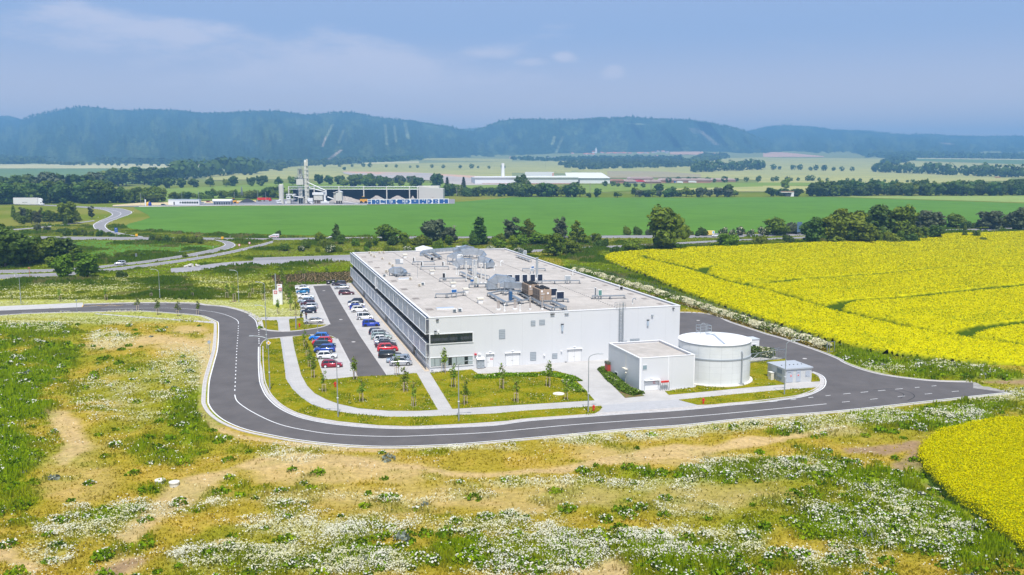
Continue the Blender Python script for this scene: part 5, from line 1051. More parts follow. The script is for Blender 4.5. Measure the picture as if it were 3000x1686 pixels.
# person between the cars
P=G(*q(R2,[(1164,688)])[0])
def person(P,rz,label):
 o=empty('person',P,rz,label,'person');me=bpy.data.meshes.new('body');V=[(0,0,.95),(0,0,1.15),(0,0,1.42),(0,0,1.52),(0,.01,1.68),(.09,0,.9),(.11,.02,.5),(.11,-.02,.08),(.12,.12,.05),(-.09,0,.9),(-.11,.0,.5),(-.12,-.04,.08),(-.12,.1,.05),(.19,0,1.42),(.25,.0,1.15),(.24,.12,.9),(-.19,0,1.42),(-.25,0,1.15),(-.24,.1,.9)]
 E=[(0,1),(1,2),(2,3),(3,4),(0,5),(5,6),(6,7),(7,8),(0,9),(9,10),(10,11),(11,12),(2,13),(13,14),(14,15),(2,16),(16,17),(17,18)];Rr=[.15,.14,.15,.06,.105,.095,.065,.05,.04,.095,.065,.05,.04,.06,.045,.038,.06,.045,.038]
 me.from_pydata(V,E,[]);b=bpy.data.objects.new('body',me);COL.objects.link(b);b.parent=o;me.materials.append(M('skin',(.42,.24,.17),.6))
 s=b.modifiers.new('skin','SKIN');sv_=me.skin_vertices[0].data if me.skin_vertices else None
 if sv_ is None:
  bpy.context.view_layer.objects.active=b;bpy.ops.mesh.customdata_skin_add()if False else None
 try:
  me.attributes
  bm_=__import__('bmesh').new();bm_.from_mesh(me);ly=bm_.verts.layers.skin.verify()
  for v_,r_ in zip(bm_.verts,Rr):v_[ly].radius=(r_,r_*.8)
  bm_.verts.ensure_lookup_table();bm_.verts[0][ly].use_root=True;bm_.to_mesh(me);bm_.free()
 except Exception as e:print('skin',e)
 b.modifiers.new('sub','SUBSURF').levels=1
 m=MB();m.tube((0,0,.93),(0,0,1.2),.17,.185,10);m.tube((0,0,1.2),(0,0,1.47),.185,.16,10)
 for s_ in(-1,1):m.tube((s_*.18,0,1.44),(s_*.255,0,1.14),.075,.06,8)
 m.build('shirt',M('dark_shirt',(.07,.02,.03),.8),o,smooth=True)
 m=MB()
 for s_ in(-1,1):m.tube((s_*.085,0,.98),(s_*.11,.01,.5),.115,.085,8);m.tube((s_*.11,.01,.5),(s_*.115,-.03,.1),.085,.065,8)
 m.build('trousers',M('blue_jeans',(.03,.06,.16),.8),o,smooth=True)
 m=MB();m.lathe([(.01,1.83),(.09,1.80),(.118,1.72),(.11,1.66)],(0,-.01),10);m.build('hair',M('brown_hair',(.05,.03,.02),.8),o,smooth=True)
 return o
person(P,R(160),'person in dark top and blue jeans standing behind the champagne car')
# lamps, signs, hydrants
def lamp(t_,x,y,hgt,side,label,group='tall steel street lamps',arm=1.6,head=True):
 P=G(*q(t_,[(x,y)])[0]);o=empty('street_lamp',P,0,label,'street lamp',group);m=MB()
 m.tube((0,0,0),(0,0,hgt*.33),.11,.10,8);m.tube((0,0,hgt*.33),(0,0,hgt*.66),.08,.07,8);m.tube((0,0,hgt*.66),(0,0,hgt-.7),.06,.05,8)
 pts=[(0,0,hgt-.7)]+[(side*arm*(1-math.cos(a)),0,hgt-.7+.75*math.sin(a))for a in[math.pi/2*i/5 for i in range(1,6)]];m.path(pts,.055,7);m.build('pole',POLEM,o)
 if head:hd=MB().box(min(0,side*.7),max(0,side*.7),-.15,.15,-.06,.06).build('lamp_head',M('lamp_head',(.55,.58,.6),.3,.3),o,bevel=.04);hd.location=(side*arm*.95,0,hgt+.05)
 c_=MB();c_.tube((0,0,hgt*.33-.06),(0,0,hgt*.33+.06),.15,n=8);c_.build('collar',CAPW,o);return o
lamp(R1,212,1140,8.6,-1,'street lamp standing in daisies left of the bus bay end');lamp(R1,1610,1090,8.6,-1,'street lamp in the daisy field above the four road island trees');lamp(R1,2403,1120,9,-1,'street lamp in the daisy field left of the totem signs')
lamp(R2,700,690,9.3,-1,'street lamp in the grass triangle left of the footpath junction');lamp(R2,712,1030,9.2,-1,'street lamp on the verge below the parking entrance')
o=lamp(S2,312,490,9.3,-1,'street lamp with a yellow diamond priority sign, on the inner verge of the bend',arm=2.6)
m=MB();m.add([(0,-.06,8.5),(.42,-.06,8.08),(0,-.06,7.66),(-.42,-.06,8.08)],[(0,1,2,3)]);m.v=[(a+.1,b-.1,c+.1)for a,b,c in m.v];sgn_=m.build('priority_sign',CAPW,o);m=MB();m.add([(0.1,-.175,8.42),(.36,-.175,8.18),(0.1,-.175,7.92),(-.16,-.175,8.18)],[(0,1,2,3)]);m.build('yellow_field',YEL,sgn_)
lamp(S2,998,765,9.2,-1,'street lamp between the outer path and the dark red hatchback');lamp(S2,2213,805,9.2,1,'street lamp in front of the office corner windows');lamp(S3,1625,715,9.2,1,'street lamp at the factory yard entrance');lamp(R4,2053,1293,9.2,1,'street lamp in front of the transformer hut')
lamp(R2,1297,905,4.2,1,'thin short lamp post beside the champagne car',arm=.2,head=False);lamp(R2,1102,670,5.0,1,'thin post at the left end of the parking row',arm=.2,head=False)
def pole(t_,x,y,h,r,label,name='post',cat='post',mat=POLEM,z=0):
 P=G(*q(t_,[(x,y)])[0]);o=MB().tube((0,0,0),(0,0,h),r,n=10).build(name,mat);o.location=P;tag(o,label,cat);return o
pole(R2,1047,800,3.0,.16,'stout grey post in the small lawn beside the parking entrance');pole(R2,820,520,8.5,.16,'thick grey flag pole behind the white totem signs','flag_pole','flag pole')
pole(R2,1103,672,1.0,.2,'short black bollard at the end of the narrow path','bollard','bollard',BLACK)
P=G(*q(R2,[(868,520)])[0]);o=empty('totem_sign',P,0,'white folded company totem with two red square emblems','sign')
MB().prism([(-.35,0),(.55,-.1),(.6,.1),(-.35,.3)],0,5.0).build('front_slab',CAPW,o);MB().prism([(-1.9,-.35),(-.35,.0),(-.35,.25),(-1.9,-.1)],.0,4.1).build('side_slab',CAPW,o)
MB().box(-.9,.5,.35,.5,3,5.6).build('back_slab',CAPW,o)
def emblem(x,y,z,s,rz):
 e=MB().box(-s,s,-.02,0,-s,s).build('emblem',REDW,o);e.location=(x,y,z);e.rotation_euler=(0,0,rz)
 r_=MB();n=24;v=[(s*.72*math.cos(t*2*math.pi/n),-.035,s*.72*math.sin(t*2*math.pi/n))for t in range(n)]+[(s*.5*math.cos(t*2*math.pi/n),-.035,s*.5*math.sin(t*2*math.pi/n))for t in range(n)]
 r_.add(v,[(i,(i+1)%n,n+(i+1)%n,n+i)for i in range(n)]);r_.build('ring',CAPW,e)
 r_=MB();v=[(s*.3*math.cos(t*2*math.pi/n),-.04,s*.3*math.sin(t*2*math.pi/n))for t in range(n)];r_.add(v,[tuple(range(n))[::-1]]);r_.build('ring',CAPW,e)
emblem(.08,-.12,4.2,.42,-.08);emblem(-1.2,-.24,3.45,.42,.2);MB().box(-.25,.45,-.13,-.12,3.45,3.55).build('lettering',STEELD,o);MB().box(-.7,.1,.33,.345,5.2,5.35).build('lettering',REDW,o)
def hydrant(t_,x,y,label):
 P=G(*q(t_,[(x,y)])[0]);o=empty('hydrant',P,0,label,'hydrant','red fire hydrants');m=MB();m.tube((0,0,0),(0,0,.75),.14,n=10);m.lathe([(.17,.75),(.17,.9),(.01,1.0)],n=10);m.build('barrel',RED,o);m=MB();m.tube((-.3,0,.62),(.3,0,.62),.08,n=8);m.build('outlets',RED,o)
hydrant(S2,969,465,'red hydrant on the big lawn below the parking bays');hydrant(S3,1680,705,'red hydrant at the tip of the roadside lawn strip');hydrant(R4,1238,1388,'red hydrant on the strip in front of the pump house');hydrant(R2,1086,780,'red hydrant in the small lawn near the champagne car')
P=G(*q(R2,[(57,1095)])[0]);o=empty('road_sign',P,0,'small round grey-backed road sign on the left verge of the bend','road sign');MB().tube((0,0,0),(0,0,2.6),.04,n=6).build('post',POLEM,o);MB().tube((0,-.03,2.6),(0,.03,2.6),.33,n=16).build('disc',M('sign_back',(.36,.42,.50),.4),o)
P=G(*q(R1,[(775,1212)])[0]);o=empty('road_sign',P,0,'slim bus stop post beside the concrete bus bay','road sign');MB().tube((0,0,0),(0,0,3.2),.05,n=6).build('post',POLEM,o);MB().box(-.2,.2,-.03,.03,2.7,3.2).build('plate',STEELD,o)
for i,(x,y)in enumerate(((1418,290),(1472,282))):
 P=G(*q(R2,[(x,y)])[0]);o=empty('waste_bin',P,BANG,['black wheeled bin left of its twin at the far end of the aisle','black wheeled bin beside the dark plum car'][i],'bin');MB().prism([(-.6,-.4),(.6,-.4),(.6,.4),(-.6,.4)],.1,1.15).build('body',BLACK,o);MB().box(-.65,.65,-.45,.45,1.15,1.3).build('lid',DARK,o,bevel=.05);MB().box(-.25,.25,-.42,-.405,.65,.85).build('sticker',CAPW,o)
for i,(x,y)in enumerate(((1209,1072),(1316,1090))):
 a,b=q(S1,[(x,y)])[0];P=G(a,b);P[2]=float(gz([P[0]],[P[1]])[0]);o=MB().lathe([(.55,-.3),(.55,.35),(.62,.35),(.62,.48),(.01,.55)],n=18).build('manhole_ring',M('pale_concrete',(0,0,0)));o.location=P;tag(o,['pale concrete manhole ring in the meadow, left of two','pale concrete manhole ring in the meadow, right of two'][i],'manhole')
P=G(*q(S3,[(1328,532)])[0]);o=MB().lathe([(1.0,.0),(.95,.08),(.5,.09),(.5,.2),(.01,.22)],n=16).build('manhole_cover',M('pale_concrete',(0,0,0)));o.location=(P[0],P[1],.03);tag(o,'pale round manhole slab on the lawn near the yard entrance','manhole')
# fences
def fence(pts,h,step,label,name='mesh_fence',mat=None,wires=6):
 P=resample(pts,step);o=empty(name,(P[0][0],P[0][1],0),0,label,'fence');m=MB();w=MB();x0,y0=P[0]
 for i,p in enumerate(P):m.tube((p[0]-x0,p[1]-y0,0),(p[0]-x0,p[1]-y0,h),.045,n=5)
 m.build('posts',STEEL,o)
 for k in range(wires):
  z=.1+(h-.15)*k/(wires-1);w.path([(p[0]-x0,p[1]-y0,z)for p in P],.017,3)
 Q_=resample(pts,.55)
 for p in Q_:w.tube((p[0]-x0,p[1]-y0,.1),(p[0]-x0,p[1]-y0,h),.012,n=3,cap=False)
 w.build('wire_mesh',mat or M('fence_green',(.20,.27,.25),.5,.3),o);return o
FP=g(R4,[(-100,20),(100,62),(600,192),(1200,392),(1800,592),(2400,792),(2480,850)])
fence(FP,1.7,3.2,'long green wire fence between the white shrubs and the rape field')
P=g(R4,[(2485,875),(2530,850)]);o=empty('gate_post_frame',(P[0][0],P[0][1],0),0,'tall steel gate frame at the near end of the green fence','gate');m=MB()
for x in(0,.5,1.6):m.tube((x,x*.3,0),(x,x*.3,2.3),.07,n=6)
m.tube((0,0,2.25),(1.6,.48,2.25),.05,n=6);m.tube((0,0,.2),(1.6,.48,.2),.05,n=6);m.build('frame',STEEL,o)
gp=g(R4,[(1690,985),(2062,930)]);d_=np.array(gp[1])-np.array(gp[0]);L_=float(np.linalg.norm(d_));ga=math.atan2(d_[1],d_[0]);o=empty('sliding_gate',(*gp[0],0),ga,'grey steel sliding gate behind the tank and the hut','gate');m=MB()
for z in(.25,1.9):m.tube((0,0,z),(L_,0,z),.06,n=6)
for x in np.linspace(0,L_,4):m.tube((x,0,.1),(x,0,1.95),.05,n=6)
m.tube((0,0,.3),(L_*.28,0,1.9),.05,n=6);m.tube((L_*.8,.3,0),(L_*.8,.3,2.2),.07,n=6);m.tube((L_*.62,.3,2.2),(L_*.86,.3,2.2),.06,n=6);m.build('frame',STEEL,o);w=MB()
for x in np.arange(0,L_,.28):w.tube((x,0,.25),(x,0,1.9),.013,n=3)
for z in np.arange(.4,1.9,.28):w.tube((0,0,z),(L_,0,z),.013,n=3)
w.build('mesh_infill',STEEL,o)
def gr(t_,pts,label):
 P=[tuple(G(*a)[:2])for a in q(t_,pts)];P=resample(P,4);o=empty('guard_rail',(P[0][0],P[0][1],0),0,label,'guard rail');m=MB()
 ribbon(m,P-P[0],-.03,.03,.45,.78,step=4);m.build('rail',STEEL,o);m=MB()
 for p in P-P[0]:m.cbox((p[0],p[1],.35),(.12,.12,.7))
 m.build('posts',STEELD,o)
gr(R1,[(1380,702),(1600,665),(1850,622),(2020,590)],'grey crash barrier along the slip road curve')
gpo='white roadside marker posts';mp0=None
def mpl(x,y):return 'white marker post '+{1013:'at the left top of the S-curve',1065:'inside the S-curve, topmost',1093:'inside the S-curve at its bend',1057:'inside the S-curve below its bend',988:'inside the S-curve, lowest',1345:'outside the S-curve at its widest',1285:'outside the S-curve below its widest',1175:'outside the S-curve at its middle',1128:'outside the S-curve above its neck',1090:'outside the S-curve at its neck',1122:'outside the S-curve below its neck',915:'left of the S-curve neck',1268:'right of the blue sign',1418:'right of the orange box',782:'on the side road below the thicket',635:'far left on the thicket side road',2145:'inside the loop road',1808:'at the crash barrier',1300:'beside the silver people carrier',1985:'beside the rubble heap road',2253:'left of the round signs',2455:'right of the round signs',150:'on the left highway',2315:'behind the second orange box'}[x]
for x,y in((1013,180),(1065,165),(1093,205),(1057,268),(988,272),(1345,210),(1285,252),(1175,292),(1128,318),(1090,345),(1122,395),(915,345),(1268,425),(1418,440),(782,328),(635,332),(2145,570),(1808,622),(1300,712),(1985,672),(2253,638),(2455,598),(150,862),(2315,470)):
 P=G(*q(R1,[(x,y)])[0])
 if mp0 is None:
  mp0=empty('marker_post',P,0,mpl(x,y),'marker post',gpo);MB().cbox((0,0,.5),(.16,.12,1.0)).build('post',CAPW,mp0);MB().cbox((0,0,.88),(.17,.13,.2)).build('black_band',BLACK,mp0)
 else:dup(mp0,location=tuple(P),label=mpl(x,y))
for i,(x,y)in enumerate(((1375,462),(2238,492))):
 P=G(*q(R1,[(x,y)])[0]);o=empty('warning_beacon',P,0,['orange yellow road works box by the left junction','orange yellow road works box by the loop road'][i],'road sign');MB().box(-.65,.65,-.2,.2,.3,1.6).build('panel',YEL,o,bevel=.1);MB().box(-.5,.5,-.15,.15,0,.3).build('base',DARK,o)
def sign(t_,x,y,w,h,hh,mat,label,rz=0,n=2):
 P=G(*q(t_,[(x,y)])[0]);o=empty('road_sign',P,rz,label,'road sign');MB().box(-w/2,w/2,-.05,.05,hh-h,hh).build('panel',mat,o);m=MB()
 for s in((-w*.35,w*.35)if n==2 else(0,)):m.tube((s,.08,0),(s,.08,hh),.07,n=6)
 m.build('posts',POLEM,o);return o
BLUS=M('blue_sign',(.015,.09,.36),.5)
o=sign(R1,1172,462,1.6,2.5,4.9,BLUS,'tall dark blue direction sign where the slip roads meet');MB().box(-.5,.5,-.06,-.052,3.1,3.3).build('lettering',STEEL,o);MB().box(-.5,.3,-.06,-.052,4.2,4.4).build('lettering',CAPW,o)
sign(R1,1373,692,.8,1.4,2.6,STEEL,'narrow grey sign seen from behind beside the bushes')
o=sign(T4,315,1400,3.0,5.6,6.9,M('sign_back_blue',(.10,.17,.25),.5),'huge blue-grey gantry sign seen from behind by the highway',rz=.2);m=MB()
for k in range(5):m.tube((-1.3+k*.65,.12,1.5),(-1.3+k*.65,.12,6.9),.05,n=4)
for k in range(6):m.tube((-1.4,.15,1.6+k),(1.4,.15,1.6+k),.05,n=4)
m.build('back_frame',STEEL,o)
for i,(x,y)in enumerate(((2410,600),(2513,578),(300,862))):
 P=G(*q(R1,[(x,y)])[0]);o=empty('road_sign',P,0,['round red-rimmed sign on the slip road, nearer of two','round red-rimmed sign on the slip road, farther of two','orange-topped post beside the left highway'][i],'road sign');MB().tube((0,0,0),(0,0,2.6 if i<2 else 3.0),.05 if i<2 else.07,n=6).build('post',POLEM if i<2 else M('rusty_post',(.42,.16,.08),.7),o)
 if i<2:d=MB().tube((0,-.06,2.5),(0,-.02,2.5),.55,n=18).build('disc',REDW,o);MB().tube((0,-.08,2.5),(0,-.06,2.5),.36,n=18).build('white_field',CAPW,d)
 else:MB().box(-.35,.35,-.2,.2,2.8,3.2).build('box',M('rusty_post',(0,0,0)),o)
P=G(*q(R1,[(1930,765)])[0]);o=empty('rubble_heap',P,0,'heap of pale broken concrete at the end of the old road','rubble');m=MB()
for k in range(14):m.cbox((random.uniform(-2.5,2.5),random.uniform(-1,1),random.uniform(.2,1.0)),(random.uniform(.6,1.8),random.uniform(.5,1),random.uniform(.3,.7)),random.uniform(0,3))
m.build('slabs',M('pale_concrete',(0,0,0)),o)
# trees
def LEAF(name,c,c2,randv=.22):
 m=M(name,c,.6,col2=c2,vs=.9,spec=.2,randv=randv);t=m.node_tree;b=t.nodes['Principled BSDF']
 tr=N(t,'ShaderNodeBsdfTranslucent');ms=N(t,'ShaderNodeMixShader');ms.inputs[0].default_value=.22;s=b.inputs['Base Color'].links[0].from_socket
 t.links.new(s,tr.inputs[0]);t.links.new(b.outputs[0],ms.inputs[1]);t.links.new(tr.outputs[0],ms.inputs[2]);t.links.new(ms.outputs[0],t.nodes['Material Output'].inputs[0]);return m
LD=LEAF('leaves_dark',(.10,.17,.016),(.048,.095,.012));LM=LEAF('leaves_mid',(.19,.25,.014),(.08,.135,.010));LG=LEAF('leaves_grey',(.15,.175,.085),(.07,.09,.04));LB_=LEAF('leaves_bright',(.20,.31,.010),(.08,.14,.008));LC=LEAF('needles_dark',(.022,.055,.02),(.010,.028,.012));LY=LEAF('leaves_young',(.26,.38,.03),(.13,.21,.015),.15)
LF=LEAF('leaves_elder',(.08,.14,.02),(.03,.07,.012));FLW=M('blossom_cream',(.62,.60,.42),.8)
BARK=M('bark',(.12,.09,.065),.9,var=.3,vs=3);BIRCH=M('birch_bark',(.45,.42,.38),.8,var=.3,vs=2);STAKE=M('wood_stake',(.52,.42,.30),.85,var=.15,vs=3)
rg=np.random.default_rng(5)
def leafcloud(blobs,n,size,squash=1.0,seed=0,droop=0.0):
 r=np.random.default_rng(seed);tot=sum(b[3]**2 for b in blobs);V=[]
 for(bx,by,bz,br,bh)in blobs:
  k=max(4,int(n*br*br/tot));d=r.normal(size=(k,3));d/=np.linalg.norm(d,axis=1)[:,None];rad=.62+.42*r.random(k)**.6
  w=1+.28*np.sin(d[:,0]*5+bx*3)*np.cos(d[:,1]*4+by)+.2*np.sin(d[:,2]*7+bz)
  p=d*(rad*w)[:,None]*np.array([br,br,bh])+np.array([bx,by,bz]);nrm=d+r.normal(size=(k,3))*.55;nrm/=np.linalg.norm(nrm,axis=1)[:,None]
  u=np.cross(nrm,r.normal(size=(k,3)));u/=np.linalg.norm(u,axis=1)[:,None];v=np.cross(nrm,u);s=size*(.55+.9*r.random(k))[:,None]
  V.append(np.stack([p-u*s-v*s*.5,p+u*s*.2-v*s,p+u*s+v*s*.4,p-u*s*.3+v*s],1))
 V=np.concatenate(V).reshape(-1,3);return V
def mkcrown(name,blobs,n,size,mat,parent,seed=0,flowers=0):
 V=leafcloud(blobs,n,size,seed=seed);Fq=np.arange(len(V)).reshape(-1,4)
 mi=None;mats=mat
 if flowers:r=np.random.default_rng(seed+9);mi=(r.random(len(Fq))<flowers).astype(int);mats=[mat,FLW]
 return npmesh(name,V,Fq,mats,parent=parent,midx=mi)
def blobs_round(r,h,n,seed,base=.28,flat=1.0):
 g_=random.Random(seed);out=[(0,0,h*.62,r*.62,h*.30)]
 for i in range(n):
  a=g_.uniform(0,6.28);z=g_.uniform(base,.88)*h;e=r*math.sqrt(max(.05,1-((z/h-.58)/.47)**2))*g_.uniform(.45,.72);k=g_.uniform(.28,.46)*r
  out.append((e*math.cos(a),e*math.sin(a),z,k,k*g_.uniform(.7,1.05)*flat))
 return out
def trunk(parent,h,r,mat=BARK,limbs=5,seed=0,spread=.3):
 g_=random.Random(seed);m=MB();m.tube((0,0,-.3),(0,0,h*.3),r,r*.8,7);m.tube((0,0,h*.3),(r*.5,r*.3,h*.7),r*.8,r*.35,6)
 for i in range(limbs):
  a=g_.uniform(0,6.28);z=h*g_.uniform(.2,.55);m.tube((0,0,z),(math.cos(a)*h*spread*.8,math.sin(a)*h*spread*.8,z+h*.25),r*.4,r*.1,5)
 return m.build('trunk',mat,parent)
PROTO={}
def proto(kind):
 if kind in PROTO:return PROTO[kind]
 base,k=kind.rsplit('_',1);k=int(k);o=bpy.data.objects.new(dict(oak='broadleaf_tree',birch='birch_tree',poplar='poplar_tree',fir='fir_tree',bush='bush',elder='elder_bush',young='young_tree',low='bush',far='broadleaf_tree',grey='willow_tree',brt='broadleaf_tree',col='poplar_tree')[base],None)
 if base in('oak','grey','brt'):
  mt=dict(oak=[LD,LM,LM],grey=[LG,LG,LG],brt=[LB_,LB_,LM])[base][k%3];mkcrown('crown',blobs_round(4.3,10,17,k*7+1,.18),4200,.36,mt,o,k);trunk(o,9,.3,seed=k)
 elif base=='far':mkcrown('crown',blobs_round(4.6,10,9,k*7+3,.16),900,.75,[LD,LM,LD,LG][k%4],o,k);trunk(o,8,.35,seed=k,limbs=2)
 elif base=='birch':mkcrown('crown',[(random.Random(k*9+i).uniform(-1.5,1.5),random.Random(k*5+i).uniform(-1.5,1.5),2.6+i*.62,1.7-.09*i,1.0)for i in range(12)],2600,.24,LG if k%2 else LM,o,k);trunk(o,9.6,.2,BIRCH,6,k,.2)
 elif base=='poplar':mkcrown('crown',[(random.Random(k*3+i).uniform(-.6,.6),random.Random(k*4+i).uniform(-.6,.6),1.6+i*.85,1.9-.12*i,1.1)for i in range(10)],1800,.4,LD,o,k);trunk(o,9,.25,seed=k)
 elif base=='fir':
  V=[];r=np.random.default_rng(k+40)
  for i in range(1500):
   z=.8+9.2*r.random()**1.3;R_=(10.2-z)*.30*(.75+.35*r.random());a=r.random()*6.283;p=np.array([R_*math.cos(a)*r.random()**.4,R_*math.sin(a)*r.random()**.4,z]);d=np.array([math.cos(a),math.sin(a),-.35]);s_=np.array([-math.sin(a),math.cos(a),0]);L_=.55
   V+=[p-s_*.2,p+s_*.2,p+d*L_+s_*.12,p+d*L_-s_*.12]
  npmesh('crown',V,np.arange(len(V)).reshape(-1,4),LC,parent=o);trunk(o,9.6,.22,limbs=0)
 elif base in('bush','low','elder'):
  g_=random.Random(k+70);bl=[(g_.uniform(-5,5),g_.uniform(-2.4,2.4),g_.uniform(2,6),g_.uniform(2.2,3.6),g_.uniform(2.2,3.4))for i in range(9)];mkcrown('foliage',bl,3000,.5,{'bush':[LM,LD,LB_][k%3],'low':[LG,LM,LD][k%3],'elder':LF}[base],o,k,flowers=.22 if base=='elder' else 0);trunk(o,4,.2,seed=k,limbs=5,spread=.8)
 elif base=='young':
  g_=random.Random(k);bl=[(g_.uniform(-.9,.9),g_.uniform(-.9,.9),4.6+i*.55,(1.15-.07*i)*(1 if k<3 else.62),.75)for i in range(9)]
  mkcrown('crown',bl,210 if k<3 else 120,.27,LY if k!=2 else LM,o,k);m=MB();m.tube((0,0,0),(0,0,9.8),.13,.04,6)
  for i in range(14):a=g_.uniform(0,6.28);z=g_.uniform(4.2,8.6);L_=g_.uniform(.9,1.9);m.tube((0,0,z),(math.cos(a)*L_,math.sin(a)*L_,z+L_*1.0),.045,.015,4)
  m.build('trunk',BARK,o);s=MB()
  for i in range(3):
   a=2.1*i+.4;x,y=.85*math.cos(a),.85*math.sin(a);s.tube((x,y,0),(x,y,4.0),.11,n=6);b2=2.1*(i+1)+.4;s.tube((x,y,3.8),(.85*math.cos(b2),.85*math.sin(b2),3.8),.07,n=5)
  s.build('stakes',STAKE,o);m=MB();m.lathe([(2.3,-.05),(1.4,.16),(.01,.28)],n=14);m.build('mulch_ring',M('mulch_brown',(.17,.09,.055),.95,var=.3,vs=6),o)
 PROTO[kind]=o;return o
ntree=0
def tree(kind,P,h,label,group,cat='tree',wd=1.0,rz=None):
 global ntree;ntree+=1
 p=proto(kind);o=p.copy();COL.objects.link(o);o.location=tuple(float(v)for v in P);s=h/10;o.scale=(s*wd,s*wd,s);o.rotation_euler=(0,0,random.uniform(0,6.28)if rz is None else rz)
 for ch in list(p.children):c=ch.copy();COL.objects.link(c);c.parent=o
 tag(o,label,cat,group);return o
def treeq(kind,t_,x,y,hp,label,group=None,cat='tree',wd=1.0,rz=None):
 (a,b)=q(t_,[(x,y)])[0];P=T(a,b);P[2]=terr(P[1])-.1;h=hp*t_[2]/spx(P);return tree(kind,P,h,label,group,cat,wd,rz)
YG='staked young trees'
YL=[(S2,750,372,230,'young tree beside the lower left bays, nearest of its row'),(S2,715,262,200,'young tree beside the lower left bays, second of its row'),(S2,686,152,170,'young tree beside the lower left bays, third of its row'),(S2,662,55,190,'young tree beside the lower left bays, top of its row by the junction'),
 (S2,858,515,235,'thin young tree left of the red hydrant'),(S2,1165,387,250,'young tree at the lower corner of the white bays and the asphalt aisle'),(S2,1237,612,250,'almost bare young tree in the middle of the big lawn'),(S2,1670,513,270,'young tree right of the aisle end, on the big lawn'),(S2,1757,662,280,'young tree nearest the fork of the two paths'),(S2,1588,350,240,'young tree in front of the silver crossover'),
 (S3,175,322,270,'young tree against the office corner windows'),(S3,270,467,260,'young tree left of the lamp in front of the factory'),(S3,385,642,270,'young tree right of the near path junction'),(S3,760,482,280,'young tree in front of the first double door'),(S3,903,617,270,'young tree in the middle of the factory lawn'),(S3,1228,462,280,'young tree in front of the second double door'),(S3,1408,592,210,'leafless young tree near the round manhole slab')]
for i,(t_,x,y,hp,lb)in enumerate(YL):treeq('young_%d'%(i%5),t_,x,y,hp,lb,YG,wd=1.0)
for i,(x,y,hp)in enumerate(((1383,1205,150),(1587,1247,170),(1790,1260,165),(1992,1246,155))):treeq('young_2',R1,x,y,hp,['dark young tree on the road island, first from the left','dark young tree on the road island, second from the left','dark young tree on the road island, third from the left','dark young tree on the road island, rightmost by the bend'][i],YG)
for(x,y,hp)in((605,1112,150),(1067,1098,150),(1525,1082,150),(1940,1082,160),(2285,1082,170),(2355,1112,210),(120,1128,120),(2510,1080,150),(2545,1030,130)):treeq('young_%d'%(3+x%2),R1,x,y,hp,'slender young tree in the daisy field, '+{605:'second from the left edge',1067:'left of the road island',1525:'left of the middle lamp',1940:'right of the middle lamp',2285:'left of its taller neighbour',2355:'taller, left of the right lamp',120:'nearest the left edge',2510:'right of the right lamp',2545:'farthest from the road'}[x],'young trees in the daisy field')
for i,(x,y,hp)in enumerate(((840,625,180),(985,585,190),(1045,640,170),(675,470,200))):treeq('young_%d'%(i%3),R2,x,y,hp,['young tree in front of the totem signs','young tree at the lower end of the hedge row','young tree behind the stout grey post','young tree right behind the tall lamp left of the totem'][i],YG)
for i,(x,y)in enumerate(((885,250),(895,290),(905,330),(920,375),(935,420),(955,465),(968,505))):treeq('young_%d'%(i%3),R2,x,y,165,'young tree in the dense row by the parking, '+ORD[i]+' counted from its far end','young trees in a dense row by the parking',wd=1.25)
for i,(x,y)in enumerate(((1135,222),(1402,208),(1668,203))):treeq('young_1',R2,x,y,150,['young tree on the brown mulch slope, left of three','young tree on the brown mulch slope, middle of three','young tree on the brown mulch slope, right of three'][i],YG)
B1=[('oak_0',R1,60,770,430,1.3,'large dark tree at the left picture edge'),('oak_1',R1,150,745,300,1.4,'dark tree right of the large one at the left edge'),('oak_2',R1,290,745,260,1.3,'brownish green tree in the left clump, middle'),('oak_1',R1,430,720,260,1.3,'dark tree in the left clump, next to last'),('oak_0',R1,600,700,240,1.5,'dark rounded tree ending the left clump'),('oak_2',R1,760,700,130,1.3,'low tree right of the left clump'),
 ('brt_0',R1,640,870,230,1.0,'bright green tree by the left highway with a car behind it'),('brt_1',R1,885,868,240,1.25,'bright green bushy tree right of the car on the left highway'),('brt_2',R1,540,770,110,1.7,'pale green shrub left of the bright roadside trees')]
for k,t_,x,y,hp,wd,lb in B1:treeq(k,t_,x,y,hp,lb,None,wd=wd)
LMK=[(-9e9,135,'near the left edge'),(135,260,'left of the far road bend'),(260,400,'above the far road bend'),(400,490,'behind the plant entrance'),(490,600,'behind the white site office'),(600,710,'behind the white tanks'),(710,800,'behind the red tipper lorry'),(800,870,'left of the plant tower'),(870,960,'right of the plant tower'),(960,1080,'above the hopper house'),(1080,1240,'above the painted wall'),(1240,1330,'behind the cream hall end'),(1330,1440,'left of the white factory'),(1440,1600,'below the white factory'),(1600,1760,'below the factory right end'),(1760,1900,'below the red sheds'),(1900,2080,'above the yellow van'),(2080,2260,'left of the railway bridge'),(2260,2360,'by the railway bridge'),(2360,2520,'above the gantry sign'),(2520,2680,'above the broad olive tree'),(2680,2840,'above the grey willow'),(2840,9e9,'near the right edge')]
LMN=[(-9e9,200,'at the left edge'),(200,330,'left of the blue sign'),(330,450,'near the blue sign'),(450,640,'by the loop road'),(640,860,'below the white minibus'),(860,1040,'behind the roof left corner'),(1040,1200,'behind the roof air conditioners'),(1200,1400,'behind the roof ducts'),(1400,1560,'behind the roof right corner'),(1560,1720,'right of the factory'),(1720,1900,'left of the isolated tree'),(1900,2040,'at the isolated tree'),(2040,2140,'by the yellow van'),(2140,2300,'left of the gantry sign'),(2300,2460,'by the gantry sign'),(2460,2700,'below the tree group'),(2700,2850,'below the grey willow'),(2850,9e9,'at the right edge')]
FAR_P=[]
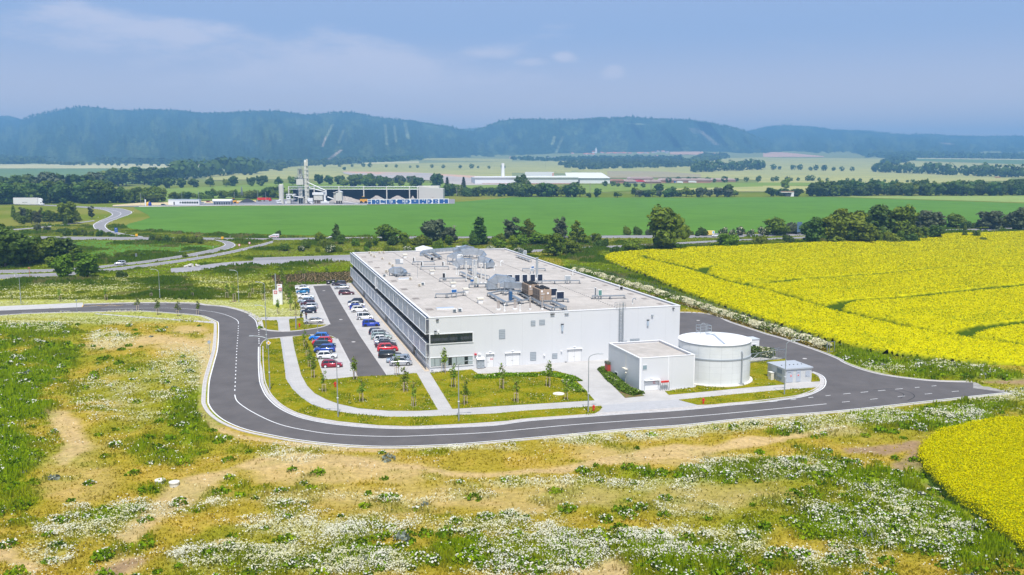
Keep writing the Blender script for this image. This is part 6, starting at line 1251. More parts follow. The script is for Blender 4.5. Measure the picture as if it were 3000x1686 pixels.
def row(kinds,t_,pts,n,h0,h1,label,group,cat='tree',wd=1.2,jy=6,far=False):
 X_=[p[0]for p in pts];Y_=[p[1]for p in pts];cnt={};rows_=[]
 for i in range(n):
  x=X_[0]+(X_[-1]-X_[0])*(i+random.uniform(.2,.8))/n;y=float(np.interp(x,X_,Y_))+random.uniform(-jy,jy);hp=random.uniform(h0,h1);nx_=q(t_,[(x,y)])[0]
  if far:P=T(*nx_);FAR_P.append((P,hp*t_[2]/spx(P)*.5*wd));continue
  L_=LMK if nx_[1]<620 else LMN;m=[k[2]for k in L_ if k[0]<=nx_[0]<k[1]][0];cnt[m]=cnt.get(m,0)+1;rows_.append((x,y,hp,m,cnt[m]))
 for x,y,hp,m,c_ in rows_:
  lb=label+', '+(ORD[c_-1]+' from the left ' if cnt[m]>1 else '')+m;treeq(random.choice(kinds),t_,x,y,hp,lb,group,cat,wd*random.uniform(.85,1.2))
row(['bush_0','bush_1','low_1'],R1,[(1480,512),(2050,528)],9,70,95,'dark green hedge shrub beside the loop road','shrubs by the loop road','bush',.62)
row(['bush_0','bush_2'],R1,[(940,690),(1480,680)],8,60,100,'shrub above the slip road','shrubs by the slip road','bush',.7)
row(['low_2','low_1'],R1,[(640,445),(1150,455)],8,55,90,'roadside shrub','shrubs by the direction sign','bush',.7)
row(['low_0','bush_1'],R1,[(350,400),(880,430)],6,40,80,'low embankment shrub','embankment shrubs','bush',.8)
row(['birch_1','oak_1','poplar_0','birch_0'],R1,[(130,305),(780,325)],26,80,145,'thicket tree below the lorry','thicket below the lorry','tree',1.1,28)
treeq('birch_1',R1,920,280,130,'lone slim tree inside the curve of the far road',None);treeq('oak_1',R1,690,330,215,'tallest tree of the thicket below the lorry')
treeq('bush_1',R1,1230,870,90,'round shrub in front of the old road',None,'bush',.8);treeq('bush_0',R1,1860,668,40,'small shrub between the two slip road lanes',None,'bush')
treeq('brt_1',R1,0,420,90,'round shrub at the left edge above the highway',None,'bush',1.5)
M1=[('bush_0',780,668,62,1.0),('bush_1',880,662,40,1.0)]
for x,y,hp,k,wd,lb in((940,712,38,'bush_2',.8,'low bright shrub right of the white van roof'),(985,704,46,'poplar_0',1.2,'slim dark tree beside the white van roof'),(1135,706,46,'brt_0',1.9,'rounded bright green tree, left of the middle group'),(1180,712,30,'brt_1',1.6,'low green tree between the rounded ones'),(1270,706,62,'grey_0',1.35,'greyish round tree left of the slim poplar'),(1320,712,44,'grey_1',1.4,'greyish shrub tree between round tree and poplar'),(1403,716,78,'poplar_1',1.5,'dark pointed tree in the middle group'),(1460,712,34,'low_1',.8,'low grey shrub right of the pointed tree'),
 (1500,716,78,'birch_1',1.4,'left one of the grey birch trio'),(1545,716,72,'birch_0',1.4,'middle one of the grey birch trio'),(1640,716,78,'birch_1',1.3,'tall birch left of the last birch'),(1690,718,70,'birch_0',1.3,'last birch before the open highway'),(1580,722,40,'brt_0',1.8,'bright shrub tree below the birches'),(1745,712,28,'brt_1',1.4,'small bright round tree by the highway'),(1622,752,66,'oak_1',1.1,'dark egg-shaped tree at the rear of the factory'),
 (1680,748,44,'oak_2',1.3,'rounded tree right of the dark one behind the factory'),(1955,738,128,'oak_2',1.05,'tall isolated tree at the corner of the rape field'),(1960,738,40,'bush_1',.8,'shrub below the tall isolated tree'),(1850,742,40,'brt_0',1.6,'shrub tree left of the tall isolated tree'),(1800,742,26,'bush_1',.9,'low bushes left of the rape field corner'),(2130,728,42,'brt_1',1.9,'bright green rounded shrub at the rape field rear edge'),(2225,722,40,'low_1',.8,'grey green shrub at the rape field rear edge'),(2310,712,30,'low_2',.8,'dark shrub at the rape field rear edge'),
 (2270,690,50,'oak_2',1.4,'round tree left of the big gantry sign'),(2385,715,78,'oak_0',1.2,'dark tree just right of the gantry sign'),(2440,716,84,'brt_2',1.2,'bright tree in the right hand group, front left'),(2480,712,96,'oak_1',1.3,'tall dark tree in the right hand group'),(2560,706,104,'oak_0',1.3,'tallest dark tree of the right hand group'),(2530,716,70,'oak_2',1.4,'front tree of the right hand group'),(2620,706,100,'oak_2',1.35,'broad olive green tree ending the right hand group'),(2660,708,50,'oak_1',1.4,'low tree right of the broad olive one'),
 (2715,690,72,'grey_0',1.5,'grey willow-like tree right of the right hand group'),(2700,706,40,'oak_1',1.3,'small dark round tree in front of the grey willow'),(2740,704,44,'oak_0',1.2,'dark round tree beside the small one'),(2800,668,40,'brt_2',1.5,'green round tree beyond the highway at right'),(2826,698,42,'birch_0',.9,'thin little tree on the near side of the highway'),(2860,700,26,'oak_1',1.2,'small round shrub tree on the near side of the highway'),(2900,672,52,'grey_1',1.8,'spreading grey tree beyond the highway'),(2950,668,34,'oak_1',1.2,'small dark tree beyond the highway at right'),(2990,675,66,'grey_0',1.4,'grey tree at the right picture edge'),
 (815,690,18,'bush_1',.7,'tiny shrub right of the white minibus'),(2690,706,34,'bush_0',.7,'dark shrub at the foot of the grey willow'),(2060,690,28,'bush_1',1.0,'shrub behind the yellow van'),(2880,712,20,'bush_0',.8,'shrub at the rape field corner at right')):
 treeq(k,(0,0,1.0),x,y,hp,lb,None,'bush' if k.startswith(('bush','low'))else 'tree',wd)
ID=(0,0,1.0)
row(['elder_0','elder_1','elder_2'],ID,[(2105,693),(2240,690)],5,22,32,'cream blossoming highway shrub','blossoming shrubs by the highway','bush',.7,2)
row(['bush_1','low_0','low_1'],ID,[(1830,690),(2060,690)],9,20,32,'dark far-side highway shrub','far-side highway shrubs','bush',.7,2)
row(['bush_1','low_0','bush_0'],ID,[(2240,688),(2380,686)],5,26,44,'dark sign-foot shrub','shrubs at the gantry sign','bush',.7,2)
row(['brt_0','bush_2','bush_1','low_1'],ID,[(880,722),(1800,722)],26,22,40,'rounded shrub of the green belt','shrub belt behind the factory','bush',.8,6)
row(['bush_2','low_1','bush_0','elder_0'],ID,[(820,738),(1700,745)],22,16,28,'low scrub bush','low shrubs behind the factory roof','bush',.8,4)
row(['oak_1','low_1','bush_1'],ID,[(2440,718),(2700,712)],7,34,56,'undergrowth bush','undergrowth of the right hand trees','bush',.9,3)
row(['bush_1','low_2'],ID,[(2640,672),(3010,664)],9,20,34,'dark shrub beyond the highway','shrubs beyond the highway at right','bush',.8,3)
row(['oak_0','far_0','far_2','oak_1'],T1,[(-60,1090),(1100,1085)],24,150,230,'tree of the dark front belt','dark belt behind the lorry',wd=1.15,jy=10)
row(['far_0','far_2','far_3','fir_0'],T1,[(-60,1020),(1000,1000)],26,150,240,'tree of the bluish second belt','second rank behind the lorry',wd=1.2,jy=16)
row(['far_0','far_2','far_1'],T1,[(900,930),(1700,880)],18,120,170,'hazy third-rank tree','wood above the far road bend',wd=1.3,jy=16)
row(['far_0','far_2','far_1'],T1,[(1700,850),(2576,790)],16,110,150,'tree of the far wood left of the asphalt plant','far wood left of the asphalt plant',wd=1.4,jy=12,far=True)
row(['oak_1','brt_2','oak_0'],T1,[(1000,1085),(1650,1075)],12,110,165,'bright tree behind the straw strip','trees behind the straw strip',wd=1.15,jy=6)
row(['fir_0','fir_1'],T1,[(20,1060),(230,1050)],5,170,200,'dark fir','firs at the left edge',wd=1.1)
row(['far_0','far_1','far_2'],ID,[(440,553),(1100,539)],17,24,31,'round avenue tree','avenue trees along the field edge',jy=1)
row(['far_1','low_1','far_0'],T1,[(1700,1050),(2576,1035)],16,62,100,'dark hedge shrub','hedge behind the site office','bush',1.2,4)
row(['far_1','far_0','low_1'],T2,[(0,1030),(430,1030)],9,80,110,'dark hedge shrub behind the yard','hedge behind the silo','bush',1.3,4)
row(['far_0','far_1'],T2,[(850,925),(1700,925)],9,60,110,'tree behind the open hall','trees behind the storage hall',wd=1.3,jy=4)
for x,y,hp,k in((1015,905,110,'far_0'),(1090,905,110,'far_1'),(1440,905,95,'far_3'),(1580,900,85,'far_3')):treeq(k,T2,x,y,hp,'rounded tree above the hall roof, '+{1015:'right above the cream hopper house',1090:'left of the hall middle',1440:'above the hall middle columns',1580:'above the last hall column'}[x],'trees above the storage hall',wd=1.3)
treeq('far_0',T2,1810,935,145,'large round tree behind the cream end of the storage hall',wd=1.1)
row(['far_0','far_1','far_2','low_2'],T2,[(1880,1012),(2576,1018)],13,80,130,'railway tree','railway trees right of the painted wall',wd=1.2,jy=4)
treeq('fir_0',T2,1925,1000,180,'thin spiky tree right of the storage hall');treeq('fir_1',T2,2090,1000,180,'second thin spiky tree right of the storage hall')
treeq('oak_0',T3,105,1010,205,'tall dark tree in front of the white far factory',wd=.95);
row(['far_0','far_1','far_2','far_0'],T3,[(0,1018),(700,1022)],16,90,140,'dark railway tree','railway trees below the far factory',wd=1.15,jy=5)
treeq('far_0',T3,635,1000,125,'dense tree ending the row below the far factory');treeq('far_2',T3,865,1025,90,'single tree on the railway in the picture middle');treeq('far_2',T3,770,1030,50,'small bush on the railway',None,'bush',1.3);treeq('far_1',T3,1060,1030,60,'small bush right of the railway gap',None,'bush',1.8)
row(['far_0','far_1','far_3'],T3,[(1190,1020),(2290,1022)],17,60,95,'railway shrub','railway shrubs in the middle distance',wd=1.4,jy=5)
treeq('far_0',T3,1470,985,95,'round tree rising above the railway shrubs',wd=1.2);treeq('far_0',T3,2165,1022,125,'dark cone-shaped tree on the railway',wd=1.0);treeq('far_2',T3,1620,985,65,'round tree behind the railway shrubs',wd=1.2);treeq('far_1',T4,175,960,125,'slim tall tree left of the railway bridge',wd=.8)
row(['far_0','far_1','far_2','oak_0'],T4,[(0,1015),(330,1015)],6,60,90,'grey green shrub','shrubs at the railway bridge',wd=1.5,jy=4)
row(['oak_0','oak_1','far_0','far_2'],T4,[(420,1012),(2650,1005)],40,100,150,'front belt tree','long dark belt at the right',wd=1.25,jy=6)
row(['far_0','far_2','far_1'],T4,[(420,1000),(2650,985)],26,90,150,'rear belt tree','rear rank of the right hand belt',wd=1.3,jy=6)
row(['far_0','far_1'],T4,[(1030,770),(2576,830)],26,55,95,'tree in the far hedge line at the right','far hedge line at the right',wd=1.5,jy=5,far=True)
row(['far_0','far_1'],T4,[(0,748),(900,762)],10,25,45,'small tree on the far field boundary','far field boundary trees',wd=1.6,jy=3,far=True)
row(['far_0','far_1'],T3,[(1800,775),(2540,745)],14,50,85,'tree in the small wood on the far slope','small wood on the far slope',wd=1.6,jy=6,far=True)
row(['far_0'],T4,[(0,868),(640,862)],9,28,60,'small tree on the pale green slope','small trees on the pale slope',wd=1.3,jy=3,far=True)
row(['far_0'],T4,[(760,868),(1500,882)],10,16,28,'tiny bush on the pale green slope','tiny bushes on the pale slope','bush',wd=1.6,jy=2,far=True)
row(['far_0'],T1,[(720,705),(1700,712)],13,18,30,'tiny tree beside the far motorway','tiny trees by the far motorway',wd=1.6,jy=2,far=True)
row(['far_0'],T2,[(640,718),(2560,740)],16,16,34,'tiny tree dotted on the far fields','tiny trees on the far fields',wd=1.6,jy=3,far=True)
treeq('far_0',T2,888,752,32,'lone dark bush on the field left of the brown earthworks',None,'bush',1.4)
row(['far_0','far_1'],T3,[(920,915),(1340,930)],7,26,45,'small tree on the field before the red sheds','small trees before the red sheds',wd=1.5,jy=3,far=True)
row(['far_0','far_1'],T3,[(1530,880),(2500,870)],10,30,55,'small tree by the red brick sheds','small trees by the red sheds',wd=1.3,jy=3,far=True)
row(['far_0'],T2,[(1180,880),(1720,880)],6,50,70,'small tree before the gravel ground','trees before the gravel ground',wd=1.4,jy=3)
for p_ in list(PROTO.values()):
 for ch in list(p_.children):bpy.data.objects.remove(ch)
 bpy.data.objects.remove(p_)
print('trees',ntree)
def wood(name,t_,outline,label,n,size,hgt,mat=LD):
 P=np.array([T(*p)[:2]for p in q(t_,outline)]);x0,y0=P.min(0);x1,y1=P.max(0);r=np.random.default_rng(len(outline)+n);X_=[];
 while len(X_)<n:
  x=r.uniform(x0,x1,n);y=r.uniform(y0,y1,n);k=inside(x,y,P);X_+=list(zip(x[k],y[k]))
 X_=np.array(X_[:n]);V=[]
 for x,y in X_:
  h=hgt*r.uniform(.6,1.15);z=terr(y);k=26;d=r.normal(size=(k,3));d/=np.linalg.norm(d,axis=1)[:,None];d[:,2]=abs(d[:,2]);p=d*np.array([h*.55,h*.55,h*.75])*r.uniform(.75,1.05,(k,1))+np.array([x,y,z+h*.25]);nn=d+r.normal(size=(k,3))*.4
  u=np.cross(nn,r.normal(size=(k,3)));u/=np.linalg.norm(u,axis=1)[:,None];v=np.cross(nn,u);v/=np.linalg.norm(v,axis=1)[:,None];s=size
  V.append(np.stack([p-u*s-v*s,p+u*s-v*s,p+u*s+v*s,p-u*s+v*s],1))
 V=np.concatenate(V).reshape(-1,3);o=npmesh(name,V,np.arange(len(V)).reshape(-1,4),mat);tag(o,label,'wood',None,'stuff');return o
wood('far_wood',T3,[(470,700),(700,670),(1200,640),(1700,640),(1810,700),(1800,725),(1300,735),(700,748),(560,735)],'dark valley wood below the village',520,4.2,15)
wood('far_wood',T3,[(1720,690),(1800,700),(2180,635),(2160,600),(1950,600),(1900,620)],'wood on the ridge right of the village',150,4.5,17)
wood('far_wood',T4,[(1150,690),(1300,700),(1480,650),(1470,610),(1300,600),(1180,650)],'dark peninsula of wood on the far field',120,5,18)
wood('far_wood',T4,[(1000,622),(1500,632),(2700,645),(2700,610),(1400,590),(1000,605)],'long dark wood edge at the foot of the hills, right',420,6,20)
wood('far_wood',T1,[(0,695),(450,690),(450,660),(900,655),(1100,690),(1700,690),(2100,715),(2576,700),(2576,640),(1500,640),(0,620)],'wooded foot of the left hills',800,6,18)
wood('far_wood',T2,[(0,770),(250,760),(330,720),(1040,690),(1040,655),(0,660)],'dark wood behind the tall plant tower',380,5,17)
wood('far_wood',T2,[(1040,680),(1380,668),(1650,655),(1700,620),(1040,640)],'wood edge above the pale fields',160,6,17)
wood('far_wood',T3,[(0,650),(450,668),(900,662),(1500,645),(1700,630),(1700,616),(1200,618),(700,628),(0,635)],'trees below the far village',300,5,11)
wood('far_wood',T1,[(460,700),(860,705),(860,690),(460,680)],'scrub beside the far motorway',60,3,8)
V=[];r=np.random.default_rng(77)
for P,rad in FAR_P:
 k=60;d=r.normal(size=(k,3));d/=np.linalg.norm(d,axis=1)[:,None];p=d*np.array([rad,rad,rad*.95])*r.uniform(.65,1.05,(k,1))+P+np.array([0,0,rad*.95]);u=np.cross(d+r.normal(size=(k,3))*.4,r.normal(size=(k,3)));u/=np.linalg.norm(u,axis=1)[:,None];v=np.cross(d,u);s=rad*.22;V.append(np.stack([p-u*s-v*s,p+u*s-v*s,p+u*s+v*s,p-u*s+v*s],1))
V=np.concatenate(V).reshape(-1,3);tag(npmesh('far_trees',V,np.arange(len(V)).reshape(-1,4),LD),'distant trees and hedges dotted over the far fields','trees',None,'stuff')
# fields
def fieldmat(name,c,c2,row_=0.0,sc=.02):
 m=ground_mat(name,[c,c2,tuple((a+b)*.5*1.12 for a,b in zip(c,c2))],[sc,sc*5])
 t=m.node_tree;b=t.nodes['Principled BSDF'];src=b.inputs['Base Color'].links[0].from_socket;tcn=N(t,'ShaderNodeTexCoord');nz=N(t,'ShaderNodeTexNoise');mp=N(t,'ShaderNodeMapping');mp.inputs['Scale'].default_value=(.03,.6,1);mp.inputs['Rotation'].default_value=(0,0,.05)
 nz.inputs['Scale'].default_value=1;nz.inputs['Detail'].default_value=4;t.links.new(tcn.outputs['Object'],mp.inputs[0]);t.links.new(mp.outputs[0],nz.inputs[0]);mr=N(t,'ShaderNodeMapRange');mr.inputs[1].default_value=.3;mr.inputs[2].default_value=.7;mr.inputs[3].default_value=.88;mr.inputs[4].default_value=1.1;t.links.new(nz.outputs[0],mr.inputs[0])
 mx=N(t,'ShaderNodeMixRGB',blend_type='MULTIPLY');mx.inputs[0].default_value=1;t.links.new(src,mx.inputs[1]);t.links.new(mr.outputs[0],mx.inputs[2]);t.links.new(mx.outputs[0],b.inputs['Base Color']);return m
F_G=fieldmat('wheat_green',(.10,.215,.028),(.085,.185,.024));F_Y=fieldmat('meadow_yellowgreen',(.20,.27,.045),(.15,.23,.04));F_P=fieldmat('pale_green_crop',(.38,.37,.13),(.31,.32,.12),sc=.006);F_PP=fieldmat('pale_straw_crop',(.52,.48,.24),(.44,.42,.22),sc=.006)
F_BR=fieldmat('bare_earth_field',(.58,.38,.27),(.48,.32,.23),sc=.01);F_GY=fieldmat('gravel_ground',(.44,.40,.37),(.36,.33,.31),sc=.01);F_ST=fieldmat('straw',(.62,.50,.30),(.50,.42,.24),sc=.03);F_D=fieldmat('dark_green_crop',(.15,.22,.07),(.12,.19,.06),sc=.01)
YARD=M('plant_yard_asphalt',(.22,.215,.24),.9,var=.15,vs=.05)
nfield=0
def field(name,t_,top,bot,mat,nx=40,ny=10,off=None,kind='structure'):
 global nfield;nfield+=1
 tp=q(t_,top);bt=q(t_,bot);xs_=np.linspace(min(p[0]for p in tp),max(p[0]for p in tp),nx);V=[]
 for j in range(ny+1):
  for x in xs_:
   yt=float(np.interp(x,[p[0]for p in tp],[p[1]for p in tp]));yb=float(np.interp(x,[p[0]for p in bt],[p[1]for p in bt]));yb=max(yb,yt+.02)
   P=T(x,yb+(yt-yb)*(j/ny));o_=(off if off is not None else.05+.02*nfield)*(1 if P[1]<1200 else 1+(P[1]-1200)/900);V.append((P[0],P[1],P[2]+o_))
 idx=np.arange(len(V)).reshape(ny+1,nx);Fq=np.stack([idx[:-1,:-1],idx[:-1,1:],idx[1:,1:],idx[1:,:-1]],-1).reshape(-1,4)
 return tag(npmesh(name,V,Fq,mat),kind=kind)
field('field',T4,[(-5200,712),(-4000,690),(0,625),(2700,650)],[(-5200,760),(0,760),(2700,835)],F_P,60)
field('field',T1,[(-100,695),(2576,690)],[(-100,735),(2576,735)],F_PP,40,4)
field('field',T1,[(-100,742),(1750,735)],[(-100,930),(1750,880)],F_D,40,6)
field('field',T2,[(-500,780),(0,770),(300,740),(1050,700),(2576,672)],[(-500,850),(0,845),(2576,830)],F_P,60)
field('field',T2,[(1650,630),(2576,640)],[(1650,655),(2576,670)],F_P,20,3);field('field',T2,[(1040,680),(1640,665)],[(1040,692),(1640,684)],F_PP,20,2)
field('field',T3,[(0,672),(480,665),(600,745)],[(0,780),(600,790)],F_P,30);field('field',T3,[(560,775),(1000,740),(1400,722),(1800,735),(2576,745)],[(560,810),(2576,835)],F_P,40)
field('field',T3,[(1820,700),(2200,635),(2576,622)],[(1820,722),(2200,722),(2576,745)],F_P,30);field('field',T3,[(1590,570),(1940,565)],[(1590,596),(1940,600)],F_BR,20,3);field('field',T4,[(-50,573),(150,575),(560,615)],[(-50,622),(560,622)],F_BR,20,3)
field('field',T4,[(1480,635),(2700,650)],[(1480,660),(2700,700)],F_D,30,4);field('field',T4,[(1500,633),(2700,646)],[(1500,640),(2700,654)],F_PP,20,2)
field('field',T4,[(-100,752),(900,768),(1500,790),(2450,835)],[(-100,880),(900,880),(1500,890),(2450,860)],F_P,50)
field('field',T3,[(1880,795),(2576,755)],[(1880,830),(2576,860)],F_P,20,4)
field('field',T3,[(650,905),(1500,895),(2576,880)],[(650,990),(1500,945),(2576,918)],F_Y,40);field('field',T3,[(1500,945),(2576,918)],[(1500,970),(2576,970)],F_P,30,3);field('field',T4,[(-50,880),(1600,885)],[(-50,912),(1600,920)],F_Y,30,3);field('field',T4,[(-50,912),(450,918)],[(-50,965),(450,965)],F_P,20,3)
field('field',T1,[(1600,945),(2576,900)],[(1600,1080),(2576,1040)],F_Y,30);field('field',T2,[(-10,892),(900,878),(1700,885),(2500,900)],[(-10,1020),(900,985),(1700,960),(2500,985)],F_Y,60)
field('field',T1,[(2100,800),(2576,775)],[(2100,860),(2576,850)],F_P,20,4)
field('gravel_ground',T2,[(880,775),(1700,785),(2400,825)],[(880,790),(1100,835),(2400,880)],F_GY,40,5);field('earth_bank',T2,[(870,770),(1600,780),(2380,825)],[(870,775),(1100,800),(1700,798),(2380,850)],F_BR,40,3)
field('gravel_ground',T2,[(1850,850),(2576,850)],[(1850,880),(2100,908),(2576,905)],F_GY,30,3)
field('earth_bank',T3,[(960,765),(1500,770),(1900,800)],[(960,835),(1900,830)],fieldmat('scrub_bank',(.30,.29,.16),(.36,.28,.18),sc=.02),30,4)
field('field',R1,[(1350,160),(2576,152)],[(1350,172),(1500,260),(2576,440)],F_G,40)
greenbot=[(1240,370),(1500,400),(1900,430),(2576,440)]
gf=[tuple(G(*p)[:2])for p in q(R1,[(1350,165),(2576,153)])+[(1100,602),(1135,600),(1326,594),(1500,579),(2000,580),(2420,578),(3300,606),(3500,640),(3100,655),(2650,668),(2250,680),(2000,688),(1700,692),(1300,694),(900,691)]+q(R1,[(2576,436),(1900,428),(1500,398),(1330,385),(1235,365),(1300,330),(1420,300),(1510,268),(1490,240),(1350,172)])]
bpy.data.objects.remove(bpy.data.objects[[o.name for o in COL.objects if o.name.startswith('field')][-1]])
sheet('field',gf,.10,F_G);sheet('field',[tuple(G(*p)[:2])for p in[(2430,577),(3400,572),(3400,606)]],.13,fieldmat('pale_wheat',(.26,.33,.09),(.22,.30,.08)))
sheet('field',g(R1,[(200,495),(1430,505),(1900,545),(2215,552),(2140,590),(1700,632),(1300,668),(900,640),(740,560),(300,520)]),.1,F_G)
sheet('plant_yard',g(T1,[(1130,1112),(1700,1105),(2576,1060)])+g(T2,[(400,1040),(2000,1045),(2000,1092),(1100,1098),(0,1107)])+g(T1,[(1400,1122),(1130,1120)]),.16,YARD)
sheet('straw_strip',g(T1,[(1140,1105),(1500,1075),(2100,1065),(2576,1058),(2576,1075),(2000,1090),(1700,1106),(1130,1116)]),.2,F_ST);kk=MB();ribbon(kk,g(T1,[(1400,1124),(2576,1108)])+g(T2,[(0,1110),(1118,1106)]),-.6,.6,.24,.7,step=8);st(kk.build('kerb',CAPW))
GB_=ground_mat('gravel_pile',[(.40,.36,.32),(.30,.27,.25)],[.4])
sheet('mulch_slope',mulchp,.05,MULCH)
# asphalt plant
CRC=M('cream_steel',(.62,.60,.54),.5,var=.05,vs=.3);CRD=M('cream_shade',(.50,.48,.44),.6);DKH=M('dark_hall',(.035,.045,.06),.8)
def pl(x,y):return G(*q(PL,[(x,y)])[0])
PK=float(PL[2]);PB=pl(850,1268);PS_=spx(PB)/PK
def pm(n):return n/PS_
def plant(name,x,y,label,cat,yoff=0.0):P=pl(x,y);return empty(name,(P[0],PB[1]+yoff,.2),0,label,cat)
o=plant('storage_silo',235,1265,'tall cream silo standing alone left of the plant tower','silo');r=pm(61);H_=pm(475);MB().lathe([(r,0),(r,H_-.4),(r*.9,H_),(.01,H_+.3)],n=24).build('shell',CRC,o,smooth=False);m=MB();m.lathe([(r+.05,H_-1.8),(r+.1,H_-1.7),(r+.05,H_-1.6)],n=24);m.tube((r*.6,0,H_),(r*.6,0,H_+1.4),.15);m.build('rim',CAPW,o)
o=plant('plant_tower',835,1270,'tall cream double column tower of the asphalt plant','tower',0);z1=pm(1045);z2=pm(1110);w=pm(55)
MB().box(-w/2-.1,w/2,-1.8,1.8,0,z1).build('column',CRC,o,bevel=.3);MB().tube((w*.75,-.2,0),(w*.75,-.2,z2),pm(21),n=16).build('stack',CRC,o);m=MB();m.box(-w*.4,w*.3,-1.2,1.2,z1,z1+pm(45));m.build('top_box',CAPW,o);m=MB()
for k in range(9):m.box(-w/2-.25,w*.75+pm(23),-2.0,1.9,z1*(k+1)/10-.12,z1*(k+1)/10+.12)
m.tube((w*1.2,-.5,2),(w*1.2,-.5,pm(830)),.12,n=5);m.tube((w*1.35,-.5,2),(w*1.35,-.5,pm(830)),.12,n=5);m.build('rings_and_ladder',CRD,o)
o=plant('mixing_tower',712,1268,'lattice mixing tower with a cream bin box left of the tall column','tower',1.0)
bx0,bx1=pm(-100),pm(75);m=MB();m.box(bx0,bx1,-3,3,pm(468),pm(605));m.build('bin_box',CRC,o,bevel=.1);m=MB();m.box(pm(-50),pm(55),-2.2,2.2,pm(605),pm(700));m.box(pm(-45),pm(25),-2,2,pm(720),pm(855));m.build('upper_box',CRD,o);MB().box(pm(-32),pm(14),-2.1,-2.02,pm(745),pm(830)).build('opening',DARK,o)
m=MB()
for x in(-60,-10,45):m.tube((pm(x),-2.4,0),(pm(x),-2.4,pm(880)),.22,n=6);m.tube((pm(x),2.4,0),(pm(x),2.4,pm(880)),.22,n=6)
for z in(170,250,330,410,605,640,720,860):m.box(pm(-68),pm(55),-2.6,2.6,pm(z),pm(z)+.2)
for k in range(6):z=180+k*110;m.tube((pm(-60),-2.5,pm(z)),(pm(45),-2.5,pm(z+100)),.12,n=4);
m.path([(pm(-150),-2.5,pm(605)),(pm(-95),-2.5,pm(705)),(pm(-90),-2.5,pm(605)),(pm(-150),-2.5,pm(608))],.18,5);m.path([(pm(0),-1,pm(880)),(pm(60),-1,pm(1020)),(pm(30),-1,pm(880))],.15,5);m.build('lattice',STEELD,o)
MB().box(pm(-48),pm(42),-2.2,-2,pm(175),pm(420)).build('panel',CRD,o);m=MB();m.box(pm(-75),pm(-60),-3,3,0,pm(165));m.box(pm(70),pm(85),-3,3,0,pm(165));m.box(pm(-75),pm(85),-3,3,pm(140),pm(170));m.build('arch',CRC,o);MB().box(pm(-58),pm(68),-2,2.5,0.1,pm(138)).build('drive_through',DKH,o)
o=plant('control_cabin',450,1260,'cream control cabin on a platform left of the mixing tower','cabin',-1);MB().box(pm(-42),pm(55),-2,2,pm(5),pm(110)).build('base',CRC,o);MB().box(pm(-42),pm(48),-2,2,pm(122),pm(205)).build('cabin',CAPW,o);MB().box(pm(-25),pm(30),-2.05,-2,pm(145),pm(175)).build('window',GLASS,o);m=MB();m.box(pm(-55),pm(185),-2.4,2.4,pm(110),pm(120));m.box(pm(-50),pm(185),-2.4,2.4,pm(222),pm(240));m.tube((pm(130),0,0),(pm(130),0,pm(222)),.3);m.tube((pm(100),-2.3,pm(200)),(pm(325),-2.3,pm(160)),.4);m.build('platform',CAPW,o)
def convey(x0,y0,x1,y1,r_,label):a=pl(835,1268);m=MB();m.tube((pm(x0-835),0,pm(1268-y0)),(pm(x1-835),0,pm(1268-y1)),r_,n=10);m.build('tube',CAPW,CO);
CO=empty('conveyor_tubes',(pl(835,1268)[0],PB[1]-3,.2),0,'pair of white slanting conveyor tubes right of the tall column','conveyor')
for a in((920,745,1350,940,pm(12)),(935,870,1345,975,pm(10)),(1355,930,1355,1060,pm(18))):convey(*a,'')
CO=empty('conveyor_tube',(pl(835,1268)[0],PB[1]-2,.2),0,'lower white slanting tube running to the hopper house','conveyor');convey(1385,1100,1625,1185,pm(14),'');convey(1640,1185,2200,1280,pm(5),'')
o=plant('filter_house',1180,1262,'wide cream filter box on legs right of the tower','plant unit',1);m=MB();m.box(pm(-110),pm(110),-3.5,3.5,pm(90),pm(215));m.build('casing',CRC,o);MB().box(pm(-140),pm(140),-4,4,pm(215),pm(278)).build('hood',CAPW,o,bevel=.2);m=MB()
for x in(-105,-50,50,105):m.box(pm(x)-.25,pm(x)+.25,-3,3,0,pm(90))
m.build('legs',CRD,o);MB().box(pm(-95),pm(95),-2,3,.1,pm(85)).build('lower_part',M('rust_brown',(.32,.24,.19),.8),o);m=MB();m.tube((pm(165),-2,.5),(pm(165),-2,pm(250)),pm(28),n=12);m.tube((pm(150),-3,pm(60)),(pm(220),-3,pm(60)),pm(18));m.build('pipes',CAPW,o)
o=plant('burner_drum',960,1262,'white angled drum housing at the foot of the tower','plant unit',-2);m=MB();m.tube((pm(-40),0,pm(110)),(pm(40),0,pm(20)),pm(32),n=12);m.box(pm(-30),pm(90),-1.5,1.5,pm(60),pm(140));m.tube((pm(60),0,0),(pm(60),0,pm(100)),pm(30),n=12);m.build('body',CAPW,o)
o=plant('hopper_house',1680,1262,'cream gabled hopper house on dark legs','plant unit',-2);m=MB();m.prismx([(pm(-45),pm(75)),(pm(105),pm(75)),(pm(105),pm(285)),(pm(60),pm(300)),(pm(-45),pm(262))],-3,3);m.build('casing',CRC,o);MB().box(pm(-105),pm(-50),-2,3,pm(75),pm(285)).build('side_casing',CRD,o);m=MB();m.prismx([(pm(-110),pm(280)),(pm(30),pm(325)),(pm(110),pm(295)),(pm(110),pm(285)),(pm(30),pm(312)),(pm(-110),pm(268))],-3.3,3.3);m.build('roof',CAPW,o);m=MB()
for x in(-35,20,75):m.box(pm(x)-.3,pm(x)+.3,-2.5,2.5,0,pm(75))
m.build('legs',DARK,o)
o=plant('big_bags',1300,1275,'row of white bulk bags in front of the filter box','bags',-5);m=MB()
for k in range(7):m.cbox((pm(-85+k*30),0,pm(32)),(pm(26),2.2,pm(58)))
m.build('bags',CAPW,o,bevel=.3)
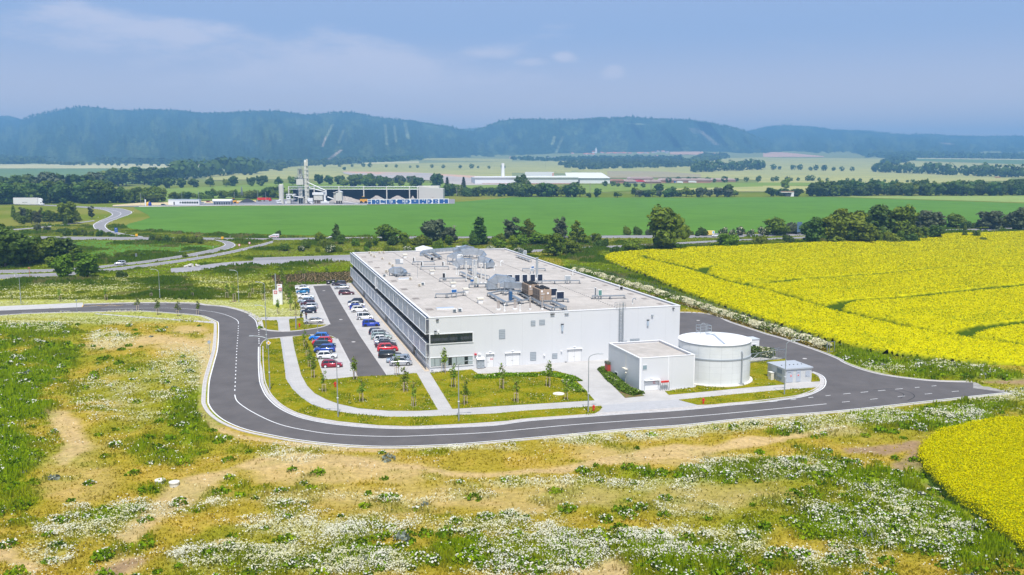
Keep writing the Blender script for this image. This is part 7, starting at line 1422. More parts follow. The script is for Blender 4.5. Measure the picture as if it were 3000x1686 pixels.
o=plant('steel_container',1470,1275,'small grey container right of the bulk bags','container',-5);MB().box(pm(-60),pm(60),-1.2,1.2,0,pm(55)).build('body',M('grey_brown_box',(.34,.33,.31),.7),o)
o=plant('silo_pipes',350,1270,'white pipes and valves at the foot of the silo','pipes',-2);m=MB()
for k in range(4):m.tube((pm(-30+k*22),0,0),(pm(-30+k*22),0,pm(60+k*25)),pm(12),n=8)
m.cbox((pm(-190),0,pm(30)),(pm(120),2,pm(25)));m.cbox((pm(-220),0,pm(70)),(pm(100),2,pm(18)));m.cbox((pm(-170),-.5,pm(95)),(pm(60),1,pm(20)));m.build('pipes',CAPW,o)
k2=spx(PB)/K;hx=lambda x:(G(*q(T2,[(x,1092)])[0]))[0];hz2=lambda y:(1094-y)/k2;HY=PB[1]+40
ks2=(HY*math.cos(PITCH)+CAMH*math.sin(PITCH))/(PB[1]*math.cos(PITCH)+CAMH*math.sin(PITCH))
def hX(x):return(750+x*K-CX)/F*(HY*math.cos(PITCH)+CAMH*math.sin(PITCH))
def hZ(y):
 r_=ray(750,280+y*K);return CAMH+r_[2]*HY/r_[1]
o=empty('storage_hall',(hX(985),HY,0),0,'long dark open-fronted storage hall with a lattice roof edge and a cream right end','building');X0=hX(985)
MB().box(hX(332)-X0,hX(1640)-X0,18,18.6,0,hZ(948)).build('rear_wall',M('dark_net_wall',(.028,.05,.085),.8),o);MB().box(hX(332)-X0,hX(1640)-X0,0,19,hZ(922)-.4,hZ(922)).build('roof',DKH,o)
m=MB();n=40;xa,xb=hX(332)-X0,hX(1640)-X0;zt,zb=hZ(918),hZ(945)
m.tube((xa,-.2,zt),(xb,-.2,zt),.2,n=5);m.tube((xa,-.2,zb),(xb,-.2,zb),.25,n=5)
for i in range(n):a=xa+(xb-xa)*i/n;b=xa+(xb-xa)*(i+1)/n;m.tube((a,-.2,zb),((a+b)/2,-.2,zt),.18,n=4,cap=False);m.tube(((a+b)/2,-.2,zt),(b,-.2,zb),.18,n=4,cap=False)
m.build('truss',STEEL,o);m=MB()
for x in(334,590,838,1087,1318,1547,1628):m.box(hX(x)-X0-.5,hX(x)-X0+.5,-.6,.4,0,hZ(918))
m.build('columns',CRC,o);MB().prismx([(hX(1640)-X0,0),(hX(1885)-X0,0),(hX(1885)-X0,hZ(942)),(hX(1640)-X0,hZ(915))],-1,19).build('end_block',M('cream_cladding',(.55,.53,.49),.6),o);MB().prismx([(hX(1620)-X0,hZ(914)),(hX(1842)-X0,hZ(912)),(hX(1842)-X0,hZ(936)),(hX(1640)-X0,hZ(918))],2,17).build('upper_block',CRC,o)
for i,(xa,xb,yt)in enumerate(((740,1085,1020),(1130,1330,1013),(1330,1540,1013),(1550,1625,1018),(1700,1880,1030))):
 o=empty('gravel_heap',((hX(xa)+hX(xb))/2,HY-8,0),0,['wide pale sand heap left of the painted wall','brownish gravel heap in the storage hall','grey gravel heap in the storage hall','small pale gravel heap in the storage hall','low gravel heap before the cream end block'][i],'gravel heap');w_=(hX(xb)-hX(xa))/2*1.1;H_=hZ(yt)*1.1;rr=np.random.default_rng(i);V=[];nn=24
 for j in range(9):
  for k in range(nn):a=2*math.pi*k/nn;f=j/8;V.append((w_*(1-f*.92)*math.cos(a)*(1+.06*rr.normal()),9*(1-f*.92)*math.sin(a)*(1+.06*rr.normal()),H_*f**.8*(1+.05*rr.normal())))
 idx=np.arange(len(V)).reshape(9,nn);Fq=np.stack([idx[:-1],np.roll(idx[:-1],-1,1),np.roll(idx[1:],-1,1),idx[1:]],-1).reshape(-1,4);npmesh('heap',V,Fq,GB_,parent=o,smooth=True)
o=empty('bitumen_heap',G(*q(T1,[(2490,1078)])[0]),0,'low black heap beside the yellow loader','gravel heap');MB().lathe([(9,0),(4,2.6),(.5,4.2)],n=16).build('heap',M('black_heap',(.03,.033,.04),.9),o)
WW=(1060,560,270/2576);wl=G(*q(WW,[(160,375)])[0]);wr_=G(*q(WW,[(2430,355)])[0]);wlen=float(np.linalg.norm(wr_-wl));wh=140*WW[2]/spx(wl);an=math.atan2((wr_-wl)[1],(wr_-wl)[0])
PW=empty('painted_wall',(wl[0],wl[1],.1),an,'long white wall painted with big dark blue block letters','wall');MB().box(0,wlen,0,.8,0,wh).build('wall',M('mural_white',(.80,.80,.80),.7),PW)
def mu(x):return(x-160)/2270*wlen
def mz(y):return(375-(y+8*(0)))/140*wh
MU=M('mural_blue',(.008,.085,.30),.7);mb=MB();mwt=MB()
def mq(m,pts,d):
 n=len(pts);v=[(mu(x),d,mz(y))for x,y in pts];m.add(v,[tuple(range(n))])
def rc(x0,y0,x1,y1,m=None,d=-.05):mq(mb if m is None else m,[(x0,y1),(x1,y1),(x1,y0),(x0,y0)],d)
for x0,x1 in((172,255),(278,494),(518,668),(692,940),(1000,1185),(1205,1300),(1370,1583),(1603,1800),(1825,1920),(1985,2110),(2165,2412)):rc(x0,252,x1,368)
mq(mb,[(940,368),(880,368),(940,300),(880,252),(905,252),(945,310)],-.05);mq(mb,[(950,310),(1000,252),(1000,368)],-.05);mq(mb,[(1300,368),(1345,310),(1300,252)],-.05);mq(mb,[(1920,368),(1965,310),(1920,252)],-.05);mq(mb,[(2110,368),(2140,335),(2110,310)],-.05);mq(mb,[(2110,310),(2140,283),(2110,252)],-.05)
d=-.10
for r_ in((172,282,255,298),(376,252,396,292),(376,330,396,368),(428,290,446,322),(520,252,660,262),(520,345,640,360),(750,258,790,275),(750,310,790,325),(800,252,815,368),(830,275,850,335),(1130,268,1150,335),(1150,295,1175,310),(1235,275,1262,335),(1444,290,1508,306),(1690,252,1706,290),(1735,252,1752,290),(1680,340,1715,368),(1855,280,1880,335),(2050,280,2085,296),(2050,325,2085,340),(2285,252,2305,290),(2280,330,2312,368)):rc(*r_,mwt,d)
mq(mwt,[(555,252),(640,252),(625,285)],d);mq(mwt,[(555,368),(555,335),(640,368)],d)
mb.build('blue_lettering',MU,PW);mwt.build('white_lettering',M('mural_white',(0,0,0)),PW)
P=G(*q(T1,[(1850,1103)])[0]);k_=spx(P)/K;L_=308/k_;o=empty('site_office',P,R(2),'long white container office with a row of small windows','site office');MB().box(-L_/2,L_/2,0,6,0,50/k_).build('wall',CAPW,o);MB().box(-L_/2-.2,L_/2+.2,-.2,6.2,50/k_,56/k_).build('roof',M('office_roof',(.45,.52,.58),.5),o)
for k in range(7):f=MB().box(-.9,.9,-.12,0,1.4,3.2).build('window',GLASS,o);f.location=(-L_*.03+k*L_*.078,0,0)
MB().box(-L_*.33,-L_*.29,-.12,0,.2,3.0).build('door',DARK,o);MB().box(-L_*.13,-L_*.09,-.12,0,1.6,3).build('window',GLASS,o)
P=G(*q(T1,[(2240,1100)])[0]);o=empty('storage_tanks',P,0,'row of horizontal white tanks on grey saddles','tanks');m=MB()
for j in range(2):m.tube((-98/k_,j*4,40/k_),(88/k_,j*4,40/k_),14/k_,n=16)
m.build('tanks',CAPW,o);m=MB()
for j in range(8):m.box(-90/k_+j*24/k_,-80/k_+j*24/k_,-1.5,5,0,32/k_)
m.build('saddles',STEELD,o)
def digger(P,label,s=1.0):
 o=empty('wheel_loader',P,0,label,'wheel loader');YM=M('loader_yellow',(.75,.36,.03),.5);MB().box(-2.2*s,2.2*s,-1.1,1.1,1.0,2.4*s).build('body',YM,o,bevel=.1);MB().box(-.9*s,.6*s,-1,1,2.4*s,3.8*s).build('cab',CGL,o);MB().box(-1.0*s,.7*s,-1.1,1.1,3.8*s,4.0*s).build('cab_roof',YM,o);MB().prismx([(2.2*s,.3),(3.9*s,.2),(3.6*s,1.6),(2.8*s,1.5)],-1.4,1.4).build('bucket',YM,o)
 for x in(-1.4*s,1.3*s):
  for y in(-1.1,1.1):MB().tube((x,y-.3,.8),(x,y+.3,.8),.8*s,n=12).build('wheel',TYRE,o)
digger(G(*q(T1,[(2352,1088)])[0]),'orange yellow loader right of the white tanks',1.3);digger(np.array([hX(1125),HY-25,0]),'orange yellow loader at the left end of the painted wall',1.7)
P=G(*q(T2,[(92,1068)])[0]);o=empty('tipper_lorry',P,0,'bright red tipper lorry parked left of the silo','lorry');m=MB();m.box(-8,3.6,-1.3,1.3,1.6,4.0);m.build('tipper_body',RED,o);MB().prismx([(4,.8),(4,3.9),(6.4,3.6),(6.9,2),(6.9,.8)],-1.3,1.3).build('cab',RED,o,bevel=.1);MB().box(6.0,6.75,-1.32,1.32,2.2,3.2).build('windscreen',CGL,o)
for x in(-6.5,-5,-1,5.2):MB().tube((x,-1.3,.6),(x,1.3,.6),.6,n=12).build('wheel',TYRE,o)
P=G(*q(T1,[(1647,1107)])[0]);car('wagon',P_N,P,0.05,'dark blue car beside the white site office',None);P=G(*q(T1,[(2045,1088)])[0]);car('wagon',P_S,P,0,'silver car parked right of the site office');P=G(*q(T1,[(2082,1080)])[0]);car('wagon',P_DR,P+np.array([0,5,0]),0,'reddish car behind the silver one at the site office')
for i,(x,y,c)in enumerate(((1490,1112,YEL),(1508,1112,M('blue_bin',(.01,.03,.3),.5)))):o=empty('recycling_bin',G(*q(T1,[(x,y)])[0]),0,['yellow recycling bell at the plant entrance','dark blue recycling bell at the plant entrance'][i],'bin');MB().lathe([(1.6,.1),(1.7,1.8),(1.1,3.2),(.01,3.8)],n=12).build('body',c,o)
for x,y,h,c,w_,lb in((1575,1068,62,M('grey_banner',(.48,.50,.52),.6),3.0,'tall grey banner flag at the plant entrance'),(1648,1068,62,REDW,3.0,'tall red banner flag at the plant entrance'),(1465,1118,68,CAPW,1.2,'white height marker post at the plant entrance')):
 P=T(*q(T1,[(x,y)])[0]);o=empty('banner_flag',P,0,lb,'flag');hh=h/k_;MB().box(-w_/2,w_/2,-.1,.1,hh*.1,hh).build('banner',c,o);MB().tube((-w_/2,0,0),(-w_/2,0,hh*1.3),.12,n=6).build('pole',POLEM,o)
MB_='tall thin poles on the plant yard'
for t_,x,y,h in((T1,1418,1108,125),(T1,1830,1050,75),(T1,2003,1090,125),(T2,18,1075,120),(T2,100,1075,105),(T2,1110,1055,100),(T1,2360,1060,90)):
 P=T(*q(t_,[(x,y)])[0]);o=MB().tube((0,0,0),(0,0,h*K/spx(P)),.16,n=6).build('lamp_post',POLEM);o.location=tuple(P);tag(o,'tall thin pole '+{1418:'at the plant entrance',1830:'behind the site office left half',2003:'at the site office right end',18:'left of the red tipper lorry',100:'at the red tipper lorry',1110:'left of the painted wall',2360:'beside the left loader'}[x],'pole',MB_)
def pylon(t_,x,y,h,label,k=1.0):
 P=T(*q(t_,[(x,y)])[0]);hh=h*t_[2]/spx(P);o=empty('pylon',P,0,label,'pylon','lattice masts');m=MB();b=hh*.09
 for s in((-1,-1),(1,-1),(1,1),(-1,1)):m.tube((s[0]*b,s[1]*b,0),(s[0]*b*.2,s[1]*b*.2,hh),.18*k,n=4)
 for i in range(7):
  f0,f1=i/7,(i+1)/7;a0=b*(1-.8*f0);a1=b*(1-.8*f1)
  for(sx0,sy0,sx1,sy1)in((-1,-1,1,-1),(1,-1,-1,-1),(-1,1,1,1)):m.tube((sx0*a0,sy0*a0,hh*f0),(sx1*a1,sy1*a1,hh*f1),.1*k,n=4)
 m.build('lattice',STEEL,o);return o
pylon(T1,2435,1037,115,'grey lattice mast behind the site office yard',1.6)
WD=M('wood_pole',(.30,.26,.22),.9)
for t_,x,y,h in((T3,105,1015,125),(T3,143,1015,145),(T3,737,1020,90),(T3,785,1020,135),(T3,1395,985,140),(T3,1405,970,110),(T2,2020,1015,90),(T2,2055,1015,105),(T4,215,900,95),(T4,978,905,40),(T4,1568,905,45),(T4,2382,910,60),(T3,335,745,75),(T2,1996,1420,110)):
 P=T(*q(t_,[(x,y)])[0]);hh=h*t_[2]/spx(P);o=MB().tube((0,0,0),(0,0,hh),.28,n=6).tube((-1.2,0,hh*.95),(1.2,0,hh*.95),.15,n=4).build('utility_pole',WD);o.location=tuple(P);tag(o,'pale utility pole '+{105:'left of its twin below the far factory',143:'right of its twin below the far factory',737:'left in the railway gap',785:'right in the railway gap',1395:'nearer one above the shrubs mid picture',1405:'farther one above the shrubs mid picture',2020:'left one right of the cream hall end',2055:'right one right of the cream hall end',215:'behind the slim tree by the bridge',978:'in the right belt, leftmost',1568:'in the right belt, middle',2382:'in the right belt, rightmost',335:'on the pale fields left of the valley wood',1996:'among the grey trees behind the highway hedge'}[x],'utility pole','utility poles across the valley')
P=T(*q(T4,[(200,1018)])[0]);kb_=spx(P)/K;o=empty('railway_bridge',P,0,'small pale concrete railway bridge among shrubs','bridge');MB().box(-70/kb_,60/kb_,0,6,38/kb_,48/kb_).build('deck',M('pale_concrete',(0,0,0)),o);MB().prismx([(28/kb_,0),(60/kb_,0),(60/kb_,40/kb_),(40/kb_,40/kb_)],0,6).build('abutment',CAPW,o);MB().box(-20/kb_,28/kb_,1,5,0,38/kb_).build('opening',DARK,o);MB().box(-70/kb_,60/kb_,-.2,0,48/kb_,54/kb_).build('railing',M('rust_rail',(.4,.2,.14),.7),o)
m=MB();pr=[tuple(T(*p)[:2])for p in q(T3,[(650,992),(1200,995),(2000,985),(2576,980)])];ribbon(m,pr,-3,3,2.2,step=20);st(m.build('railway',M('ballast',(.20,.18,.17),.9)))
# far factory
def FT(x,y):return T(*q(T3,[(x,y)])[0])
fa=FT(-430,893);FY=fa[1];fk=F/(FY*math.cos(PITCH))
def fX(x,Y=None):Y=Y or FY;return(1500+x*K-CX)/F*(Y*math.cos(PITCH)+20)
def fZ(y,Y=None):Y=Y or FY;r_=ray(1500,280+y*K);return CAMH+r_[2]*Y/r_[1]
zg=terr(FY)-1
FFc=empty('distant_factory',(fX(300),FY,zg),0,'long white flat factory complex far across the valley','building');fx0=fX(300);WB=M('white_block',(.74,.75,.76),.6);RB=M('white_roof',(.80,.80,.80),.5)
MB().prism([(fX(-370)-fx0,0),(fX(660)-fx0,0),(fX(660)-fx0,210),(fX(-430)-fx0,90)],0,fZ(828)-zg).build('front_hall',WB,FFc);MB().prism([(fX(-380)-fx0,-2),(fX(664)-fx0,-2),(fX(664)-fx0,212),(fX(-390)-fx0,92)],fZ(828)-zg,fZ(822)-zg).build('roof',RB,FFc)
MB().box(fX(664)-fx0,fX(1000)-fx0,40,330,0,fZ(838)-zg).build('right_hall',WB,FFc);m=MB();m.add([(fX(560)-fx0,38,fZ(838)-zg+.3),(fX(1002)-fx0,38,fZ(838)-zg+.3),(fX(1080)-fx0,340,fZ(828)-zg+6),(fX(640)-fx0,340,fZ(828)-zg+6)],[(0,1,2,3)]);m.build('roof',RB,FFc)
MB().box(fX(150)-fx0,fX(480)-fx0,250,270,0,fZ(772,FY+250)-zg+0).build('roof_strip',WB,FFc);m=MB()
for x in(320,413,505):m.box(fX(x-4)-fx0,fX(x+4)-fx0,255,262,20,fZ(768,FY+250)-zg)
m.build('roof_vents',STEELD,FFc);MB().box(fX(438)-fx0,fX(456)-fx0,150,158,10,fZ(782,FY+150)-zg).build('brown_box',M('brick_brown',(.45,.28,.22),.8),FFc)
m=MB();m.box(fX(-300)-fx0,fX(660)-fx0,-3,-2.2,0,2.4);m.build('red_plinth',M('brick_red',(.42,.18,.12),.8),FFc)
m=MB();m.box(fX(668)-fx0,fX(690)-fx0,38,39.5,.2,8);m.build('gate_opening',DARK,FFc)
P=T(*q(T2,[(2485,890)])[0]);o=empty('white_chimney',P,0,'slim white chimney beside the far white factory','chimney');MB().tube((0,0,0),(0,0,205*K/spx(P)),3.2,2.6,12).build('shaft',CAPW,o)
BR_=M('brick_shed',(.40,.20,.15),.8,var=.1,vs=.05);BR2=M('shed_roof_rose',(.52,.38,.36),.7)
for i,(xa,xb,yt,yb,mt,rf_,lb)in enumerate(((1000,1130,850,885,BR_,BR_,'red roofed shed at the right end of the far factory'),(1132,1250,858,885,M('grey_shed',(.22,.21,.24),.7),BR2,'dark shed right of the red roofed shed'),(1250,1335,862,884,WB,REDW,'white shed with a red end beside the dark shed'),(1340,1500,862,885,BR_,BR2,'brick shed in the middle of the red works'),(1500,2000,842,880,BR_,BR2,'long rose roofed brick works'),(2000,2250,846,870,BR_,BR2,'right end of the long brick works'),(1180,1420,832,850,BR_,BR2,'rear rose roofed hall of the brick works'))):
 P=FT((xa+xb)/2,yb);Y_=P[1];kz=K/spx(P);o=empty('brick_shed',P,0,lb,'building');w_=(xb-xa)*kz;h_=(yb-yt)*kz*.62;MB().box(-w_/2,w_/2,0,40,-1,h_).build('wall',mt,o);MB().prismx([(-w_/2-1,h_),(w_/2+1,h_),(w_/2-3,h_+3.2),(-w_/2+3,h_+3.2)],-1,42).build('roof',rf_,o)
for x,y,w_,lb,c in((1690,885,60,'white lorry parked before the brick works',CAPW),(1640,885,20,'blue lorry cab before the brick works',BLUS),(1815,882,80,'pale lorry right of the others before the brick works',WB)):
 P=FT(x,y);kz=K/spx(P);o=empty('lorry',P,0,lb,'lorry');MB().box(-w_*kz/2,w_*kz*.3,-1.3,1.3,1,4).build('box',c,o);MB().box(w_*kz*.33,w_*kz/2,-1.3,1.3,.5,3.4).build('cab',CAPW,o)
P=FT(845,582);kz=K/spx(P);o=empty('church',P,0,'tiny white church with a pointed spire in the far village','church');MB().box(-6,6,-6,6,0,38*kz).build('tower',CAPW,o);MB().lathe([(6.5,38*kz),(3,46*kz),(.1,66*kz)],n=4).build('spire',CAPW,o);MB().box(-38*kz,-6,-6,20,0,14*kz).build('nave',CAPW,o);MB().prismx([(-40*kz,14*kz),(-5,14*kz),(-12,24*kz),(-34*kz,24*kz)],-7,21).build('roof',M('tile_red',(.50,.17,.10),.8),o)
TR_=[M('tile_red',(0,0,0)),M('tile_orange',(.55,.24,.14),.8),M('tile_grey',(.28,.27,.29),.8)]
hn=0;VG={590:'left of the church',870:'just right of the church',1070:'in the red roofed middle',1260:'with white blocks right of the middle',1440:'high on the right slope',1980:'on the far right ridge',360:'at the motorway left',-20:'at the far left',1050:'scattered below the village',2250:'on the brown slope'}
for(xa,xb,ya,yb,n,wr)in((590,820,590,600,8,0),(870,1060,582,592,13,0),(1070,1200,580,590,9,0),(1260,1420,580,592,9,1),(1440,1600,560,585,9,1),(1980,2170,592,600,8,0),(360,460,632,650,4,1),(-20,30,632,640,2,0),(1050,1500,615,640,8,1),(2250,2300,556,562,3,1)):
 hs_=sorted(random.uniform(xa,xb)for _ in range(n))
 for k in range(n):
  x=hs_[k];y=random.uniform(ya,yb);P=FT(x,y);kz=K/spx(P);w_=random.uniform(16,32)*kz*(1 if not wr else 1.2);h_=random.uniform(5,8)*kz;d_=14;o=empty('village_house',P,random.uniform(-.3,.3),'tiny far village house, '+(ORD[k]+' from left ' if n>1 else '')+VG[xa],'house','houses of the far village');hn+=1
  MB().box(-w_/2,w_/2,0,d_,-3,h_).build('wall',WB if wr or k%3==0 else CRC,o);MB().add([(-w_/2-1,-1,h_),(w_/2+1,-1,h_),(w_/2+1,d_+1,h_),(-w_/2-1,d_+1,h_),(-w_/2,d_/2,h_+7*kz),(w_/2,d_/2,h_+7*kz)],[(0,1,5,4),(2,3,4,5),(1,2,5),(3,0,4)]).build('roof',TR_[random.choice((0,1,1)if not wr else(1,2,2))],o)
for(t_,x,y,w_,h_,lb,c)in((T1,247,640,32,12,'small white block building at the foot of the left hill',CAPW),(T2,308,715,60,14,'white house with a red roof left of the tower top',CAPW),(T3,195,640,80,9,'long white lorry-like shed on the far motorway',CAPW),(T2,1075,698,40,7,'white lorry on the far motorway',CAPW),(T4,210,0,0,0,None,None),(T3,2475,720,30,26,'white tower-like building on the far slope',CAPW),(T4,2325,832,30,12,'red roofed house behind the right hand hedge line',TR_[1]),(T1,1555,718,30,8,'white lorry on the far motorway at the left',CAPW),(T3,1770,660,80,10,'pale clearing hut below the village',CRC)):
 if not lb:continue
 P=T(*q(t_,[(x,y)])[0]);kz=K/spx(P);o=empty('distant_building',P,0,lb,'building');MB().box(-w_*kz/2,w_*kz/2,0,12,0,h_*kz*.7).build('wall',c,o);MB().prismx([(-w_*kz/2,h_*kz*.7),(w_*kz/2,h_*kz*.7),(w_*kz*.4,h_*kz),(-w_*kz*.4,h_*kz)],-1,13).build('roof',TR_[1]if 'red' in lb else WB,o)
# mountains
FOR=bpy.data.materials.new('mountain_forest');FOR.use_nodes=True;t=FOR.node_tree;b=t.nodes['Principled BSDF'];b.inputs['Roughness'].default_value=.95;b.inputs['Specular IOR Level'].default_value=.05
at=N(t,'ShaderNodeVertexColor',layer_name='Col');tcn=N(t,'ShaderNodeTexCoord');vo=N(t,'ShaderNodeTexNoise');vo.inputs['Scale'].default_value=.03;vo.inputs['Detail'].default_value=7;vo.inputs['Roughness'].default_value=.8;t.links.new(tcn.outputs['Object'],vo.inputs[0])
mr=N(t,'ShaderNodeMapRange');mr.inputs[1].default_value=.35;mr.inputs[2].default_value=.65;mr.inputs[3].default_value=.0;mr.inputs[4].default_value=2.0;t.links.new(vo.outputs[0],mr.inputs[0]);mx=N(t,'ShaderNodeMixRGB',blend_type='MULTIPLY');mx.inputs[0].default_value=1;t.links.new(at.outputs[0],mx.inputs[1]);t.links.new(mr.outputs[0],mx.inputs[2]);t.links.new(mx.outputs[0],b.inputs['Base Color'])
bp=N(t,'ShaderNodeBump');bp.inputs['Strength'].default_value=1;bp.inputs['Distance'].default_value=12;t.links.new(vo.outputs[0],bp.inputs['Height']);t.links.new(bp.outputs[0],b.inputs['Normal'])
def mountain(prof,D,base,label_,seed,clear=(),depth=2600):
 px=np.arange(prof[0][0],prof[-1][0]+1,2.5);ry=np.interp(px,[p[0]for p in prof],[p[1]for p in prof]);by=np.interp(px,[p[0]for p in base],[p[1]for p in base]);nv=90;V=np.zeros((nv+12,len(px),3));C_=np.zeros((nv+12,len(px),3))
 yy_=(CY-ry)/F;el=-math.sin(PITCH)+yy_*math.cos(PITCH);fw=math.cos(PITCH)+yy_*math.sin(PITCH)
 D0=D+260*np.sin(px/190+seed)+140*np.sin(px/83+seed*2);Zr=CAMH+el/fw*D0;Zr=Zr+4*(fbm(px,px*0+seed,6,3)-.5)*2+(np.random.default_rng(seed).random(len(px))-.5)*5
 Db=np.array([T(x,y)[1]for x,y in zip(px[::8],by[::8])]);Db=np.minimum(np.interp(px,px[::8],Db),D0-1300)
 for i in range(nv+12):
  f=i/(nv-1)
  if f<=1:
   Yv=Db+(D0-Db)*f;spur=(fbm(px*1.0+f*60,px*0+f*40+seed*50,75,3,seed)-.5);Zv=terr(Db)+(Zr-terr(Db))*(f**1.25);k=math.sin(math.pi*f)
   Yv=Yv+spur*1500*k;Zv=Zv+(fbm(px*.9,np.full_like(px,f*70),13,4,seed+3)-.5)*55*k
  else:g_=(f-1)*nv/12;Yv=D0+g_*depth;Zv=Zr-g_*(Zr-100)
  xw=(px-CX)/F*(Yv*math.cos(PITCH)-(Zv-CAMH)*math.sin(PITCH));V[i]=np.stack([xw,Yv,Zv],1)
  c=np.tile(np.array([.035,.07,.035]),(len(px),1));n_=fbm(px,np.full_like(px,f*120),30,4,seed+7);c=mix(c,(.09,.13,.05),sst(n_,.5,.7)*.8)
  qx,qy=proj(V[i,:,0],V[i,:,1],V[i,:,2])
  for(x0,y0,x1,y1,w_,col)in clear:
   tt=np.clip((qy-y0)/(y1-y0+1e-6),-0.02,1.02);cx_=x0+(x1-x0)*np.clip(tt,0,1);kk_=(1-sst(np.abs(qx-cx_),w_*.6,w_*1.3))*((tt>0)&(tt<1));c=mix(c,col,kk_*.8*(.5+.5*sst(n_,.35,.6)))
  C_[i]=c
 sh_=V.shape;idx=np.arange(sh_[0]*sh_[1]).reshape(sh_[:2]);Fq=np.stack([idx[:-1,:-1],idx[:-1,1:],idx[1:,1:],idx[1:,:-1]],-1).reshape(-1,4)
 st(npmesh('mountains',V.reshape(-1,3),Fq,FOR,{'Col':C_.reshape(-1,3)},smooth=True))
GRc,TN=(.30,.34,.18),(.42,.34,.26)
base=[(-700,472),(0,470),(300,478),(700,486),(900,484),(1050,478),(1250,466),(1450,460),(1600,452),(1700,444),(1950,440),(2150,448),(2350,460),(3000,470),(3700,470)]
mountain([(-700,330),(-300,340),(0,344),(22,342),(50,348),(75,354),(140,372)],9300,base,'',4)
mountain([(1290,400),(1350,381),(1376,379),(1405,378),(1440,382),(1500,390)],9200,base,'',6)
mountain([(30,470),(60,358),(73,352),(95,343),(116,337),(150,330),(175,325),(200,320),(228,316),(262,315),(306,320),(349,327),(400,325),(437,324),(510,325),(582,332),(626,334),(680,332),(750,328),(820,328),(846,331),(895,339),(940,336),(985,332),(1014,331),(1050,334),(1085,343),(1150,350),(1216,357),(1274,367),(1318,373),(1347,381),(1400,396),(1480,420),(1560,455)],7300,base,'',1,
 [(1128,365,1134,425,4,GRc),(1155,368,1161,418,4,GRc),(1186,358,1196,408,5,GRc),(1006,382,992,420,4,GRc),(975,365,950,415,4,GRc),(1000,440,960,470,6,TN),(955,400,945,430,3,TN),(985,300,980,310,2,TN)])
mountain([(1300,450),(1350,405),(1390,385),(1434,368),(1463,358),(1500,353),(1536,350),(1575,352),(1616,352),(1675,354),(1719,350),(1780,348),(1820,346),(1850,345),(1900,350),(1962,351),(2020,354),(2079,362),(2123,370),(2159,380),(2185,390),(2230,410),(2330,452)],7500,base,'',2,
 [(1852,362,1890,366,22,GRc),(1650,400,1628,450,4,GRc),(1625,400,1618,425,5,GRc),(2050,382,2100,425,8,TN),(2030,375,2045,392,16,(.22,.2,.15))])
mountain([(2120,440),(2160,400),(2183,389),(2194,385),(2225,378),(2250,372),(2300,369),(2340,371),(2400,375),(2435,382),(2477,383),(2530,385),(2570,390),(2650,396),(2720,394),(2800,400),(2870,401),(3000,400),(3300,396),(3700,410)],9600,base,'',3,[(2760,418,2790,424,14,TN)])
V=[];r=np.random.default_rng(3)
for o in[o for o in COL.objects if o.name.startswith('mountains')]:
 me=o.data;co=np.empty(len(me.vertices)*3,np.float32);me.vertices.foreach_get('co',co);co=co.reshape(102,-1,3);rd=co[89]
 for i in range(0,rd.shape[0]):
  for _ in range(3):
   p=rd[i]+np.array([r.uniform(-6,6),r.uniform(-60,20),-3.]);h=r.uniform(6,19)*(1.3 if r.random()<.12 else.8);w_=h*r.uniform(.22,.5)
   for a in(0,1.57):dx,dy=math.cos(a)*w_,math.sin(a)*w_;V+=[p+[-dx,-dy,0],p+[dx,dy,0],p+[dx*.25,dy*.25,h],p+[-dx*.25,-dy*.25,h]]
o=npmesh('skyline_forest',V,np.arange(len(V)).reshape(-1,4),LD);tag(o,'forest fringe along the mountain skyline','forest',None,'stuff')
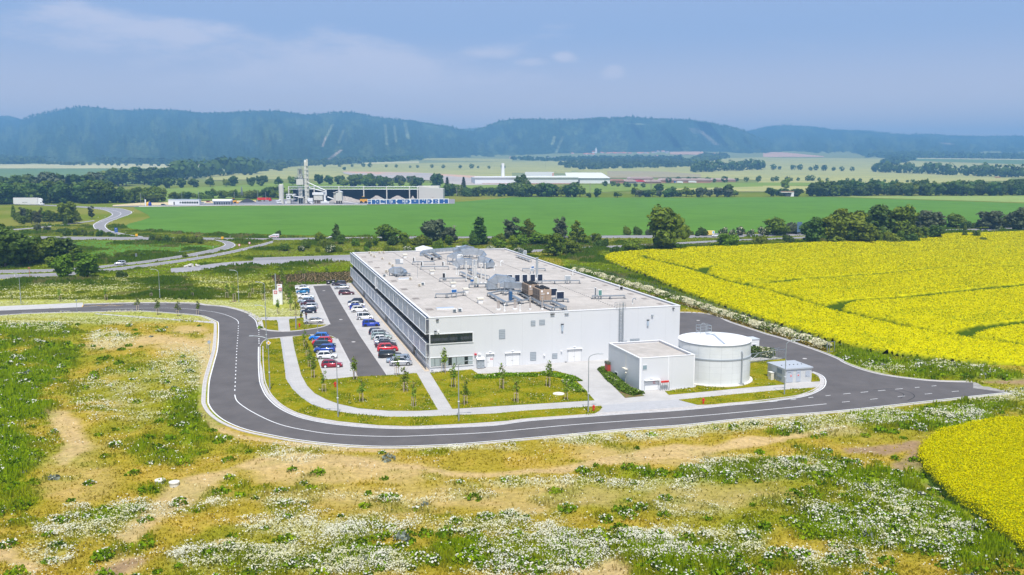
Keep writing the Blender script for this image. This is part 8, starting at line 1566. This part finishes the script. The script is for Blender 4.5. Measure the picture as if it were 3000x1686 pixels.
# rape fields
RAPE=MV('rape_crop',.9,.14,4.0,.4)
def crop(name,poly,res,trams,h0,label,seed,tws=()):
 P=np.array(poly);x0,y0=P.min(0)-1;x1,y1=P.max(0)+1;xs=np.arange(x0,x1,res);ys=np.arange(y0,y1,res);X,Y=np.meshgrid(xs,ys);sh=X.shape;X=X.ravel()+0;Y=Y.ravel()+0
 rj=np.random.default_rng(seed);X=X+rj.uniform(-.3,.3,len(X))*res;Y=Y+rj.uniform(-.3,.3,len(Y))*res
 ins=inside(X,Y,poly);de=np.full(len(X),0.0);de[ins]=dseg(X[ins],Y[ins],poly,True);jit=(fbm(X,Y,3,3,seed)-.5)*1.6;hgt=sst(de+jit*.6,.2,1.3)*h0*(.9+.2*fbm(X,Y,20,3,seed+4))
 tm=np.zeros(len(X))
 for l,tw in zip(trams,tws):
  d=np.full(len(X),9.);d[ins]=dseg(X[ins],Y[ins],l);w_=tw*(.8+.5*fbm(X,Y,14,2,seed+9));tm=np.maximum(tm,1-sst(d+jit*.25,w_*.35,w_))
 hgt=hgt*(1-.85*tm)+(fbm(X,Y,1.3,3,seed+1)-.5)*.20*(hgt>.2)+rj.normal(0,.03,len(X));thin=sst(fbm(X,Y,11,4,seed+3),.58,.70)
 hh=np.clip(hgt/h0,0,1.2);yel=sst(hh,.35,.85);n1=rj.random(len(X));n2=fbm(X,Y,1.6,3,seed+12);C_=np.tile(np.array([.065,.11,.012]),(len(X),1));yw=np.clip(yel*(.86+.14*(n2-.5)*2)-.12*thin-.25*(n1<.10),0,1)
 C_=mix(C_,(.62,.57,.0),yw);C_=mix(C_,(.34,.36,.008),np.clip(yel*thin*.15,0,1));C_=mix(C_,(.05,.085,.004),sst(tm,.2,.5)*.95)
 idx=np.arange(sh[0]*sh[1]).reshape(sh);k=ins.reshape(sh);kk=k[:-1,:-1]&k[:-1,1:]&k[1:,1:]&k[1:,:-1];Fq=np.stack([idx[:-1,:-1],idx[:-1,1:],idx[1:,1:],idx[1:,:-1]],-1)[kk]
 us=np.unique(Fq);mp=-np.ones(len(X),int);mp[us]=np.arange(len(us));V=np.c_[X[us],Y[us],np.maximum(hgt[us],0)+.0]
 o=npmesh(name,V,mp[Fq],RAPE,{'Col':C_[us]});return tag(o,label,'crop',None,'stuff'),(X,Y,hgt,tm,ins,thin)
rp1=smooth([tuple(G(a*1.1646,b*1.1646)[:2])for a,b in((1519,650),(1560,641),(1700,631),(1900,623),(2100,613),(2300,598),(2576,588),(2700,583),(3100,590))],3)+smooth([tuple(G(a*1.1646,b*1.1646)[:2])for a,b in((3100,900),(2800,945),(2576,932),(2450,922),(2300,905),(2150,882),(2000,838),(1850,788),(1700,732),(1600,690),(1530,662),(1519,655))],3)
tr1=[smooth(g(S6,l),5)for l in([(350,238),(450,226),(900,212),(1500,170),(2100,140),(2700,116)],[(400,252),(530,280),(680,322),(730,328),(720,308),(800,292),(1000,280),(1500,240),(2000,210),(2700,172)],[(370,238),(410,256),(560,292),(720,338),(870,388),(1100,440),(1300,500),(1500,555),(1700,605),(1900,655),(2100,690),(2400,735),(2700,775)],[(870,384),(950,398),(1100,396),(1300,370),(1700,345),(2100,305),(2700,262)],[(1490,540),(1490,522),(1600,500),(1900,480),(2200,445),(2700,395)],[(2230,700),(2260,680),(2400,650),(2700,620)])]
_,rd1=crop('rape_field',rp1,.75,tr1,1.35,'large bright yellow rapeseed field with tractor lines',50,(2.7,2.5,2.1,2.8,3.0,2.7))
rp2=smooth(g(S4,[(2900,668),(2576,690),(2300,712),(2100,742),(1900,792),(1750,862),(1690,920),(1667,990),(1682,1060),(1750,1180),(1850,1270),(1950,1365),(2060,1450),(2200,1560),(2500,1800)]),4)+[tuple(G(3500,1900)[:2]),tuple(G(3700,1300)[:2])]
_,rd2=crop('rape_field',rp2,.32,[],1.35,'rounded yellow rapeseed field in the lower right corner',60)
EXCL+=[rp1,rp2]
# scattered plants
def quads(P,s,tilt=.5,seed=0,up=1.0,col=None):
 r=np.random.default_rng(seed);n=len(P);nrm=np.c_[r.normal(size=(n,2))*tilt,np.full(n,up)];nrm/=np.linalg.norm(nrm,axis=1)[:,None];a=r.normal(size=(n,3));u=np.cross(nrm,a);u/=np.linalg.norm(u,axis=1)[:,None];v=np.cross(nrm,u);s=np.asarray(s).reshape(-1,1)*(.6+.8*r.random((n,1)))
 k=.6+.5*r.random((n,1));return np.stack([P-u*s-v*s*k*.6,P+u*s*.7-v*s*k,P+u*s+v*s*k*.7,P-u*s*.6+v*s*k],1).reshape(-1,3)
def stuffmesh(name,V,C4,label,cat,rough=.85,trans=.25,matname=None,var=.12):
 mt=MATS.get(matname or name)or MV(matname or name,rough,var,3,0,trans=trans)
 return tag(npmesh(name,V,np.arange(len(V)).reshape(-1,4),mt,{'Col':np.repeat(C4,4,axis=0)}),label,cat,None,'stuff')
def excl(X,Y,m=0.0):
 k=np.ones(len(X),bool)
 for p in EXCL:k&=~inside(X,Y,p)
 return k
def shoulder(X,Y):return(dseg(X,Y,ring_out[::2])>1.5)&(dseg(X,Y,[tuple(p)for p in side_out[::3]])>1.2)
rg=np.random.default_rng(99)
N0=1500000;yy=72+(335-72)*rg.random(N0)**1.9;xx=(rg.random(N0)*2-1)*(yy*.62+12)
kp=excl(xx,yy)&shoulder(xx,yy);xx,yy=xx[kp],yy[kp]
sand,brown,green,wht,n2,n3=meadow(xx,yy);g0=gz(xx,yy);dist=yy
hump=sst(fbm(xx,yy,1.7,3,55),.40,.68)
r=rg.random(len(xx));tall=np.clip(green*.9+.25,0,1)
pw_=np.clip(wht*1.25,0,1)*.80*(.25+.9*hump)
kf=r<pw_;Pf=np.c_[xx,yy,g0+.22+.50*hump*tall+.12*rg.random(len(xx))][kf];c=np.tile(np.array([.68,.67,.54]),(kf.sum(),1));yk=sst(fbm(xx[kf],yy[kf],4,3,77),.42,.58);c=mix(c,(.60,.57,.22),yk*.8*rg.random(kf.sum()));c=mix(c,(.56,.56,.28),sst(yy[kf],200,220)*(xx[kf]<5)*.8)
stuffmesh('daisies',quads(Pf,.034+.00034*dist[kf],.6,1),c,'white daisies and cream umbels over the meadow','wildflowers',matname='petals')
kg=(~kf)&(rg.random(len(xx))<np.clip(.22+.75*green+.30*wht-.42*sand-.7*brown,.03,1)*.55)
n_=kg.sum();h=(.12+.55*hump*tall+.20*green)*(.6+.8*rg.random(len(xx)))*(1-.72*sst(yy,205,225)*(xx<5));x_,y_,z_,h_=xx[kg],yy[kg],g0[kg],h[kg];a=rg.random(n_)*6.283;w_=(.045+.0006*y_)*(.7+.7*rg.random(n_));dx,dy=np.cos(a)*w_,np.sin(a)*w_;lx,ly=rg.normal(0,.10,n_),rg.normal(0,.10,n_)
V=np.stack([np.c_[x_-dx,y_-dy,z_-.03],np.c_[x_+dx,y_+dy,z_-.03],np.c_[x_+dx*.5+lx,y_+dy*.5+ly,z_+h_],np.c_[x_-dx*.5+lx,y_-dy*.5+ly,z_+h_]],1).reshape(-1,3)
gg,nn2,nn3=green[kg],n2[kg],n3[kg];c=np.tile(np.array([.44,.355,.03]),(n_,1));c=mix(c,(.50,.36,.03),sst(nn2,.45,.65)*.7);c=mix(c,(.24,.35,.004),np.clip(gg*1.05,0,1));c=mix(c,(.40,.52,.006),rg.random(n_)*gg*.8);bk_=sst(y_,205,225)*(x_<5)*(1-sst(y_,292,312));c=mix(c,(.50,.50,.12),bk_*.75);c=mix(c,(.22,.27,.008),sst(nn3,.52,.62)*.5);c=mix(c,(.50,.38,.20),np.clip(sand[kg]*.8,0,1))
stuffmesh('meadow_weeds',V,c,'mixed green and yellowish weeds and grass of the meadow','meadow plants',matname='weed_leaves',trans=.45)
cn2=2600;cy=74+(210-74)*rg.random(cn2*6)**1.5;cx2=(rg.random(cn2*6)*2-1)*(cy*.60+8);k=excl(cx2,cy)&shoulder(cx2,cy)&(dseg(cx2,cy,ring_out[::2])>3);cx2,cy=cx2[k],cy[k];sd,br2,gn,wt,a1,a2=meadow(cx2,cy);k=rg.random(len(cx2))<np.clip(gn*.75+.05,0,1)*.5*(1-sd);cx2,cy,gn,wt=cx2[k][:cn2],cy[k][:cn2],gn[k][:cn2],wt[k][:cn2]
VV=[];CC=[];FV=[];z0=gz(cx2,cy)
for i in range(len(cx2)):
 rad=rg.uniform(.35,1.15);hh=rad*rg.uniform(.5,.85);k=int(60*rad);d=rg.normal(size=(k,3));d[:,2]=abs(d[:,2]);d/=np.linalg.norm(d,axis=1)[:,None];p=d*np.array([rad,rad,hh])*rg.uniform(.6,1.05,(k,1))+np.array([cx2[i],cy[i],z0[i]]);VV.append(p);base_=np.array([.14,.235,.006])if rg.random()<.7 else(np.array([.20,.23,.19])if rg.random()<.10 else np.array([.22,.31,.008]));CC.append(np.tile(base_,(k,1))*rg.uniform(.6,1.5,(k,1)))
 if wt[i]>.3 or rg.random()<.25:kf2=int(26*rad);d=rg.normal(size=(kf2,3));d[:,2]=abs(d[:,2])+.3;d/=np.linalg.norm(d,axis=1)[:,None];FV.append(d*np.array([rad,rad,hh])*1.08+np.array([cx2[i],cy[i],z0[i]]))
VV=np.concatenate(VV);CC=np.concatenate(CC);stuffmesh('leafy_clumps',quads(VV,.12+.0004*VV[:,1],1.2,3,.6),CC,'dark leafy clumps of tall weeds in the meadow','meadow plants',matname='weed_leaves2',trans=.25)
FV=np.concatenate(FV);stuffmesh('flower_clumps',quads(FV,.055+.0005*FV[:,1],.6,4),np.tile(np.array([.72,.71,.62]),(len(FV),1)),'white flower heads on the leafy clumps','wildflowers',matname='petals')
LX=[]
for poly in LAWNS:
 P=np.array(poly);x0,y0=P.min(0);x1,y1=P.max(0);n=int((x1-x0)*(y1-y0)*26);x=rg.uniform(x0,x1,n);y=rg.uniform(y0,y1,n);k=inside(x,y,poly);LX.append(np.c_[x[k],y[k]])
LX=np.concatenate(LX);n=len(LX);f1=fbm(LX[:,0],LX[:,1],3.5,4,90);f2=fbm(LX[:,0],LX[:,1],1.2,3,91);a=rg.random(n)*6.283;hL=.06+.16*sst(f1,.45,.7)*rg.random(n);w_=.07;dx,dy=np.cos(a)*w_,np.sin(a)*w_;x_,y_=LX[:,0],LX[:,1]
V=np.stack([np.c_[x_-dx,y_-dy,hL*0+.03],np.c_[x_+dx,y_+dy,hL*0+.03],np.c_[x_+dx*.5,y_+dy*.5+.03,.03+hL],np.c_[x_-dx*.5,y_-dy*.5+.03,.03+hL]],1).reshape(-1,3);c=np.tile(np.array([.30,.27,.006]),(n,1));c=mix(c,(.16,.21,.006),sst(f1,.45,.65));c=mix(c,(.42,.34,.03),sst(f2,.55,.7)*.7)
stuffmesh('lawn_grass',V,c,'short yellowish green grass of the lawns','grass',matname='lawn_blades',trans=.3)
k=(rg.random(n)<.045*sst(f1+.3*(f2-.5),.5,.66)+.0015);stuffmesh('lawn_clover',quads(np.c_[x_[k],y_[k],.1+hL[k]],.07,.5,6),np.tile(np.array([.66,.65,.50]),(k.sum(),1)),'small white clover flowers dotted over the lawns','wildflowers',matname='petals')
def hedge(pts,w,h,n,colr,fl,label,name,seed,sz=.14,z0=0.0):
 P=resample(pts,.25);r=np.random.default_rng(seed);i=r.integers(0,len(P)-1,n);d=np.gradient(P,axis=0);d/=np.linalg.norm(d,axis=1)[:,None];nm=np.c_[-d[:,1],d[:,0]]
 u=r.uniform(-1,1,n);hh=h*(.55+.7*fbm(P[i,0],P[i,1],3.5,3,seed))*np.sqrt(np.clip(1-u*u*.9,.05,1));zf=r.random(n)**.55;xy=P[i]+nm[i]*(u*w*(.8+.4*fbm(P[i,0],P[i,1],5,2,seed+2)))[:,None];Z_=hh*zf+z0;Q=np.c_[xy,Z_]
 isf=(zf>.62)&(r.random(n)<fl*(.3+1.2*sst(fbm(Q[:,0],Q[:,1],2.2,3,seed+5),.4,.6)));c=np.tile(np.array(colr),(n,1))*r.uniform(.6,1.5,(n,1));c[isf]=np.array([.74,.71,.50])*r.uniform(.85,1.15,(isf.sum(),1));return stuffmesh(name,quads(Q,sz,.9,seed),c,label,'hedge',matname='hedge_leaves')
hl_=g(R4,[(-60,60),(120,90),(350,165),(700,262),(1040,368),(1500,520),(1850,640),(2150,722),(2480,835)]);o=hedge(hl_,1.5,1.8,60000,(.13,.18,.02),.9,'dense hedge of white flowering umbels between the side road and the fence','flowering_hedge',21,.15)
hedge(g(R4,[(-40,110),(300,185),(1040,392),(1500,545),(2150,750),(2480,858)]),.5,.7,12000,(.22,.17,.03),.2,'low yellowish weeds at the foot of the flowering hedge','hedge_foot_weeds',22,.12)
hedge(g(R4,[(400,0),(700,110),(1040,240),(1300,330),(1600,430),(1900,520),(2200,610),(2576,700)])+g(S6,[(1500,690),(1800,775)]),1.0,1.1,26000,(.07,.13,.016),.55,'thin white flowering strip along the rape field edge','field_edge_flowers',23,.13)
hedge(g(R4,[(1700,905),(1800,900),(1950,915)]),1.8,2.0,4500,(.08,.13,.02),.4,'white flowering shrubs behind the sliding gate','flowering_shrubs',24,.15)
hedge(g(R4,[(235,1045),(330,1150),(470,1260),(600,1300)]),1.2,.8,7000,(.12,.19,.025),.03,'low green plants in the pointed planting bed','bed_plants',25,.12)
hedge(g(S3,[(500,358),(620,370),(760,345),(1000,345),(1130,350)]),1.3,.45,2600,(.15,.26,.01),.02,'dark green weeds along the top of the factory lawn, left','lawn_weeds',26,.13);hedge(g(S3,[(1160,330),(1290,345),(1440,370),(1500,410)]),1.4,.45,2200,(.15,.26,.01),.03,'dark green weeds along the top of the factory lawn, right','lawn_weeds',27,.13);hedge(g(S3,[(1400,400),(1560,520)]),1.0,.4,1500,(.15,.25,.01),.1,'green weeds down the right side of the factory lawn','lawn_weeds',28,.12)
P=np.array(mulchp);V=[];rr=np.random.default_rng(8);x0,y0=P.min(0);x1,y1=P.max(0);gx,gy=np.meshgrid(np.arange(x0,x1,1.1),np.arange(y0,y1,1.1));gx=gx.ravel()+rr.normal(0,.15,gx.size);gy=gy.ravel()+rr.normal(0,.15,gy.size);k=inside(gx,gy,mulchp);gx,gy=gx[k],gy[k]
Q=np.repeat(np.c_[gx,gy,np.full(len(gx),.2)],12,0)+rr.normal(0,[.2,.2,.1],(len(gx)*12,3));stuffmesh('slope_plants',quads(Q,.13,1,9),np.tile(np.array([.09,.085,.03]),(len(Q),1))*rr.uniform(.5,1.6,(len(Q),1)),'small bushy plants set in rows in the brown mulch','ground cover',matname='weed_leaves')
for nm,(X_,Y_,H_,tm,ins,thin),n,sz,sd_ in(('rape_flowers',rd1,520000,.085,1),('rape_flowers',rd2,260000,.06,2)):
 k=np.where(ins&(tm<.2)&(H_>.7)&(proj(X_,Y_,H_)[0]<3080))[0];rr=np.random.default_rng(sd_);i=rr.choice(k,n);Pq=np.c_[X_[i]+rr.normal(0,.3,n),Y_[i]+rr.normal(0,.3,n),H_[i]+rr.uniform(-.15,.28,n)];c=np.tile(np.array([.66,.61,.0]),(n,1))*rr.uniform(.8,1.08,(n,1));gk=rr.random(n)<.10+.12*thin[i];c[gk]=np.array([.22,.30,.012])
 stuffmesh(nm,quads(Pq,sz+.00045*(Y_[i]-100).clip(0),.8,sd_),c,'yellow flower tops of the '+('large' if sd_==1 else 'near')+' rapeseed field','crop',matname='rape_petals')
n=420000;y=250+(560-250)*rg.random(n)**1.6;x=(rg.random(n)*2-1)*(y*.60);k=excl(x,y)&~inside(x,y,gf);x,y=x[k],y[k];f=fbm(x,y,16,4,61);k=rg.random(len(x))<.25+.75*sst(f,.42,.62);x,y,f=x[k],y[k],f[k];n=len(x);a=rg.random(n)*6.28;w_=.0011*y;dx,dy=np.cos(a)*w_,np.sin(a)*w_;h_=(.25+.9*sst(f,.5,.72))*(.5+rg.random(n));V=np.stack([np.c_[x-dx,y-dy,0*x],np.c_[x+dx,y+dy,0*x],np.c_[x+dx*.5,y+dy*.5,h_],np.c_[x-dx*.5,y-dy*.5,h_]],1).reshape(-1,3);c=np.tile(np.array([.28,.31,.01]),(n,1));c=mix(c,(.12,.20,.008),sst(f,.45,.65));c=mix(c,(.32,.28,.10),sst(fbm(x,y,9,3,63),.58,.7)*.7)
stuffmesh('rough_grass',V,c,'rough roadside grass and weeds behind the factory','grass',matname='weed_leaves')
# air
hz_m=bpy.data.materials.new('haze_air');hz_m.use_nodes=True;t=hz_m.node_tree;t.nodes.clear();pv=N(t,'ShaderNodeVolumePrincipled');ou=N(t,'ShaderNodeOutputMaterial');t.links.new(pv.outputs[0],ou.inputs['Volume'])
pv.inputs['Color'].default_value=(.26,.59,1.0,1);pv.inputs['Density'].default_value=HAZE_D;pv.inputs['Anisotropy'].default_value=0.0
o=MB().box(-7800,7800,-420,13500,-3,560).build('haze',hz_m);o['kind']='stuff'
# tidy up: a thing's parts that stand still keep plain names
print('objects',len(bpy.data.objects))
